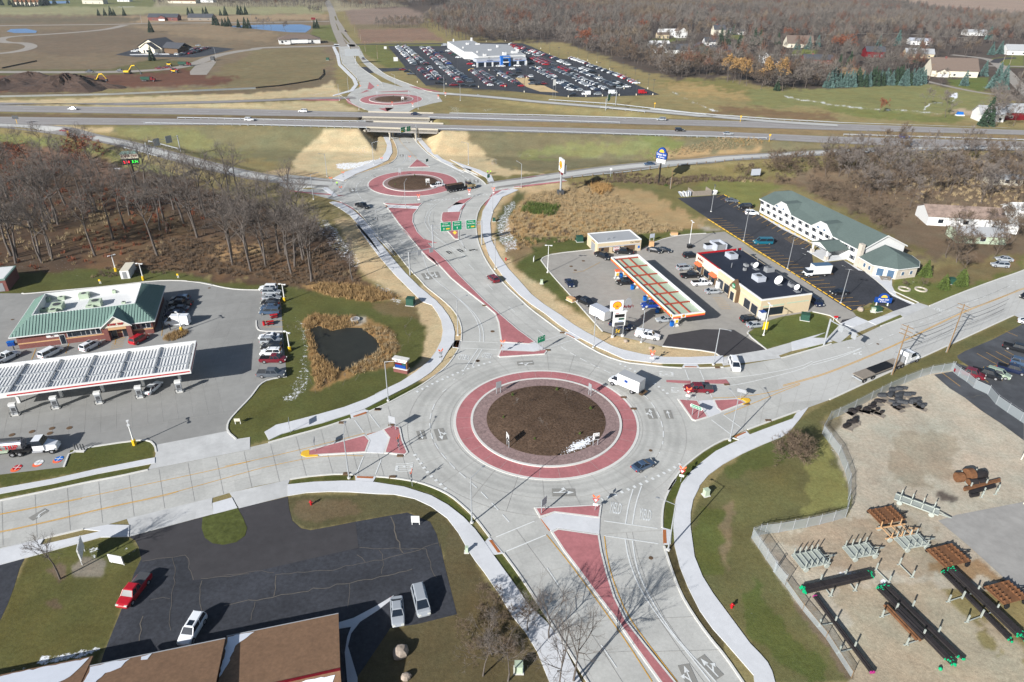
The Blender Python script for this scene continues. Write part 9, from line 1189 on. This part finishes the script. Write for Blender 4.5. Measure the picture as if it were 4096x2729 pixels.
for g in inp('I 900,1080 1300,1060 1350,1150 900,1170 J 0,640 200,760 400,880 450,1000 300,960 0,800 I 1700,1230',26,1.5)+inp('J 300,850 500,870 700,1150 640,1130 480,1080',12,1.5):
 tree(brush,g,rU(.7,1.2),'low leafless scrub between the hotel and the ramp','scrub beside the hotel','bare_shrub','shrub')
for g in inp('I 1400,980 2352,900 J 600,370 600,450 0,560 I 2352,1080 1500,1130',26,2.5):
 tree(brush,g,rU(1.,1.7),'leafless brush beside the near right ramp','brush beside the ramp','bare_shrub','shrub')
def conif(h,r,n=420,mi=0,bl=1.):
 t=Tri();t.seg(np.zeros(3),NA([0,0,h*.3]),.18,.12,0,5);c=Tri()
 for k in range(n):
  u=rs.random()**.7;z_=h*.04+h*.96*(1-u*.98);rad=r*u*(.85+.3*rs.random());a=rU(0,6.283);q=NA([rad*cos(a),rad*sin(a),z_-.25*rad]);p=NA([rad*.25*cos(a),rad*.25*sin(a),z_]);c.twig(q+rs.normal(size=3)*.08,p,.14*h/6+.12*u*bl,0);c.twig(q+NA([0,0,-.35])+rs.normal(size=3)*.25,q*.7+[0,0,z_*.3],.16*bl*h/8,0)
 return(t,c)
def cpack(m_,nv_,h=10,r=2.6,**k):
 return[(a.mesh('trunk',['bark']),b.mesh('crown',[m_]))for a,b in(conif(h,r,**k)for _ in range(nv_))]
cg=cpack('cf',3);cb=cpack('conifer_blue',3,10,2.9);ca_=cpack('arbor',2,4,1.5,n=500,bl=.5)
for k in range(34):
 x=15+k*34.6+rU(-6,6);tree(cb if rs.random()<.55 else cg,G1('E %f,%f'%(x,1035-x*.03+rU(-14,8))),rU(1.,1.4),'dense'+' spruce in the long evergreen row along the green field','spruce row along the field','spruce','spruce')
for q,s,b,l in(('E 620,600',1.5,1,'blue spruce behind the dark red barn'),('E 850,540',1.6,1,'broad blue spruce left of the white shed'),('E 1120,620',1.4,1,'blue spruce at the corner of the white shed'),('E 1080,740',1.3,0,'dark spruce right of the tan house'),('E 150,850',1.4,0,'dark spruce behind the wooden building shell'),('E 270,850',1.6,0,'broad spruce right of the dark one at the wooden shell'),('E 1640,1015',1.1,1,'small spruce standing on the lawn of the cream house'),('E 1870,900',1.2,1,'blue spruce right of the cream house'),('E 2000,1050',1.8,1,'large blue spruce at the bend of the right road'),('E 2080,1060',1.7,1,'second large blue spruce at the bend of the right road'),('E 1240,830',1.1,1,'blue spruce left of the cream house'),('E 1900,1490',1.6,0,'tall dark conifer by the white barn near the highway'),('D 1845,625',1.3,1,'blue spruce left in front of the grey brown house'),('D 1985,620',1.3,1,'blue spruce right in front of the grey brown house'),('D 2100,590',1.2,1,'blue spruce farther right of the grey brown house'),('D 880,580',1.8,0,'tall conifer by the white gabled house'),('D 960,590',1.7,0,'second tall conifer by the white gabled house'),('D 1120,600',1.6,0,'conifer in the middle of the houses'),('D 1300,560',1.7,0,'dark conifer among bare trees, left'),('D 1370,560',1.6,0,'dark conifer among bare trees, right'),('D 1600,560',1.3,0,'conifer left of the blue spruces'),('D 1040,440',1.2,0,'narrow conifer beside the white garage'),('D 580,290',1.6,0,'dark conifer deep in the wood, left'),('D 1590,1140',.9,0,'small dark conifer at the wood edge by the field'),('E 2060,640',1.3,1,'blue spruce left of the white ranch house'),('E 1960,650',1.2,1,'blue spruce beside the curved dark road'),('E 1930,470',1.5,1,'blue spruce among distant trees')):
 tree(cb if b else cg,G1(q),s,l,None,'spruce','spruce')
for i,q in enumerate('A 910,145|A 968,145|A 1022,145|A 1052,145|A 1145,145|A 1735,140|A 1770,140|A 1873,142|A 1903,145|A 2030,145|A 2075,145|A 2195,135|A 2222,138|A 2262,137|A 1968,230|A 2000,235|A 2050,240|A 2080,245|A 2110,245|A 2195,252|A 2255,260|A 2290,262|B 825,262|B 850,262|A 1390,298|A 1400,558|A 135,65|A 175,60|A 215,60|A 255,62|A 298,62|A 338,60|A 382,55|A 418,50|A 455,48|A 503,38|A 625,32|A 20,50|A 95,50'.split('|')):
 tree(cg,G1(q),rU(.9,1.4),'dark evergreen tree in the open fields at the top left','field evergreens','evergreen_tree','evergreen')
for i,(q,s)in enumerate((('P 1250,150',1.25),('P 1452,290',1.15),('P 1650,255',1.3),('P 1625,250',1.2))):
 tree(ca_,G1(q),s,['clipped arborvitae beside the terrace wing','round arborvitae left of the green box','broad arborvitae right of the green box','narrow half of the broad arborvitae pair'][i],None,'arborvitae','shrub',s*1.)
for i,q in enumerate('Q 1327,575|Q 1755,522|Q 2080,708|Q 1240,798|Q 1540,1008|Q 1975,958|R 155,665|G 1565,905|G 1745,820|G 1740,870|B 1550,893'.split('|')):
 tree(ca_,G1(q),.32,'small round evergreen planted in a mulch island','evergreens in the mulch islands','small_evergreen','shrub',.3)
for q,s in(('P 700,455',.5),('P 830,475',.4),('P 660,490',.4),('H 1985,905',.55),('O 320,340',.4)):
 tree(ca_,G1(q),s,'clipped rounded green hedge shrub at the hotel sign or lot edge','clipped hedge shrubs','hedge_shrub','shrub',s*.5)
for q,s,m_,l in(('D 780,380',1.3,oak,'round rust coloured oak left of the steep roofed house'),('C 1490,468',1.7,oak,'tall rust brown oak at the wood edge above the dealership field'),('C 1530,470',1.3,oak,'second rust brown oak beside the tall one'),('C 2000,320',1.4,oak,'rust coloured oak near the pale houses'),('D 1730,490',1.,oak,'small rust oak by the grey brown roofed house'),('E 130,650',1.5,oak,'orange brown tree left of the red barn'),('E 240,660',1.6,oak,'orange brown tree next to the red barn'),('D 970,1030',1.5,gold,'pale golden tree first at the field edge'),('D 1040,1040',1.4,gold,'golden orange tree second at the field edge'),('D 1120,1060',1.5,gold,'pale golden tree third at the field edge'),('D 1210,1080',1.4,gold,'orange brown tree fourth at the field edge'),('D 1390,1130',1.7,gold,'golden tree with a white forked trunk'),('D 1660,1145',1.7,gold,'rounded orange brown tree at the field edge'),('E 1360,1025',1.1,medg,'bare tree in front of the cream house drive'),('E 1420,1390',1.2,medg,'bare tree in the farmyard meadow'),('E 1380,1250',.8,medg,'thin bare tree on the green field'),('E 640,1330',.7,oak,'small red tree on the meadow by the highway'),('E 2000,1500',1.4,medg,'bare tree beside the white barn'),('B 290,270',1.1,medg,'bare tree in front of the blue pond, first'),('B 360,278',1.,medg,'bare tree in front of the blue pond, second'),('B 425,282',1.2,medg,'bare tree in front of the blue pond, third'),('B 560,290',1.3,med,'brown bare tree in front of the blue pond, right'),('E 1180,1250',.9,medg,'bare tree beside the meadow creek')):
 tree(m_,G1(q),s,l,None)
for g in inp('E 1900,1150 2354,1150 2354,1500 1950,1500',14,7):
 tree(medg,g,rU(.9,1.4),'bare tree in the farmyard at the right edge','farmyard trees')
def lowtree(h,r,n,w=.2):
 t=Tri();t.seg(np.zeros(3),NA([0,0,h*.55]),.22,.12,0,3)
 for k in range(n):
  a=rU(0,6.283);ph=rU(-.25,1.45);rr=r*rU(.35,1);c=NA([0,0,h*.55]);d=NA([cos(a)*cos(ph),sin(a)*cos(ph),sin(ph)*h*.45/r]);q=c+d*rr;p=c+d*rr*.45+rs.normal(size=3)*.5;t.twig(p,q+rs.normal(size=3)*.3,w*rU(.5,1.2),1)
 return t
LT=[lowtree(13,4.6,120,.13)for _ in range(4)]+[lowtree(15,4.,120,.13)for _ in range(2)]
def mass(name,pts,label,cat,mats_w,smin=.8,smax=1.3,base=None):
 base=base or LT;Vs=[];Fs=[];Ms=[];off=0;mats=[]
 for m_,_ in mats_w:
  mats.append(m_)
 pw=NA([w for _,w in mats_w],float);pw/=pw.sum();B=[(NA(b.v),NA(b.f),NA(b.m))for b in base]
 for g in pts:
  v,f_,mm=B[rs.integers(len(B))];a=rU(0,6.283);s=rU(smin,smax);c,s_=(cos(a)*s,sin(a)*s);x=v[:,0]*c-v[:,1]*s_+g[0];y=v[:,0]*s_+v[:,1]*c+g[1];Vs.append(np.stack([x,y,v[:,2]*s*rU(.85,1.15)+(g[2]if len(g)>2 else 0)],1));Fs.append(f_+off);off+=len(v);u=float(vnoise(NA([g[0]+500]),NA([g[1]]),70.)[0])*.8+rs.random()*.2;k=int(np.searchsorted(np.cumsum(pw),min(.999,max(0,(u-.12)/.76))));k=min(k,len(mats)-1);Ms.append(np.where(mm==1,k+1,0)if mm.max()>0 else np.full(len(mm),k+1))
 V=np.concatenate(Vs).astype('f');F=np.concatenate(Fs).astype('i');M_=np.concatenate(Ms).astype('i');me=BD.meshes.new(name);me.vertices.add(len(V));me.vertices.foreach_set('co',V.ravel());me.loops.add(F.size);me.loops.foreach_set('vertex_index',F.ravel());me.polygons.add(len(F));me.polygons.foreach_set('loop_start',np.arange(0,F.size,3,dtype='i'));me.polygons.foreach_set('material_index',M_);me.update(calc_edges=True)
 for m_ in['bark_far']+mats:
  me.materials.append(MC[m_])
 return tag(link(name,me),label,cat,kind='stuff')
def areapts(s,sp,jit=1.,excl=()):
 P=px(s);Pw=NA([Gz(x,max(y,-110))[:2]for x,y in P]);x0,y0=Pw.min(0);x1,y1=Pw.max(0);X,Y=np.meshgrid(np.arange(x0,x1,sp),np.arange(y0,y1,sp));X=X+rU(-.5,.5,X.shape)*sp*jit;Y=Y+rU(-.5,.5,Y.shape)*sp*jit;k=inpoly(X,Y,Pw)
 for cx,cy,r in excl:
  k&=(X-cx)**2+(Y-cy)**2>r*r
 return np.stack([X[k],Y[k]],1)
mat('twig_grey',(120,112,104),.95,.2,.1);mat('twig_rust',(116,84,68),.95,.25,.1);mat('twig_tan',(134,120,102),.95,.2,.1);ex=[]
for o in BD.objects:
 if o.name.split('.')[0]in('house','barn','shed')and o.location.y>330:
  ex.append((o.location.x+8,o.location.y+3,19))
WM=[('twig_far',4),('twig_rust',1.1),('twig_grey',4),('tb',1.6),('twig_tan',1.2)];pts=areapts('C 60,-20 -60,60 300,30 200,120 -20,230 100,300 250,385 700,385 1180,365 1560,480 1800,560 2354,720 D 250,1000 900,975 1300,1100 1700,1150 2354,1110 E 100,1020 1180,880 1180,700 1700,700 1950,640 2354,560 2354,290 1800,220 1200,150 500,40 0,10 D 1200,-20 C 2354,-60 1000,-60',10.,excl=ex);d_=NA([proj(a,b,0)[:2]for a,b in pts]);vil=inpoly(d_[:,0],d_[:,1],px('D 0,420 1200,400 1700,450 2354,560 E 500,420 1700,430 2354,480 2354,640 1900,720 1600,740 1100,740 500,840 0,900 D 1700,900 1300,780 900,700 0,720'));keep=~vil|(rs.random(len(pts))<.3);mass('woodland',pts[keep],'broad leafless wood of grey and rust coloured trees reaching to the top of the picture','woodland',WM,1.,1.5);edge=NA([g[:2]for g in inp('C 270,395 600,400 900,395 1180,385 1300,440 1560,500 1800,570 2354,730 2354,690 1800,520 1500,430 1200,360 700,360 270,360',75,5)+inp('D 0,960 250,1000 900,980 1400,1140 1700,1150 2354,1080 2354,1000 1500,1040 900,900 0,850',75,5)]);mass('woodland',edge,'thin trunked leafless trees along the near edge of the far wood','woodland',[('tb',2),('twig',2)],1.,1.4,[bare(12,.4,2,(6,4,3),5,.16,.25,1.1,.07)[1]for _ in range(3)]);pts=areapts('SRC 1310,-40 1310,30 900,32 820,20 840,-60',11);mass('woodland',pts,'dark leafless wood at the top left of the north road','woodland',WM,.9,1.3);pts=areapts('B 1040,-60 1020,10 1080,70 1400,90 1800,50 2100,45 2200,-60',10);mass('woodland',pts,'leafless wood right of the north road top','woodland',WM,.9,1.3);pts=areapts('B 1370,240 1500,205 1830,200 1900,260 1370,262',8);mass('hedgerow',pts,'leafless hedgerow between the two ploughed fields','hedgerow',WM,.6,.85);pts=areapts('A 1400,50 1540,0 1480,-60 1560,-60 1500,55',9);mass('hedgerow',pts,'leafless hedgerow beside the low orange roofed house','hedgerow',WM,.7,1);pts=areapts('B 760,100 900,90 890,125 770,125',7);mass('hedgerow',pts,'dark brush clump in the pale field by the north road','brush',WM,.45,.7);pts=areapts('E 1000,190 2354,330 2354,230 1700,200',14);mass('hedgerow',pts,'thin line of trees at the edge of the far ploughed field','hedgerow',WM,.9,1.4)
def tuft(h,r,n,w):
 t=Tri()
 for k in range(n):
  a=rU(0,6.283);rr=r*rs.random();p=NA([rr*cos(a),rr*sin(a),0]);q=p+[rs.normal()*.25*h,rs.normal()*.25*h,h*rU(.6,1.1)];t.twig(p,q,w,0)
 return t
TF=[tuft(1.,.7,26,.05)for _ in range(4)];TFL=[tuft(1.3,1.,22,.1)for _ in range(4)]
def scatter(name,s,sp,label,cat,mats_w,a=.8,b=1.4,base=TF,cull=.15):
 pts=areapts(s,sp);pts=pts[rs.random(len(pts))>cull];hh=Hf(pts[:,0],pts[:,1]);mass(name,np.c_[pts,hh],label,cat,mats_w,a,b,base)
scatter('reeds','L 1040,860 1150,800 1300,830 1500,820 1560,890 1430,920 1300,950 1180,905 1100,930 1110,1010 1160,1140 1240,1220 1290,1290 1400,1310 1400,1340 1150,1480 1120,1300 1080,1050',.85,'tall golden reeds on the left bank of the dark pond','reeds',[('reed',3),('dy',1)],.8,1.3);scatter('reeds','L 1400,1310 1480,1270 1600,1190 1710,1130 1740,1070 1640,985 1560,925 1600,880 1850,960 1880,1120 1800,1250 1600,1320 1400,1350',.95,'tall golden reeds on the right bank of the dark pond','reeds',[('reed',2),('dy',2)],.7,1.1);scatter('tall_grass','L 1220,530 1660,565 1880,655 1650,690 1300,640 1080,570',.8,'bright tan tall grass strip at the foot of the wood','tall grass',[('reed',3),('dy',1)],.9,1.6);scatter('tall_grass','L -200,120 300,150 1250,280 1500,420 1560,520 1000,545 600,480 0,420 -900,480',1.5,'brown weedy undergrowth at the edge of the wood','undergrowth',[('tb',3),('dy',1),('leaf_rust',1)],.7,1.2);scatter('tall_grass','H 560,1180 640,1080 760,990 1100,920 1400,930 1650,1060 1900,1250 2200,1320 1800,1340 1200,1400 900,1440 620,1500 560,1330',1.25,'rough tan tall grass on the vacant ground around the shell pylon','tall grass',[('dy',4),('reed',1),('tb',2)],.6,1.4,TF,.4);scatter('willow_scrub','H 650,1140 720,1070 980,1090 960,1170 850,1175',.9,'olive green scrub patch in the tan grass','scrub',[('arbor',3),('dy',1)],1.2,2.);scatter('willow_scrub','H 1290,930 1330,900 1480,910 1470,975 1320,985',.9,'orange brown scrub patch behind the tan grass','scrub',[('leaf_gold',3),('reed',1)],1.2,2.2);scatter('undergrowth','SRC -900,700 0,590 300,620 600,720 900,800 1180,870 1330,930 1380,1010 1400,1100 1150,1130 770,1090 500,1040 0,1090 -900,1200',3.3,'brown leaf litter brush on the floor of the left wood','undergrowth',[('tb',3),('leaf_rust',1),('dy',1)],.5,1.1,TFL);scatter('tall_grass','I -400,1120 0,1120 200,1150 700,1130 1400,1170 1500,1190 700,1180 200,1230 -400,1190 H 1100,900 1300,860',1.3,'brown brush strip along the ramp fence','brush',[('tb',2),('dy',2)],.8,1.6);scatter('undergrowth','I 2352,1080 J 0,480 600,420 1783,500 1783,850 1200,900 850,1000 480,1000 0,760',2.4,'brown undergrowth on the floor of the thicket behind the hotel','undergrowth',[('tb',5),('dy',1)],.6,1.1,TFL);scatter('ornamental_grass','K 1720,940 1740,890 1850,850 1975,845 1950,890 1850,940 1750,960',.5,'tan ornamental grass in the island by the cargo van','ornamental grass',[('reed',1)],.6,1.);scatter('tall_grass','I 500,830 800,790 1300,770 1400,840 800,870 0,915 0,880',1.3,'tan grass strip between highway and right ramp','tall grass',[('dy',3),('reed',1)],.6,1.1);hz_=BD.materials.new('haze');hz_.use_nodes=True;n_=hz_.node_tree;n_.nodes.remove(n_.nodes['Principled BSDF']);pv_=n_.nodes.new('ShaderNodeVolumePrincipled');pv_.inputs['Color'].default_value=(.82,.9,1,1);pv_.inputs['Density'].default_value=7e-05;pv_.inputs['Anisotropy'].default_value=.2;n_.links.new(pv_.outputs[0],n_.nodes['Material Output'].inputs['Volume']);MC['haze']=hz_;HAZE=True
if HAZE:
 hb=BX(-28500,28500,-28400,28600,-2,80,0).bd('haze','haze');tag(hb,'thin pale air over the whole scene','haze',kind='stuff')
